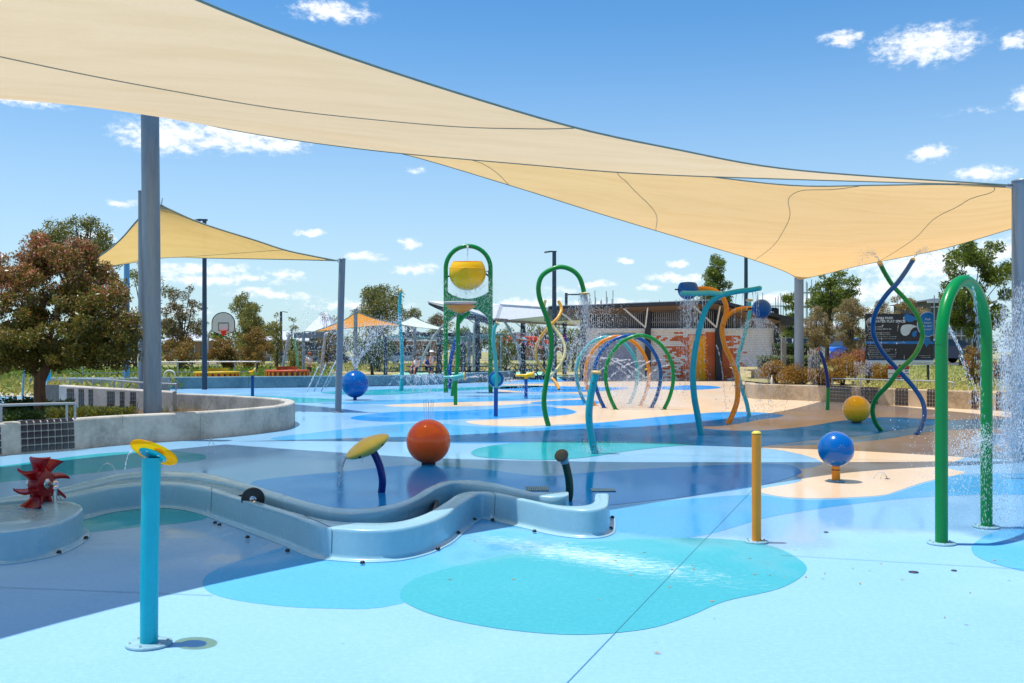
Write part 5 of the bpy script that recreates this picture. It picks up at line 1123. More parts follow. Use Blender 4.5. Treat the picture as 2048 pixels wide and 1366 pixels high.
rail('long handrail beyond the yellow bench', [W(140, 727, 50), W(325, 724.5, 50), W(508, 723.5, 50), W(511, 726, 50), W(511, 748, 50)], [W(x, 724, 50) for x in (165, 245, 356, 434, 470)], .035, .4, mid=True)
rail('short galvanised handrail on the curved planter wall', [W(-60, 813, 15.1), W(0, 810.5, 15.3), W(132, 807, 16.0), W(149, 808.5, 16.1), W(155, 814, 16.15)], [W(2, 811, 15.3), W(133.5, 808, 16), W(150, 810, 16.1)], .022, .5)
rail('dark ramp handrail above the tiled ramp wall', [W(136, 757, 27.5), W(210, 759, 26.8), W(275, 764.5, 25.8), W(345, 768, 25.2), W(353, 769, 25.2), W(353, 777, 25.2)], [W(140, 757, 27.5), W(186, 758.5, 27), W(202, 759, 26.9), W(229, 761, 26.5), W(243, 762.5, 26.3), W(352, 769, 25.2)], .022, .6)
rail('thin handrail on the right planter wall', [W(1663, 757, 31.8), W(1760, 759.5, 30.6), W(1900, 764, 28.8), W(1901, 774, 28.8)], [W(1664, 757.5, 31.8), W(1721, 758.5, 31), W(1774, 760.5, 30.4), W(1834, 762.5, 29.7)], .02, .45)
t = thing('bike_rail', 'small curved white hoop rail beside the yellow bench', 'hoop rail', W(340, 752, 47)); t.location.z = 0
MB().tube(smooth_path([Vector((W(326, 0, 47).x, 47, .2)), W(330, 745, 47), W(339, 741, 47), W(348, 745, 47), Vector((W(353, 0, 47).x, 47, .2))], 5), .035, 8).build('hoop', M_WHITE, t)
# cyan cone behind the trunk
p = W(93, 765, 33); t = thing('umbrella', 'folded cyan beach umbrella standing behind the big tree trunk', 'umbrella', (p.x, 33, 0))
MB().lathe([(.02, 1.62), (.05, 1.4), (.14, .8), (.10, .62)], (p.x, 33, 0), n=14).build('canopy', paint('cyan_cloth', (20, 176, 214), rough=.7, coat=0), t); MB().tube([(p.x, 33, 0), (p.x, 33, .8)], .02, 8).build('pole', M_WHITE, t)
# dark tables, hexagon fence and clutter under the pavilion
for i, (px, Y, lb) in enumerate(((905, 56, 'dark blue picnic table left of the pavilion column'), (965, 56, 'dark blue picnic table under the white roof'), (1065, 60, 'dark picnic table behind the black hexagon fence'), (848, 55, 'dark bench in the shade near the seated person'))):
    x = W(px, 0, Y).x; t = thing('picnic_table', lb, 'table', (x, Y, 0)); mt = mat('navy_timber', lin(38, 56, 92), rough=.6)
    for k in range(5): MB().box((x, Y - .36 + k * .18, .74), (1.9, .15, .05)).build('top_slat', mt, t)
    for s in (-1, 1):
        MB().box((x, Y + s * .72, .45), (1.9, .28, .05)).build('seat', mt, t); MB().box((x + s * .7, Y, .37), (.08, .6, .72)).box((x + s * .7, Y, .40), (.08, 1.5, .07)).build('leg', M_DARK, t)
t = thing('hexagon_fence', 'low black fence panel with a hexagon pattern at the edge of the pad', 'fence', (W(1050, 0, 55.5).x, 55.5, 0)); x = W(1003, 0, 55.5).x; hx = W(1103, 0, 55.5).x; s = .34; j = 0
while x < hx:
    for r in range(2):
        cz = .25 + r * s * .9 + (.15 if j % 2 else 0); P = [Vector((x + math.cos(a) * s * .55, 55.5, cz + math.sin(a) * s * .55)) for a in np.linspace(0, 2 * math.pi, 7)[:-1]]
        MB().tube(P + [P[0]], .03, 5).build('hexagon', M_DARK, t)
    x += s * .9; j += 1
MB().bar((W(1003, 0, 55.5).x, 55.52, .12), (hx, 55.52, .12), .06, .24).build('base_rail', M_DARK, t)
# fence behind playground
t = thing('field_fence', 'thin pale post and wire fence across the dry field', 'fence', (-12, 95, 0))
for k in range(34): x = -32 + k * 1.5; MB().tube([(x, 95, 0), (x, 95, 1.1)], .035, 5).build('post', M_FLANGE, t)
for z in (.35, .7, 1.05): MB().tube([(-32, 95, z), (18, 95, z)], .018, 4).build('wire', M_FLANGE, t)

# ------------------------------------------------------------------ signs
p = W(1800, 681, 35); M_SGN = mat('sign_black', lin(40, 30, 34), rough=.35, var=.08); M_SB = mat('sign_blue', lin(14, 120, 196), rough=.35, var=.02); M_SW = mat('sign_white', (.78, .78, .78), rough=.35, var=.02)
t = thing('park_sign', 'big dark information sign with blue and white droplets behind the twisted poles', 'sign', (p.x, 35, .45)); Ys = 35.0
def sx(x): return W(x, 0, Ys).x
def sz(y): return W(0, y, Ys).z
def panel(x0, y0, x1, y1, mt, nm, k=1, d=.0):
    return MB().box(((sx(x0) + sx(x1)) / 2, Ys - .004 * k - d, (sz(y0) + sz(y1)) / 2), (sx(x1) - sx(x0), .008, sz(y0) - sz(y1))).build(nm, mt, t)
MB().box(((sx(1731) + sx(1867)) / 2, Ys + .03, (sz(627.5) + sz(729.5)) / 2), (sx(1867) - sx(1731), .05, sz(627.5) - sz(729.5))).build('board', M_SGN, t)
panel(1731, 682.5, 1867, 688, M_SB, 'blue_band', 1); panel(1731, 719.5, 1867, 720.8, M_SB, 'blue_line', 1); panel(1731, 720.8, 1867, 729.5, M_SW, 'white_band', 1)
for x in (1735, 1858): MB().box((sx(x), Ys + .09, (sz(640) + .4) / 2), (.07, .07, sz(640) - .4 + .1)).build('post', M_DARK, t)
def disc(cx, cy, r, mt, nm, k, x1=None):
    P = [Vector((min(sx(cx) + math.cos(a) * r, sx(1867) - .002), Ys - .004 * k, sz(cy) + math.sin(a) * r * 1.18)) for a in np.linspace(0, 2 * math.pi, 41)[:-1]]; MB().vpoly(P, .003).build(nm, mt, t)
disc(1855, 648.6, .375, M_SW, 'white_ring', 2); disc(1855.5, 648.6, .355, M_SB, 'blue_disc', 3)
def drop_(pts, mt, k):
    MB().vpoly([Vector((sx(x), Ys - .004 * k, sz(y))) for x, y in [(q.x, q.y) for q in smooth_path([Vector((a, b, 0)) for a, b in pts], 5, True)]], .003).build('droplet', mt, t)
drop_([(1834.5, 638), (1827, 633), (1817, 628.5), (1811, 629), (1807.5, 634), (1810, 640), (1816, 643.5), (1824, 643), (1830, 640)], M_SB, 2)
drop_([(1834, 654), (1828, 650.5), (1818, 648.7), (1806, 650.5), (1801, 658), (1803, 668), (1811, 671.5), (1818, 668), (1822, 660), (1828, 655)], M_SW, 2)
drop_([(1835, 662), (1830, 662), (1824.5, 665.5), (1824, 671), (1828, 673.8), (1832, 671), (1832.5, 666)], M_SB, 2)
drop_([(1852.5, 694), (1849, 688), (1846.5, 681), (1849, 675), (1853.5, 673), (1858, 675), (1860.5, 681), (1857, 688)], M_SB, 3)
def tx(s, x, ybase, hpx, nm='lettering', mt=M_SW, k=3, al='LEFT', bold=0.0): text_mesh(nm, s, hpx / .72 * Ys / F, (sx(x), Ys - .0045 * k, sz(ybase)), mt, t, al, bold)
tx('ORAN PARK', 1747.5, 638.5, 5.0, bold=.003); tx('WATER PLAY SPACE', 1747.5, 645, 5.0, bold=.003)
MB().box((sx(1741), Ys - .012, sz(640)), (.06, .006, .18)).box((sx(1737.6), Ys - .012, sz(641)), (.02, .006, .17)).build('logo', M_SW, t)
tx('OPENING TIMES', 1737, 655, 2.6); tx('September to April, 10am to 7pm', 1737, 659, 2.4, bold=.001)
rd = random.Random(9)
tx('SUPERVISION, ASSESSMENT AND SAFETY', 1737, 666.5, 1.7); tx('For every age group close contact at all times', 1737, 670, 1.7); tx('Remember to wear swim nappies, infants must wear a swim nappy', 1737, 674, 1.5); tx('Council reserves the right to deny access to the water play area', 1737, 678, 1.5)
tx('For more information contact council on                In an emergency call 000', 1737, 686.2, 1.7, k=3)
for i, s_ in enumerate(('Do not climb on the equipment', 'Do not eat or drink', 'Do not enter the water if you have any have open cuts', 'skin infections, including colds, flu or diarrhoea', 'Do not change nappies in the water area', 'No smoking, alcohol or within 10 metres of water play space', 'No drinking from glass or bringing glass into the water area', 'Bikes, skates, skateboards and scooters not in the area')):
    tx(s_, 1737, 692 + i * 3.5, 1.6)
for i, s_ in enumerate(('Push', 'button', 'to start', 'water!')): tx(s_, 1855.5, 640.5 + i * 6.6, 4.2, k=4, al='CENTER')
tx('Recommended for kids only', 1860, 712, 1.4, al='RIGHT'); tx('and their carers, thanks', 1860, 715.5, 1.4, al='RIGHT')
tx('www.camden.nsw.gov.au', 1860, 727, 2.6, al='RIGHT', mt=mat('sign_grey', lin(150, 150, 160), rough=.5))
p = W(1795, 745, 33); t = thing('warning_sign', 'small white warning sign with a red header beneath the big dark sign', 'sign', (p.x, 33, .45)); Ys = 33.0
panel(1776, 732, 1818, 758, M_SW, 'board', 1); panel(1776, 732, 1818, 737.5, mat('sign_red', lin(206, 34, 30), rough=.4), 'red_header', 2); panel(1776, 737.5, 1818, 738.7, P_NAVY, 'blue_line', 2); panel(1776, 756.5, 1818, 758, P_NAVY, 'blue_line', 2); panel(1776, 746.8, 1818, 747.8, P_NAVY, 'blue_line', 2); panel(1793, 750, 1801, 755, MATS['sign_red'], 'red_square', 3)
for x in (1780, 1798): MB().box((sx(x), Ys + .03, (sz(735) + .4) / 2), (.06, .04, sz(735) - .35)).build('post', M_DARK, t)
panel(1810, 741, 1815, 743, P_NAVY, 'pictogram', 3)
for nm, px, lb in (('bollard', 1567, 'square weathered timber bollard rising behind the orange shrubs'),):
    t = thing(nm, lb, 'bollard', (W(px, 0, 37).x, 37, .5)); MB().box((W(px, 0, 37).x, 37, (.5 + W(0, 676, 37).z) / 2), (.17, .17, W(0, 676, 37).z - .5)).build('shaft', mat('weathered_timber', lin(150, 138, 128), rough=.9, var=.3, streak=True), t); MB().box((W(px, 0, 37).x, 37, W(0, 676, 37).z + .01), (.15, .15, .02)).build('cap', M_FLANGE, t)
t = thing('standing_stone', 'dark upright basalt slab between the post and the curved blue pole', 'stone', W(1628, 742, 35)); t.location.z = .45
MB().loft([[Vector((W(1628, 0, 35).x + a * w, 35 + b * .15, z)) for a, b in ((-1, -1), (1, -1), (1, 1), (-1, 1))] for z, w in ((.4, .17), (.8, .165), (1.3, .15), (1.42, .11))], closed=True, smooth=False, caps=True).build('slab', mat('basalt', lin(110, 114, 122), rough=.8, var=.3, bump=.5), t)
t = thing('traffic_cone', 'small orange traffic cone by the road behind the green arch', 'cone', W(1934, 706, 52)); t.location.z = .86; c = t.location
MB().box((c.x, c.y, .88), (.4, .4, .04)).build('foot', P_BALLO, t); MB().lathe([(.16, .9), (.03, 1.5), (.001, 1.5)], (c.x, c.y, 0), n=14).build('cone', P_BALLO, t)
t = thing('sprinkler', 'small white bottle standing on the planter wall', 'bottle', W(1543.5, 765, 33.2)); t.location.z = .5; c = t.location
MB().lathe([(.04, .5), (.045, .62), (.03, .70), (.012, .73), (.012, .78), (.001, .78)], (c.x, c.y, 0), n=12).build('body', M_WHITE, t); t.name = 'bottle'

# ------------------------------------------------------------------ basketball hoop
Yb = 71; t = thing('basketball_hoop', 'basketball hoop with a white fan shaped backboard outlined in black', 'basketball hoop', (W(416, 0, Yb).x, Yb + .9, 0))
def BB(s): return [W(446.5 + x * s, 0, Yb) * 1.0 for x in (0,)]
def bpts(k, Y):
    P = [(-23.5, 8), (-23.5, -9)] + [(-23.5 * math.cos(a), -9 - 22 * math.sin(a)) for a in np.linspace(.12, math.pi - .12, 14)] + [(23.5, -9), (23.5, 8), (0, 17)]
    return [W(446.5 + x * k, 655 + (y + 6) * k - 6, Y) for x, y in P]
MB().vpoly(bpts(1.0, Yb), .06).build('backboard_rim', M_BLACK, t); MB().vpoly(bpts(.93, Yb - .02), .02).build('backboard', M_WHITE, t)
for a, b in (((437, 646), (457, 646)), ((457, 646), (457, 661)), ((457, 661), (437, 661)), ((437, 661), (437, 646))): MB().bar(W(*a, Yb - .03), W(*b, Yb - .03), .02, .05).build('target_line', M_BLACK, t)
rc = W(447, 661, Yb - .35); MB().tube([rc + Vector((math.cos(a) * .23, math.sin(a) * .23, 0)) for a in np.linspace(0, 2 * math.pi, 25)], .02, 6).build('ring', P_BALLO, t)
MB().lathe([(.22, 0), (.12, -.35)], rc, n=12).build('net', mat('red_net', lin(226, 40, 40), rough=.7), t); MB().box(rc + Vector((0, .28, -.05)), (.16, .12, .12)).build('bracket', P_BALLO, t)
x = W(416, 0, Yb + .9).x; MB().tube(smooth_path([(x, Yb + .9, 0), (x, Yb + .9, 2.3), (x + .2, Yb + .8, 3.0), (W(430, 0, Yb).x, Yb + .15, 3.15), (W(444, 0, Yb).x, Yb + .1, 3.15)], 5), .07, 10).build('pole', M_TUBE, t)

# ------------------------------------------------------------------ cars
def car(label, x, y, z, rot, mt, L=4.4, cat='car'):
    t = thing('parked_car', label, cat, (x, y, z)); Rm = Matrix.Rotation(rot, 4, 'Z'); Tm = Matrix.Translation((x, y, z)) @ Rm; k = L / 4.4
    prof = [(-2.2, .35), (-2.2, .72), (-2.12, .92), (-1.45, 1.02), (-.75, 1.05), (1.15, 1.04), (1.95, .90), (2.16, .70), (2.2, .35)]
    roof = [(-1.75, 1.02), (-1.35, 1.36), (-.85, 1.47), (.2, 1.47), (.65, 1.36), (1.3, 1.03)]
    def ext(P, w0, w1, nm, mm, par=None, ins=0.0):
        rows = []
        for w in (-w1, -w0, w0, w1): rows.append([Tm @ Vector((a * k * (.97 if abs(w) == w1 else 1), w * 1.0, b * k)) for a, b in P])
        mb = MB(); m = len(P)
        mb.loft(rows, closed=True, smooth=False); mb.add(rows[0], [tuple(range(m))[::-1]]); mb.add(rows[-1], [tuple(range(m))]); return mb.build(nm, mm, par or t)
    ext([(-2.2, .3)] + prof + [(2.2, .3)], .84, .88, 'body', mt)
    cab = []
    for w, s in ((-.84, 1.0), (-.66, .9), (.66, .9), (.84, 1.0)):
        cab.append([Tm @ Vector((a * k, w if b < 1.1 else w * .84, b * k)) for a, b in roof])
    m = len(roof); mb = MB(); mb.loft([cab[0], cab[3]], closed=True, smooth=False); mb.add(cab[0], [tuple(range(m))[::-1]]); mb.add(cab[3], [tuple(range(m))]); mb.build('glasshouse', M_GLASS, t)
    tp = [(-1.4, 1.375), (-.85, 1.49), (.2, 1.49), (.7, 1.375)]; ext(tp + [(.68, 1.35), (.2, 1.46), (-.85, 1.46), (-1.38, 1.35)], .60, .70, 'roof', mt)
    for a in (-.25,):
        for s in (-1, 1): MB().bar(Tm @ Vector((a * k, s * .80, 1.03 * k)), Tm @ Vector((a * k - .05, s * .70, 1.42 * k)), .07).build('pillar', mt, t)
    for a in (-1.38, 1.38):
        for s in (-1, 1):
            c = Tm @ Vector((a * k, s * .80, .33)); ax = (Rm @ Vector((0, s, 0))).normalized(); w = MB().lathe([(.001, -.1), (.33, -.1), (.335, 0), (.32, .1), (.2, .1), (.001, .09)], c, ax, 20).build('wheel', M_BLACK, t)
            MB().lathe([(.001, .105), (.2, .11), (.21, .1)], c, ax, 14).build('rim', M_TUBE, w)
    for s in (-1, 1):
        MB().box(Tm @ Vector((2.15 * k, s * .62, .68)), (.1, .34, .14), Rm.to_3x3()).build('headlight', M_SW, t); MB().box(Tm @ Vector((-2.17 * k, s * .64, .78)), (.06, .3, .14), Rm.to_3x3()).build('tail_light', P_RED, t)
    return t
CB = paint('car_blue', (30, 90, 200), coat=.8, rough=.2); CW = paint('car_white', (225, 228, 232), coat=.8, rough=.2); CS = paint('car_silver', (170, 186, 204), coat=.8, rough=.2, metal=.3); CD = paint('car_navy', (30, 44, 90), coat=.8, rough=.2)
car('silver blue hatchback parked behind the olive trees', W(1664, 0, 60).x, 60, .86, R(168), CS)
car('bright blue car parked behind the coppery shrubs beside the sign', W(1712, 0, 57).x, 57.5, .86, R(200), CB)
car('dark blue car half hidden behind the right edge of the big sign', W(1876, 0, 62).x, 62, .86, R(185), CD)
car('white car parked behind the dark hedge by the amenities block', W(1580, 0, 56).x, 57, .86, R(175), CW)
car('white van like car at the right of the big post behind the hedge', W(1622, 0, 64).x, 66, .86, R(5), CW, 4.8)
car('silver car passing far away on the road seen under the pergola', W(810, 0, 122).x, 124, .02, R(0), CS)
car('dark car on the far road behind the swing frame', W(664, 0, 122).x, 122.5, .02, R(180), CD)
car('white car on the far road left of the swing frame', W(575, 0, 124).x, 125, .02, R(180), CW)

# ------------------------------------------------------------------ houses, scaffolds
def house(label, px0, px1, Y, zt, wall, roofm, storeys=1, ridge=1.8, z0=0.0, hip=True, cat='house'):
    x0, x1 = W(px0, 0, Y).x, W(px1, 0, Y).x; dpt = 9; t = thing('house', label, cat, ((x0 + x1) / 2, Y + dpt / 2, z0))
    MB().box(((x0 + x1) / 2, Y + dpt / 2, (zt + z0) / 2), (x1 - x0, dpt, zt - z0)).build('wall', wall, t)
    e = .6; a = [Vector((x0 - e, Y - e, zt)), Vector((x1 + e, Y - e, zt)), Vector((x1 + e, Y + dpt + e, zt)), Vector((x0 - e, Y + dpt + e, zt))]
    ins = min((x1 - x0) * .4, dpt / 2); r0, r1 = Vector((x0 + ins, Y + dpt / 2, zt + ridge)), Vector((x1 - ins, Y + dpt / 2, zt + ridge))
    MB().add(a + [r0, r1], [(0, 1, 5, 4), (1, 2, 5), (2, 3, 4, 5), (3, 0, 4), (3, 2, 1, 0)]).build('roof', roofm, t)
    MB().bar(a[0] + Vector((0, -.02, -.08)), a[1] + Vector((0, -.02, -.08)), .1, .2).build('fascia', M_WHITE, t)
    nw = max(2, int((x1 - x0) / 2.6))
    for s in range(storeys):
        hh = (zt - z0) / storeys; zc = z0 + hh * (s + .52)
        for k in range(nw):
            x = x0 + (x1 - x0) * (k + .5) / nw; f = MB().box((x, Y - .03, zc), (1.35, .08, hh * .48)).build('window', M_WHITE, t); MB().box((x, Y - .08, zc), (1.2, .03, hh * .42)).build('pane', M_GLASS, f)
    return t
M_HD = mat('house_dark', lin(70, 78, 96), rough=.8); M_HB = mat('house_brick', lin(150, 118, 100), rough=.9); M_RF = mat('roof_pale', lin(196, 200, 210), rough=.6); M_RD = mat('roof_dark', lin(84, 86, 94), rough=.7)
house('two storey house with a pale hipped roof seen through the swing frame', 618, 660, 150, 4.6, M_HD, M_RF, 2, 3.0)
house('low dark house left of the hipped roof one', 590, 622, 155, 3.2, M_HD, M_RF, 1, 1.4)
house('long low grey house with a pale roof behind the thin trees', 525, 592, 160, 3.4, M_HB, M_RF, 1, 1.5)
house('long brick house beyond the dry field under the pergola', 770, 870, 165, 3.4, M_HB, M_RD, 1, 1.6)
house('dark house beyond the trees at the far left', 330, 400, 190, 3.6, M_HB, M_RF, 1, 1.6)
house('distant house between the gum trees left of the hoop', 470, 520, 185, 3.6, M_HB, M_RD, 1, 1.6)
house('brick house far behind the climbing frame', 985, 1100, 175, 3.4, M_HB, M_RD, 1, 1.6)
house('charcoal two storey house still being built on the right', 1862, 1975, 92, 6.2, mat('charcoal_render', lin(92, 94, 102), rough=.8), M_RD, 2, .5, .8)
house('pale house behind scaffolding right of the amenities block', 1590, 1700, 120, 4.4, mat('pale_render', lin(196, 196, 196), rough=.8), M_RF, 1, 1.0, .8)
def scaffold(label, px0, px1, Y, z1, nx, nz, z0=.8):
    x0, x1 = W(px0, 0, Y).x, W(px1, 0, Y).x; t = thing('scaffold', label, 'scaffold', ((x0 + x1) / 2, Y, z0)); rd = random.Random(px0)
    for yy in (0, 1.2):
        for k in range(nx + 1):
            x = x0 + (x1 - x0) * k / nx; MB().tube([(x, Y + yy, z0), (x, Y + yy, z1 + rd.uniform(-.2, 1.4))], .05, 5).build('standard', M_TUBE, t)
        for j in range(nz + 1):
            z = z0 + (z1 - z0) * (j + .6) / (nz + 1) + .4; MB().tube([(x0 - .3, Y + yy, z), (x1 + .3, Y + yy, z)], .045, 5).build('ledger', M_TUBE, t)
    for j in range(nz): z = z0 + (z1 - z0) * (j + .6) / (nz + 1) + .25; MB().box(((x0 + x1) / 2, Y + .6, z), (x1 - x0, 1.1, .06)).build('plank', mat('plank_wood', lin(150, 130, 100), rough=.9), t)
scaffold('bare steel scaffold frame against the sky right of the grey post', 1604, 1672, 112, 8.4, 8, 4)
scaffold('scaffold in front of the charcoal house under construction', 1880, 1966, 88, 5.6, 8, 3)
scaffold('row of scaffold tops showing above the amenities roof', 1180, 1226, 120, 7.6, 4, 2)
scaffold('distant scaffold standards above the middle of the amenities roof', 1268, 1420, 130, 7.3, 9, 1)
scaffold('far scaffold behind the second tipping bucket', 1520, 1572, 118, 7.2, 5, 3)
t = thing('wire_fence', 'temporary wire mesh fence along the road on the right', 'fence', (30, 72.5, .85))
for k in range(16): MB().tube([(27 + k * 2.4, 72.5, .85), (27 + k * 2.4, 72.5, 2.75)], .04, 5).build('post', M_TUBE, t)
for z in (1.0, 1.9, 2.7): MB().tube([(27, 72.5, z), (63, 72.5, z)], .03, 5).build('rail', M_TUBE, t)
for k in range(16): p_ = (24.4 + k * .5)
t = thing('barrier_post_pair', 'two short dark bollards by the road seen through the green arch', 'bollards', (W(1921, 0, 47).x, 47, .85)); t.name = 'road_bollard'
MB().box((t.location.x, 47, 1.25), (.12, .12, .8)).build('shaft', M_DARK, t); MB().box((t.location.x, 47, 1.66), (.14, .14, .03)).build('cap', M_FLANGE, t); t['label'] = 'short dark bollard by the road, the left one seen through the green arch'; t['category'] = 'bollard'
t = copy_tree(t); t.location.x += .28; t['label'] = 'short dark bollard by the road, the right one seen through the green arch'

# ------------------------------------------------------------------ people
def person(label, x, y, z, pose, shirt, pants, hair, face=0.0, hat=None, s=1.0):
    t = thing('person', label, 'person', (x, y, z))
    J = dict(stand={'pel': (0, 0, .95), 'chest': (0, .0, 1.28), 'neck': (0, 0, 1.47), 'head': (0, -.01, 1.64), 'sl': (-.17, 0, 1.42), 'sr': (.17, 0, 1.42), 'el': (-.24, .0, 1.14), 'er': (.24, 0, 1.14), 'hl': (-.12, -.22, 1.08), 'hr': (.14, -.22, 1.08), 'kl': (-.10, -.02, .50), 'kr': (.10, .0, .50), 'fl': (-.11, 0, .08), 'fr': (.11, 0, .08), 'tl': (-.12, -.14, .03), 'tr': (.12, -.14, .03)},
             sit={'pel': (0, 0, .52), 'chest': (0, -.03, .85), 'neck': (0, -.05, 1.04), 'head': (0, -.09, 1.2), 'sl': (-.17, -.03, .98), 'sr': (.17, -.03, .98), 'el': (-.24, -.12, .72), 'er': (.24, -.12, .72), 'hl': (-.14, -.34, .64), 'hr': (.14, -.34, .64), 'kl': (-.11, -.42, .52), 'kr': (.11, -.42, .52), 'fl': (-.11, -.44, .08), 'fr': (.11, -.44, .08), 'tl': (-.12, -.58, .03), 'tr': (.12, -.58, .03)})[pose]
    Rm = Matrix.Rotation(face, 3, 'Z'); J = {k: Rm @ (Vector(v) * s) for k, v in J.items()}
    def skin(name, verts, edges, radii, mt, root=0):
        me = bpy.data.meshes.new(name); me.from_pydata([J[v] if isinstance(v, str) else v for v in verts], edges, []); o = bpy.data.objects.new(name, me); C.objects.link(o)
        md = o.modifiers.new('skin', 'SKIN'); o.modifiers.new('sub', 'SUBSURF').levels = 1
        for i, r in enumerate(radii): me.skin_vertices[0].data[i].radius = (r * s, r * s * .85)
        me.skin_vertices[0].data[root].use_root = True; bpy.context.view_layer.update(); dg = bpy.context.evaluated_depsgraph_get()
        m2 = bpy.data.meshes.new_from_object(o.evaluated_get(dg)); bpy.data.objects.remove(o); m2.materials.clear(); m2.materials.append(mt); m2.polygons.foreach_set('use_smooth', [True] * len(m2.polygons))
        o = bpy.data.objects.new(name, m2); C.objects.link(o); o.parent = t; return o
    SK = mat('skin', lin(205, 150, 122), rough=.55, var=.05)
    v = ['pel', 'chest', 'neck', 'head', 'sl', 'el', 'hl', 'sr', 'er', 'hr', 'kl', 'fl', 'tl', 'kr', 'fr', 'tr']
    e = [(0, 1), (1, 2), (2, 3), (1, 4), (4, 5), (5, 6), (1, 7), (7, 8), (8, 9), (0, 10), (10, 11), (11, 12), (0, 13), (13, 14), (14, 15)]
    skin('body', v, e, [.12, .12, .05, .095, .06, .042, .035, .06, .042, .035, .062, .042, .035, .062, .042, .035], SK)
    skin('shirt', ['pel', 'chest', 'sl', 'sr'], [(0, 1), (1, 2), (1, 3)], [.15, .16, .085, .085], shirt)
    skin('trousers', ['pel', 'kl', 'kr'], [(0, 1), (0, 2)], [.155, .085, .085], pants)
    h = J['head'] + Vector((x, y, z)); MB().ball(h + Vector((0, .015, .03)) * s, .115 * s, (1, 1, 1.05), 16, 10, -.25, 1).build('hair', hair, t)
    f = Rm @ Vector((0, -.1, 0)); MB().ball(h + (f + Vector((0, 0, -.01))) * s, .018 * s, n=8, m=5).build('nose', SK, t)
    if hat: MB().lathe([(.17, .04), (.11, .06), (.10, .13), (.001, .15)], h, n=16).build('hat', hat, t)
    for k in ('hl', 'hr'):
        p = J[k] + Vector((x, y, z)); mb = MB()
        for q in range(4): mb.tube([p, p + Rm @ Vector((-.03 + q * .02, -.06, -.01)) * s, p + Rm @ Vector((-.03 + q * .02, -.09, -.04)) * s], .009 * s, 5)
        mb.tube([p, p + Rm @ Vector((.04, -.03, .02)) * s], .01 * s, 5).build('hand', SK, t)
MH = mat('hair_brown', lin(92, 50, 30), rough=.7); MK = mat('hair_black', (.02, .02, .02), rough=.7)
person('person in a pale grey shirt and dark green trousers standing beside the orange bench', W(619, 0, 55).x, 55, 0, 'stand', mat('shirt_grey', lin(196, 206, 210), rough=.8), mat('trousers_green', lin(30, 62, 58), rough=.8), mat('hair_ginger', lin(150, 60, 34), rough=.7), .5, s=.86)
person('person in a pale pink top and hat leaning near the shaded bench', W(863, 0, 54).x, 54, 0, 'stand', mat('shirt_pink', lin(240, 206, 206), rough=.8), mat('trousers_navy', lin(34, 48, 92), rough=.8), MH, 1.3, mat('hat_white', (.8, .78, .76), rough=.8), s=.92)
person('person with dark hair in a blue top sitting left of the one in pink', W(855, 0, 55.5).x, 55.3, .12, 'sit', mat('shirt_blue', lin(44, 76, 150), rough=.8), mat('trousers_navy', (0, 0, 0)), MK, .6)
person('person with black hair in a white top sitting at the edge of the bench', W(832, 0, 54).x, 54.6, .1, 'sit', M_WHITE, mat('trousers_navy', (0, 0, 0)), MK, -.5)

# ------------------------------------------------------------------ trees
def TP(px0, px1, py0, py1, Y, dz=None):
    a, b = W(px0, py0, Y), W(px1, py1, Y); return ((a.x + b.x) / 2, Y, (a.z + b.z) / 2), (abs(b.x - a.x) / 2, dz or abs(b.x - a.x) / 2, abs(a.z - b.z) / 2)
# the big bottlebrush tree on the left: forked trunk, dense small leaves
L_BOT = leafmat('leaf_olive_bottlebrush', [(72, 80, 28), (104, 102, 38), (132, 118, 48), (56, 68, 26), (116, 92, 44), (84, 92, 36)], .36)
L_TIP = leafmat('leaf_russet_tip', [(166, 92, 66), (130, 106, 48), (196, 132, 112), (104, 94, 42), (148, 78, 54), (140, 112, 62)], .36)
rng = np.random.default_rng(11); base = Vector((W(86, 0, 18.3).x, 18.3, .36))
t = thing('bottlebrush_tree', 'big dense bushy tree with russet leaf tips and a forked trunk at left', 'tree', base)
lobes = [((30, 600), (95, 110), 18.3, 1.0), ((130, 560), (110, 95), 18.6, 1.1), ((215, 640), (72, 90), 18.0, .8), ((120, 650), (120, 90), 17.9, 1.1), ((30, 690), (80, 52), 18.0, .9), ((228, 690), (58, 58), 18.3, .7), ((-20, 640), (90, 120), 18.8, 1.0), ((150, 520), (45, 45), 18.6, .6), ((80, 510), (32, 44), 18.5, .5), ((190, 590), (70, 70), 19.0, .8), ((60, 720), (80, 30), 18.3, .8), ((170, 712), (90, 28), 18.3, .7)]
PP = []
for (cx, cy), (rx, ry), Y, ry_ in lobes:
    c = W(cx, cy, Y); r = (rx * Y / F, ry_, ry * Y / F); n = int(7600 * r[0] * r[2] / .8 + 2200)
    P, K, rcs = crown_points(c, r, 40, n, .17, rng, 'round', -1, .5); PP.append(P)
P = np.concatenate(PP); pz = 1024 + P[:, 0] / P[:, 1] * F; tip = (P[:, 2] - (3.2 - np.abs(P[:, 0] + 7.9) * .45)) * .8 + rng.normal(size=len(P)) * .5 - .12
a_ = tip > .0
V, Q = leaf_quads(P[~a_], .06, rng, 2.6, -.1); npmesh('crown', V, Q, L_BOT, t)
V, Q = leaf_quads(P[a_], .056, rng, 2.6, -.1); npmesh('russet_tips', V, Q, L_TIP, t)
tw = MB(); rd = random.Random(4)
PP = []
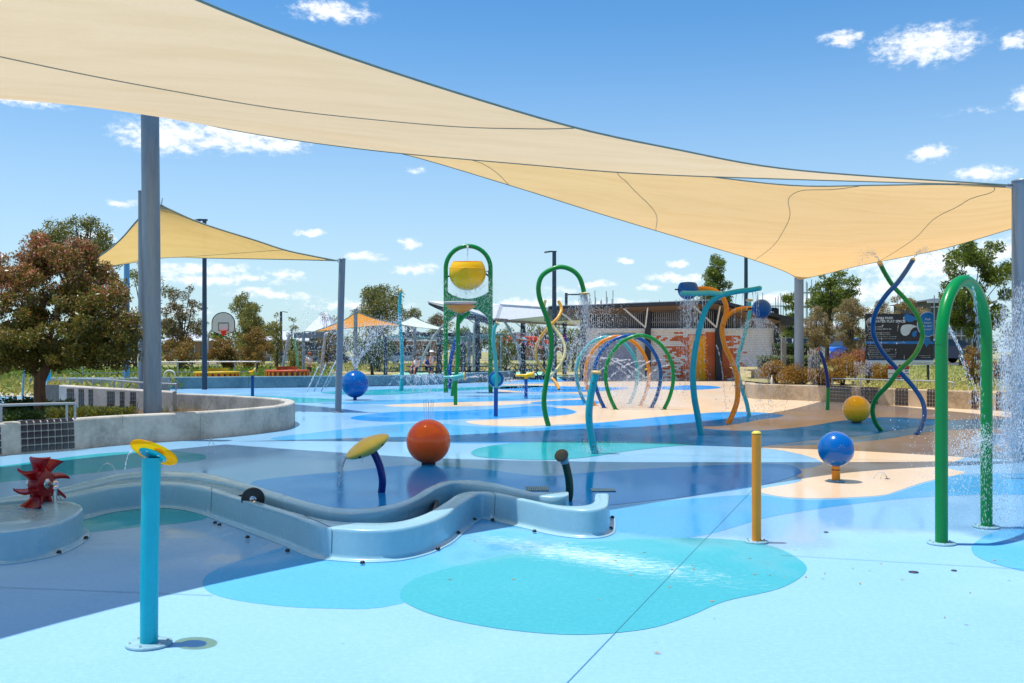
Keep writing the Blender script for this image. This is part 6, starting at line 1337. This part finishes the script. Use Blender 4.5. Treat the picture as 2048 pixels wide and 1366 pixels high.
for k in range(46):   # wispy shoots poking out of the top
    a = rd.uniform(-30, 262); top_y = 470 + abs(a - 95) * .55 + rd.uniform(0, 40) if a < 200 else 560 + (a - 200) * 1.3
    p0 = W(a, top_y + 45, rd.uniform(18, 18.9)); d = Vector((rd.uniform(-.35, .35), rd.uniform(-.2, .2), 1)).normalized(); L = rd.uniform(.25, .62); p1 = p0 + d * L
    tw.tube([p0, p0.lerp(p1, .5) + Vector((rd.uniform(-.02, .02), 0, 0)), p1], [.006, .004, .002], 4)
    n = int(L * 60); f = rng.uniform(0.1, 1, (n, 1)); PP.append(np.array(p0)[None] * (1 - f) + np.array(p1)[None] * f + rng.normal(size=(n, 3)) * .018)
P = np.concatenate(PP); V, Q = leaf_quads(P, .05, rng, 3.4, .3); npmesh('shoots', V, Q, leafmat('leaf_new_growth', [(150, 96, 70), (120, 110, 50), (178, 120, 96), (96, 96, 44)], .4), t)
tw.build('twigs', M_BARKD, t)
mb = MB(); fk = W(80, 762, 18.3)
mb.tube(smooth_path([base - Vector((0, 0, .05)), W(80, 800, 18.3), fk, W(92, 735, 18.3), W(96, 690, 18.35), W(110, 640, 18.4)], 5), [.155, .135, .125, .122, .115, .11, .105, .10, .10, .10, .10, .098, .095, .09, .085, .08, .075, .07, .065, .06, .055, .05, .045, .04, .035, .03], 14)
for pts, r in (([(78, 768), (70, 745), (62, 725), (48, 700), (20, 670)], .055), ([(84, 745), (92, 722), (84, 690), (82, 640), (90, 590)], .06), ([(92, 740), (120, 726), (150, 722), (185, 716), (220, 695)], .042), ([(95, 700), (125, 660), (160, 620), (175, 570)], .05), ([(84, 690), (60, 640), (40, 600)], .04), ([(110, 640), (130, 590), (140, 540)], .04), ([(62, 728), (35, 718), (10, 712)], .03), ([(120, 727), (140, 735), (165, 748)], .02)):
    P = smooth_path([W(a, b, 18.3 + (i % 2) * .12) for i, (a, b) in enumerate(pts)], 4); mb.tube(P, [r, r * .3], 9)
mb.build('trunk', M_BARK, t)

c, r = TP(85, 238, 425, 560, 62, 4.5); tree('eucalyptus_tree', 'tall dark gum tree behind the russet bushy tree', 'tree', (W(150, 0, 62).x, 62, 0), c, r, L_EUC, 46, 7500, .72, .17, .28, seed=2, limbs=16, hollow=.25)
c, r = TP(240, 335, 500, 690, 60, 3); tree('eucalyptus_tree', 'thin drooping gum behind the two tall posts', 'tree', (W(270, 0, 60).x, 60, 0), c, r, L_EUC, 26, 1900, .42, .15, .15, seed=21, limbs=14, hollow=.2)
c, r = TP(316, 412, 565, 740, 58, 2.5); tree('gum_tree', 'open brownish gum tree with many bare stems left of the lamp post', 'tree', (W(364, 0, 58).x, 58, 0), c, r, L_SPARSE, 44, 4200, .34, .13, .13, seed=3, limbs=26, hollow=.15, fork=.12)
c, r = TP(322, 402, 660, 742, 56, 1.6); tree('gum_tree', 'low bushy gum in front of the open brownish one', 'tree', (W(362, 0, 56).x, 56, 0), c, r, L_BROWN, 20, 2200, .36, .12, .1, seed=31, limbs=10)
c, r = TP(412, 470, 592, 740, 66, 2.2); tree('gum_tree', 'grey green gum directly behind the basketball hoop', 'tree', (W(440, 0, 66).x, 74, 0), (c[0], 74, c[2]), r, L_EUC, 30, 3200, .5, .15, .14, seed=4, limbs=14)
c, r = TP(456, 528, 580, 735, 76, 2.6); tree('gum_tree', 'tall slender gum tree right of the basketball hoop', 'tree', (W(490, 0, 76).x, 76, 0), c, r, L_EUC, 44, 5000, .52, .16, .16, seed=5, limbs=18, hollow=.15, shape='round')
c, r = TP(414, 478, 672, 748, 58, 1.1); tree('rusty_shrub_tree', 'round rusty brown shrub under the basketball hoop', 'tree', (W(445, 0, 58).x, 58, 0), c, r, L_BROWN, 26, 4200, .34, .11, .08, seed=6, limbs=8)
c, r = TP(482, 548, 652, 746, 58, 1.2); tree('rusty_shrub_tree', 'pointed rusty green shrub to the right of the hoop', 'tree', (W(515, 0, 58).x, 58, 0), c, r, L_BROWN, 28, 4200, .36, .11, .09, seed=7, limbs=8, shape='round')
for i, (a, b, c0, d0, Y, lb) in enumerate(((538, 566, 618, 730, 88, 'thin dark gum left of the small lamp post'), (566, 600, 620, 735, 92, 'thin dark gum right of the small lamp post'), (548, 560, 640, 740, 84, 'spindly leaning gum trunk beside the small lamp post'), (582, 600, 690, 742, 70, 'young bushy gum behind the swing frame'))):
    c, r = TP(a, b, c0, d0, Y, 1.2); tree('thin_gum_tree', lb, 'tree', (W((a + b) / 2, 0, Y).x, Y, 0), c, r, L_EUC, 16, 900, .42, .17, .12, seed=40 + i, limbs=8, hollow=.1, group='thin gums by the far road')
for i, (a, b, c0, d0, Y, lb) in enumerate(((632, 676, 605, 735, 78, 'nearly bare gum left of the post by the blue ball'), (655, 700, 625, 740, 72, 'nearly bare gum behind the post by the blue ball'))):
    c, r = TP(a, b, c0, d0, Y, 1.6); tree('bare_gum_tree', lb, 'tree', (W((a + b) / 2, 0, Y).x, Y, 0), c, r, L_SPARSE, 26, 800, .32, .14, .11, seed=50 + i, limbs=22, hollow=.1, fork=.2)
c, r = TP(700, 815, 560, 668, 80, 3.8); tree('eucalyptus_tree', 'broad olive green gum tree above the orange sail', 'tree', (W(755, 0, 80).x, 80, 0), c, r, L_EUC, 46, 7500, .80, .2, .3, seed=8, limbs=16)
c, r = TP(800, 842, 608, 660, 84, 1.6); tree('eucalyptus_tree', 'outer leafy limb tree right of the broad gum', 'tree', (W(800, 0, 84).x, 84, 0), c, r, L_EUC, 14, 1300, .5, .18, .12, seed=9, limbs=8)
for i, (a, b, c0, d0, Y, lb) in enumerate(((700, 790, 668, 742, 68, 'dark bushy tree behind the water fan'), (862, 888, 626, 668, 90, 'small round gum left of the dump bucket'), (905, 942, 648, 735, 78, 'olive tree seen between the green legs'), (985, 1040, 650, 738, 76, 'bushy tree under the left of the white roof'), (1052, 1125, 648, 735, 80, 'bushy tree under the middle of the white roof'), (1128, 1165, 652, 735, 80, 'bushy tree at the right end of the white roof'))):
    c, r = TP(a, b, c0, d0, Y, 1.6); tree('park_tree', lb, 'tree', (W((a + b) / 2, 0, Y).x, Y, 0), c, r, (L_EUC, L_SPARSE, L_PINE)[i % 3] if i else L_DHEDGE, 20, 2300, .5, .16, .12, seed=60 + i, limbs=8)
c, r = TP(1394, 1466, 506, 640, 70, 1.5); tree('windblown_tree', 'bright green wind blown tree rising behind the amenities roof', 'tree', (W(1415, 0, 70).x, 70, .8), (c[0], c[1], c[2]), (r[0] * .9, r[1], r[2]), L_PINE, 44, 6500, .42, .15, .14, seed=70, limbs=12, lean=(.5, 0))
c, r = TP(1562, 1598, 578, 720, 62, 1.1); tree('park_tree', 'light green tree left of the post behind the amenities block', 'tree', (W(1585, 0, 62).x, 62, .8), c, r, L_PINE, 26, 3200, .36, .14, .1, seed=71, limbs=8)
c, r = TP(1545, 1598, 640, 715, 66, 1.3); tree('park_tree', 'dull green bush beyond the right end of the amenities roof', 'tree', (W(1570, 0, 66).x, 66, .8), c, r, L_OLIVE, 22, 2400, .4, .14, .1, seed=72, limbs=8)
c, r = TP(1608, 1722, 520, 650, 48, 1.5); tree('street_tree', 'tall slim street tree with sparse hanging leaves beneath the sail edge', 'tree', (W(1654, 0, 48).x, 48, .8), c, r, L_PINE, 46, 4600, .30, .14, .13, seed=73, limbs=18, hollow=.3, lean=(0, 0))
c, r = TP(1598, 1668, 612, 728, 40, .8); tree('olive_tree', 'small silvery olive tree right behind the grey post', 'tree', (W(1630, 0, 40).x, 40, .7), c, r, L_OLIVE, 40, 5600, .20, .07, .05, seed=74, limbs=10)
c, r = TP(1655, 1745, 590, 722, 40, .95); tree('olive_tree', 'larger pinkish olive tree left of the big sign', 'tree', (W(1706, 0, 40).x, 40, .7), c, r, L_OLIVE, 52, 8000, .22, .07, .055, seed=75, limbs=12)
c, r = TP(1735, 1872, 578, 700, 44, 1.1); tree('olive_tree', 'wide twiggy olive tree behind the big sign', 'tree', (W(1800, 0, 44).x, 44, .8), c, r, L_OLIVE, 56, 7000, .23, .08, .06, seed=76, limbs=24)
c, r = TP(1884, 2030, 458, 700, 34, 1.1); tree('street_tree', 'large leafy green tree between the arch and the right post', 'tree', (W(1940, 0, 34).x, 34, .75), c, r, L_PINE, 70, 8500, .28, .13, .06, seed=77, limbs=22, long=2.9)
c, r = TP(1914, 1990, 690, 780, 30.5, .5); tree('young_tree', 'young dark leaved shrub in the bed behind the arch', 'tree', (W(1945, 0, 30.5).x, 30.5, .45), c, r, L_BROWN, 26, 1700, .14, .07, .03, seed=78, limbs=10)
# line of far trees
for i in range(44):
    px = -80 + i * 51 + (i * 37 % 40); Y = 200 + (i * 53 % 70); h = 5 + (i * 29 % 40) / 9; x = W(px, 0, Y).x
    tree('distant_tree', 'dim distant tree along the horizon', 'tree', (x, Y, 0), (x, Y, h * .55), (5 + i % 4, 3, h * .5), (L_EUC, L_SPARSE, L_EUC, L_PINE)[i % 4], 14, 500, 1.6, .8, .3, seed=100 + i, limbs=3, group='distant trees along the horizon')
# shrubs right
for i, (a, b, c0, d0, Y, m_, lb) in enumerate(((1520, 1585, 724, 770, 33.8, L_ORSH, 'rounded orange shrub at the left end of the right planter'), (1560, 1640, 738, 770, 33.0, L_ORSH, 'wide low orange shrub in front of the grey post'), (1622, 1660, 742, 772, 33.2, L_ORSH, 'small orange shrub left of the curved blue pole'), (1652, 1722, 712, 772, 33.0, L_ORSH, 'tall rusty orange shrub behind the curved pole'), (1665, 1750, 708, 740, 36.5, L_PINKSH, 'coppery shrub in front of the blue cars'), (1740, 1785, 728, 765, 34.2, L_ORSH, 'orange brown shrub under the left of the big sign'))):
    c, r = TP(a - 5, b + 5, c0 - 5, d0, Y, .6); blob('orange_shrub' if m_ is L_ORSH else 'coppery_shrub', lb, 'shrub', c, r, m_, 9000, .045, 200 + i, 'shrubs in the right planter', lumps=22, rc=.36, base=(c[0], Y, .42))
c, r = TP(1722, 1752, 724, 757, 31.8, .3); blob('frosted_shrub', 'small white flecked round shrub drenched by the falling water', 'shrub', c, r, leafmat('leaf_frosted', [(210, 206, 214), (90, 80, 96), (40, 36, 44), (230, 226, 232)], .4), 2400, .035, 210, lumps=12, base=(c[0], 31.8, .42))
c, r = TP(1985, 2050, 700, 775, 31, .5); blob('red_flower_shrub', 'dark green shrub with reddish flowers at the right edge', 'shrub', c, r, leafmat('leaf_redflower', [(50, 66, 34), (74, 84, 44), (150, 50, 56), (60, 76, 40), (90, 90, 60)], .4), 4200, .06, 211, lumps=16, base=(c[0], 31, .42))
def hedge(label, px0, px1, Y, z0, z1, dpt, lm, n, seed, leaf=.05):
    rng = np.random.default_rng(seed); x0, x1 = W(px0, 0, Y).x, W(px1, 0, Y).x; t = thing('hedge', label, 'hedge', ((x0 + x1) / 2, Y, z0))
    f = rng.uniform(0, 1, n); P = np.stack([rng.uniform(x0, x1, n), rng.uniform(Y, Y + dpt, n), rng.uniform(z0, z1, n)], 1); k = f < .5; P[k, 1] = Y + rng.uniform(0, .06, k.sum()); k2 = (f > .5) & (f < .8); P[k2, 2] = z1 - rng.uniform(0, .05, k2.sum())
    P += rng.normal(size=P.shape) * .02; V, Q = leaf_quads(P, leaf, rng, 1.8); npmesh('foliage', V, Q, lm, t); MB().box(((x0 + x1) / 2, Y + dpt / 2, (z0 + z1) / 2 - .04), (x1 - x0 - .12, dpt - .16, z1 - z0 - .12)).build('inner_twigs', mat('hedge_core', lin(52, 48, 30), rough=1), t)
hedge('clipped grey green hedge to the left of the tall post', 1521, 1640, 37.5, .5, W(0, 713, 37.5).z, .8, L_HEDGE, 9000, 220)
hedge('darker clipped hedge behind the timber bollard', 1552, 1640, 46, .7, W(0, 688, 46).z, 1.0, L_DHEDGE, 7000, 221)
# ground covers
zf = lambda x, y: hr(x, y)
field('ground_cover', 'pale yellow green groundcover on the slope behind the right wall', 'ground cover', rect(11.2, 17, 29.5, 33, zf), 14000, .07, L_COVER, seed=5, hgt=.12)
field('ground_cover', 'pale lawn tufts further up the right slope', 'grass', rect(11.5, 24, 33, 45, zf), 14000, .09, L_COVER, seed=6, hgt=.06)
field('weeds', 'weedy green growth beyond the benches on the left', 'weeds', rect(-34, -11, 51, 62, 0), 22000, .20, L_GREENG, seed=7, hgt=.55)
field('tall_grass', 'yellow green grass tussocks at the far left', 'grass', rect(-30, -14, 34.5, 46, 0), 9000, .24, L_GRASS, seed=8, hgt=.35)
field('field_grass', 'dry straw coloured grass of the far field', 'grass', rect(-28, 10, 76, 118, 0), 9000, .25, L_GRASS, seed=9, hgt=.08)
def bedrgn(poly, z):
    def f(rng, n):
        a = np.array(poly); k = rng.dirichlet(np.ones(len(a)) * .45, n); P = k @ a; return np.concatenate([P, np.full((n, 1), z)], 1)
    return f
field('flower_bed', 'yellow flowers and silvery groundcover in the left planter', 'flowers', bedrgn([(W(90, 0, 17.6).x, 17.6), (W(230, 0, 17.75).x, 17.75), (W(270, 0, 18.3).x, 18.3), (W(100, 0, 18.9).x, 18.9)], .36), 9000, .045, L_FLOW, seed=12, hgt=.20)
field('bed_groundcover', 'dark low groundcover under the bushy tree', 'ground cover', bedrgn([(W(-80, 0, 16.6).x, 16.6), (W(90, 0, 17.3).x, 17.3), (W(100, 0, 18.8).x, 18.8), (W(-80, 0, 19.2).x, 19.2)], .36), 6500, .05, L_DHEDGE, seed=13, hgt=.16)
for i, (px, py, lb) in enumerate(((108, 826, 'silvery spiky shrub right of the forked trunk'), (30, 822, 'dark low shrub behind the handrail at the far left'), (60, 830, 'leafy seedling at the foot of the forked trunk'), (130, 815, 'grey green mound behind the short handrail'))):
    p = W(px, py, 18.3 + i * .15); blob('garden_shrub', lb, 'shrub', (p.x, p.y, .53), (.28 + .1 * (i == 1), .28, .19), (L_HEDGE, L_DHEDGE, L_DHEDGE, L_HEDGE)[i], 1500, .06, 230 + i, 'shrubs in the left planter', lumps=10, base=(p.x, p.y, .36), long=3.2)
for i, (px, Y) in enumerate(((345, 21), (362, 20.4), (402, 19.8), (445, 19.8), (500, 20.2), (520, 19.9), (548, 20.2), (272, 18.6), (330, 18.4))):
    rng = np.random.default_rng(240 + i); x = W(px, 0, Y).x; zb = .36 if px < 335 else .12; t = thing('grass_tuft', 'wispy dry grass tuft in the planter behind the curved wall', 'grass tuft', (x, Y, zb), 'wispy grass tufts in the left planter'); mb = MB()
    for k in range(16):
        a = rng.uniform(0, 6.28); h = rng.uniform(.2, .6 if zb < .2 else .36); q = Vector((x, Y, zb)); e = q + Vector((math.cos(a) * h * .5, math.sin(a) * h * .3, h)); mb.tube([q, q.lerp(e, .5) + Vector((0, 0, .04)), e], [.004, .003, .001], 3, caps=False)
    mb.build('blades', L_GRASS, t); t['label'] = ['wispy dry grass tuft at the back of the planter near the thick post', 'wispy grass tuft second from the thick post', 'wispy grass tuft left of the wall joint', 'wispy grass tuft midway along the curved planter', 'wispy grass tuft near the rounded end of the planter', 'small grass tuft beside the end one in the planter', 'wispy grass tuft at the very tip of the planter', 'grass tuft left of the thick post', 'grass tuft at the foot of the thick post'][i]
# low edging block and path tree far left
t = thing('planter_edge', 'low brown concrete edge block behind the forked tree', 'edging', W(48, 800, 27)); t.location.z = 0; MB().bar(Vector((W(22, 0, 27).x, 27, .12)), Vector((W(64, 0, 27).x, 27, .12)), .3, .34).build('block', M_CONCW, t)
t = thing('sapling', 'thin white staked sapling left of the forked trunk', 'sapling', (W(46, 0, 27).x, 27, 0)); MB().tube([W(45, 795, 27), W(47, 760, 27), W(49, 735, 27)], .03, 8).build('trunk', M_FLANGE, t)

# ------------------------------------------------------------------ water in the air
rng = np.random.default_rng(77)
def cat_(L): return np.concatenate([a for a, b in L]), np.concatenate([b for a, b in L])
def jet(p, v, n, tmax, spread=.03, pos=.004, **k): return arc_pts(p, v, n, rng, tmax, spread, pos, **k)
# fan on the far blue ball
p = np.array(W(711, 738, 32.4)); J = [jet(p, (s * 2.2 + rng.normal() * .1, rng.normal() * .5, 5.4 + rng.normal() * .25), 700, 1.05, .06, .02) for s in (-1, -.75, -.4, .35, .8, 1.0, 1.2)]
P, V = cat_(J); drops('water_fan', 'fan of water bursting from the top of the far blue ball', P, .012, rng, 1.4, V)
mist = np.array(W(735, 690, 32.5)) + rng.normal(size=(7000, 3)) * np.array([1.05, .5, .75]); mist = mist[mist[:, 2] > .1]; drops('water_mist', 'fine droplets drifting around the far blue ball', mist, .011, rng, 1.2)
# thin jets on the orange ball
c = W(857, 842, 14.05); J = []
for dx in (-.055, -.03, 0, .03, .055): J.append(jet(np.array(c) + [dx, 0, 0], (dx * 1.2, 0, 2.35 + rng.normal() * .05), 260, .24, .004, .001))
P, V = cat_(J); drops('water_jets', 'five thin water jets standing on the orange ball', P, .0024, rng, 2.6, V)
# bucket spill and funnel
J = []
for k in range(70): J.append(jet(np.array(W(935, 575, 38.1)) + rng.normal(size=3) * [.45, .1, .15], rng.normal(size=3) * [.9, .4, .8] + [0, -.3, 1.2], 60, 1.1, .1, .03))
P, V = cat_(J); drops('water_spill', 'spray pouring off the yellow dump bucket', P, .013, rng, 1.3, V)
cloud = np.array(W(948, 640, 37.8)) + rng.normal(size=(7000, 3)) * [.85, .3, 1.2]; cloud = cloud[cloud[:, 2] > .1]; drops('water_cloud', 'cloud of droplets between the legs of the dump bucket arch', cloud, .012, rng, 1.5)
up = jet(W(935, 519, 38.2), (0, 0, 3.2), 160, .3, .02, .01); drops('bucket_jet', 'thin jet shooting up from the yellow bucket', up[0], .014, rng, 1.6, up[1])
# cannon jet
J = [jet(W(928, 756, 29.4), (4.8, -.2, .7 + k * .15), 110, .55, .03, .01) for k in range(5)] ; P, V = cat_(J); drops('cannon_jet', 'flat jet from the small turquoise water cannon', P, .010, rng, 1.8, V)
# swan neck
J = []
for k in range(46): J.append(jet(np.array(W(1169, 590, 21.2)) + rng.normal(size=3) * [.05, .03, 0], rng.normal(size=3) * [.22, .12, .1] + [.06, 0, -.2], 52, .62, .05, .01))
P, V = cat_(J); drops('shower_fall', 'shower of droplets falling from the green swan neck nozzle', P, .0085, rng, 1.6, V)
cl = np.array(W(1182, 650, 24)) + rng.normal(size=(4800, 3)) * [.4, .5, .6]; drops('shower_cloud', 'loose cloud of droplets right of the green swan neck', cl[cl[:, 2] > 0], .010, rng, 1.3)
for a, b, lb in (((1135, 760), (1146, 690), 'left'), ((1148, 764), (1158, 676), 'right')):
    p0, p1 = np.array(G(a[0], a[1] + 14)), np.array(W(b[0], b[1], 30)); f = rng.uniform(0, 1, (340, 1)); P = p0 + (p1 - p0) * f + rng.normal(size=(340, 3)) * .02; drops('floor_jet', 'slanting water jet from the floor near the hoops, the %s one' % lb, P, .010, rng, 2.0, np.tile(p1 - p0, (340, 1)))
# hoop tunnel
J = []
Yh = 28.4
for (x, y, sx_, sz_) in ((1168, 712, 3.2, 1.0), (1195, 715, 3.0, .8), (1214, 716, 3.2, .6), (1262, 720, -3, 1), (1290, 722, -3, .8), (1325, 720, -2.8, .9), (1345, 730, -2.6, .8)):
    J.append(jet(W(x, y, Yh), (sx_, rng.normal() * .2, sz_ - .6), 260, .5, .02, .006))
P, V = cat_(J); drops('tunnel_jets', 'thin jets crossing inside the hoop tunnel', P, .0085, rng, 2.2, V)
f = np.array(W(1275, 790, 28.3)) + rng.normal(size=(22000, 3)) * [.6, .5, .30]; f = f[(f[:, 2] > .01)]; drops('tunnel_mist', 'white mist hanging low inside the hoop tunnel', f, .0105, rng, 1.1)
# turquoise arms
J = []
for x in (1369, 1376, 1381, 1387, 1394, 1404, 1412): J.append(jet(W(x, 592, 19), rng.normal(size=3) * [.05, .05, 0] + [.05 * (x - 1385) / 10, 0, -.1], 130, .5, .04, .003))
for x in (1474, 1487, 1497, 1505, 1511, 1515): J.append(jet(W(x, 586, 19), [.10 if x > 1500 else -.15, 0, -.1], 110, .6, .04, .003))
P, V = cat_(J); drops('arm_drips', 'thin strings of water dripping from the turquoise arm', P, .0058, rng, 2.6, V)
J = [jet(np.array(W(1377, 600, 21.7)) + rng.normal(size=3) * [.12, .1, 0], rng.normal(size=3) * [.15, .15, .1] + [.0, 0, -.3], 40, .62, .05, .02) for k in range(44)]; P, V = cat_(J); drops('bucket_fall', 'water falling from the left blue tipping bucket', P, .008, rng, 1.8, V)
J = [jet(np.array(W(1523, 638, 21.6)) + rng.normal(size=3) * [.08, .1, 0], rng.normal(size=3) * [.55, .4, .25] + [.0, 0, .2], 60, .7, .1, .02) for k in range(60)]; P, V = cat_(J); drops('bucket_splash', 'splashing water under the right blue tipping bucket', P, .0085, rng, 1.6, V)
J = [jet(W(1517, 640, 21.6), (s * 1.7, 0, .35), 260, .36, .06, .006) for s in (-1, 1)] + [jet(W(1490, 718, 24), (s * 1.0, 0, .2), 160, .3, .05, .006) for s in (-1, 1)] + [jet(W(1432, 690, 22), (.45, 0, -.5), 260, .55, .03, .006)]
P, V = cat_(J); drops('side_jets', 'low arcs of water fanning sideways from the wavy poles', P, .006, rng, 2.0, V)
# tan cap pole foot splash
J = [jet(G(1192, 907), rng.normal(size=3) * [1.0, .8, .3] + [0, 0, 1.1], 20, .25, .2, .01) for k in range(60)]; P, V = cat_(J); drops('foot_splash', 'splash around the foot of the tan capped post', P, .005, rng, 1.2, V)
# falls behind the yellow ball and near the curved pole
for x0, y0, Y, w, n, lb in ((1627, 700, 27, .12, 1300, 'veil of water falling left of the curved pole'), (1714, 726, 27.5, .12, 1100, 'vertical stream of water behind the yellow ball'), (1740, 640, 29, .5, 420, 'sparse droplets in front of the big sign')):
    J = [jet(np.array(W(x0, y0, Y)) + rng.normal(size=3) * [w, .05, .03], rng.normal(size=3) * [.10, .05, .1] + [0, 0, .2], 30, .75, .05, .006) for k in range(n // 30)]; P, V = cat_(J); drops('water_veil', lb, P, .0075, rng, 2.2, V)
# little fountain tops on the twisted poles
J = [jet(W(1761, 526, 19.6), (-.9 + rng.normal() * .12, 0, 2.0), 50, .45, .08, .006) for k in range(10)]; P, V = cat_(J); drops('tip_spray', 'spray arcing from the tip of the green twisted pole', P, .0062, rng, 1.4, V)
J = [jet(W(1826, 520, 19.4), (.95 + rng.normal() * .12, 0, 2.0), 50, .45, .08, .006) for k in range(10)]; P, V = cat_(J); drops('tip_spray', 'spray arcing from the tip of the blue twisted pole', P, .0062, rng, 1.4, V)
# big arch on the right: blast, curtain in front of the post
a = W(1984, 880, 9.0)
J = [jet(np.array(a), rng.normal(size=3) * [.9, .5, .55] + [-.9, 0, .4], 90, .3, .15, .02) for k in range(60)] + [jet(np.array(a), rng.normal(size=3) * [1.2, .6, .9] + [1.3, .1, .6], 90, .5, .15, .02) for k in range(90)]
P, V = cat_(J); drops('water_blast', 'water blasting off the rear leg of the green arch', P, .0040, rng, 1.4, V)
J = [jet(np.array(W(1985 + rng.uniform(-12, 45), 650 + rng.uniform(-40, 60), 9.1)) + rng.normal(size=3) * [.03, .1, .1], [rng.normal() * .15 + .1, rng.normal() * .1, -.4], 60, .62, .06, .01) for k in range(80)]
P, V = cat_(J); drops('water_curtain', 'curtain of droplets falling along the rear leg of the green arch', P, .0036, rng, 2.0, V)
J = [jet(np.array(W(1945, 575, 8.6)), [.18 + rng.normal() * .04, .1, -.25], 60, .7, .04, .004) for k in range(8)]
P, V = cat_(J); drops('arch_streams', 'clear ribbons of water falling inside the green arch', P, .0036, rng, 2.6, V)
J = [jet(np.array(W(2030 + rng.uniform(-25, 25), 560 + rng.uniform(0, 240), 12.5)), [rng.normal() * .15, 0, -1.0], 110, .55, .05, .02) for k in range(170)]
P, V = cat_(J); drops('post_spray', 'spray drifting across the thick post at the right edge', P, .0036, rng, 2.4, V)
J = [jet(np.array(W(1885, 640, 10)), [.9, .3, -.35], 320, .5, .03, .006), jet(np.array(W(1890, 655, 10)), [1.1, .2, -.7], 320, .45, .03, .006)]
P, V = cat_(J); drops('arch_cross_jet', 'slanting jets crossing behind the front leg of the arch', P, .004, rng, 2.2, V)
# two arcs by the blue ball
b = G(1775, 958); J = [jet(b, (-.33 + .0, -.0, 1.32), 900, .27, .004, .001), jet(b, (-.62, .1, 1.32), 900, .27, .004, .001)]
P, V = cat_(J); drops('twin_arcs', 'two thin arcs of water rising from the floor by the blue ball', P, .0028, rng, 2.4, V)
# small fountains at the left
for (px, py, vx, vz, n, Y, lb) in ((195, 950, .72, 1.72, 120, 11.0, 'broken string of water left of the cyan post'), (415, 905, .28, 2.05, 150, 16, 'small looping jet in front of the curved planter wall')):
    P, V = jet(G(px, py), (vx, 0, vz), n, vz / 4.9, .01, .002); drops('small_jet', lb, P, .0042, rng, 2.4, V)
P, V = jet(W(262, 905, 5.5), (-.25, .05, .1), 50, .16, .03, .002); drops('disc_drips', 'drips leaving the amber disc', P, .0022, rng, 2.0, V)
# saucer stream
J = [jet(np.array(W(694, 914, 11.1)), [-.35 + rng.normal() * .05, -.05, -.1], 40, .26, .05, .004) for k in range(14)]; P, V = cat_(J); drops('saucer_stream', 'stream of water pouring from the lip of the yellow saucer', P, .004, rng, 2.2, V)
P, V = jet(W(724.5, 909, 10.95), (0, 0, -.1), 70, .12, .02, .001); drops('saucer_drip', 'single drip under the yellow saucer', P, .0035, rng, 2.2, V)
# jets far left of the blue ball and floor fountains
for k, (a, b) in enumerate((((614, 782), (636, 735)), ((628, 783), (652, 728)), ((642, 784), (672, 722)), ((652, 775), (668, 745)))):
    p0, p1 = np.array(W(a[0], a[1], 39)), np.array(W(b[0], b[1], 39)); f = rng.uniform(0, 1, (420, 1)); P = p0 + (p1 - p0) * f + rng.normal(size=(420, 3)) * .012; drops('slanting_jet', ['leftmost slanting jet before the long wall', 'second slanting jet before the long wall', 'third slanting jet before the long wall', 'short slanting jet nearest the post'][k], P, .011, rng, 2.6, np.tile(p1 - p0, (420, 1)))
J = []
for cx in (826, 843, 860): 
    for s in (-1.6, -1, -.4, .4, 1, 1.6): J.append(jet(G(cx, 786), (s * .9, rng.normal() * .2, 3.6), 55, .74, .02, .01))
P, V = cat_(J); drops('floor_fountains', 'crossing floor fountains right of the thin cyan pole', P, .013, rng, 2.0, V)
J = [jet(G(995, 790), (s * .7, rng.normal() * .3, 3.4), 45, .7, .04, .01) for s in (-2, -1.2, -.5, .5, 1.2, 2)]; P, V = cat_(J); drops('floor_fountains', 'floor fountains right of the dump bucket arch', P, .012, rng, 2.0, V)
J = [jet(np.array(W(rng.uniform(1010, 1160), rng.uniform(650, 700), 36)), rng.normal(size=3) * [.3, .3, .4], 26, .6, .1, .02) for k in range(110)]; P, V = cat_(J); drops('veil', 'thin veil of droplets in front of the pavilion', P, .011, rng, 1.8, V)
# ------------------------------------------------------------------ litter of small leaves
rd = random.Random(12); me0 = []
for k in range(4):
    mb = MB(); L, w = .034, .011
    mb.add([(-L / 2, 0, .002), (-L * .1, w / 2, .006 + k * .001), (L / 2, 0, .002), (-L * .1, -w / 2, .003)], [(0, 3, 2), (0, 2, 1)]); m_ = bpy.data.meshes.new('dry_leaf'); m_.from_pydata(mb.v, [], mb.f); m_.materials.append(L_DRY); me0.append(m_)
spots = [(1235, 1112), (1240, 1102), (1262, 1152), (1135, 1087), (1165, 1095), (1288, 1106), (1385, 1132), (1388, 1140), (1345, 1140), (1510, 1150), (1540, 1152), (1568, 1156), (1425, 1204), (1428, 1238), (1315, 1308), (950, 1083), (1040, 1058), (1062, 1090), (1060, 1100), (1612, 1155), (1645, 1158), (1705, 1138), (1738, 1142), (1720, 1168), (1805, 1160), (2018, 1162), (1940, 1186), (1890, 1236), (1932, 1250), (1762, 1128), (1990, 1122), (265, 1022), (250, 1016), (900, 1160), (1027, 1160), (1650, 1148), (1590, 1100), (1500, 1118), (1340, 1175), (1200, 1200), (1230, 1122)]
for i, (px, py) in enumerate(spots):
    o = bpy.data.objects.new('dry_leaf', me0[i % 4]); C.objects.link(o); p = G(px, py); o.location = (p.x, p.y, .0015); o.rotation_euler = (0, 0, rd.uniform(0, 6.3)); s = rd.uniform(.7, 1.5); o.scale = (s, s, s)
    tag(o, 'small dry brown leaf lying loose on the rubber floor', 'leaf', 'dry leaves scattered on the floor')
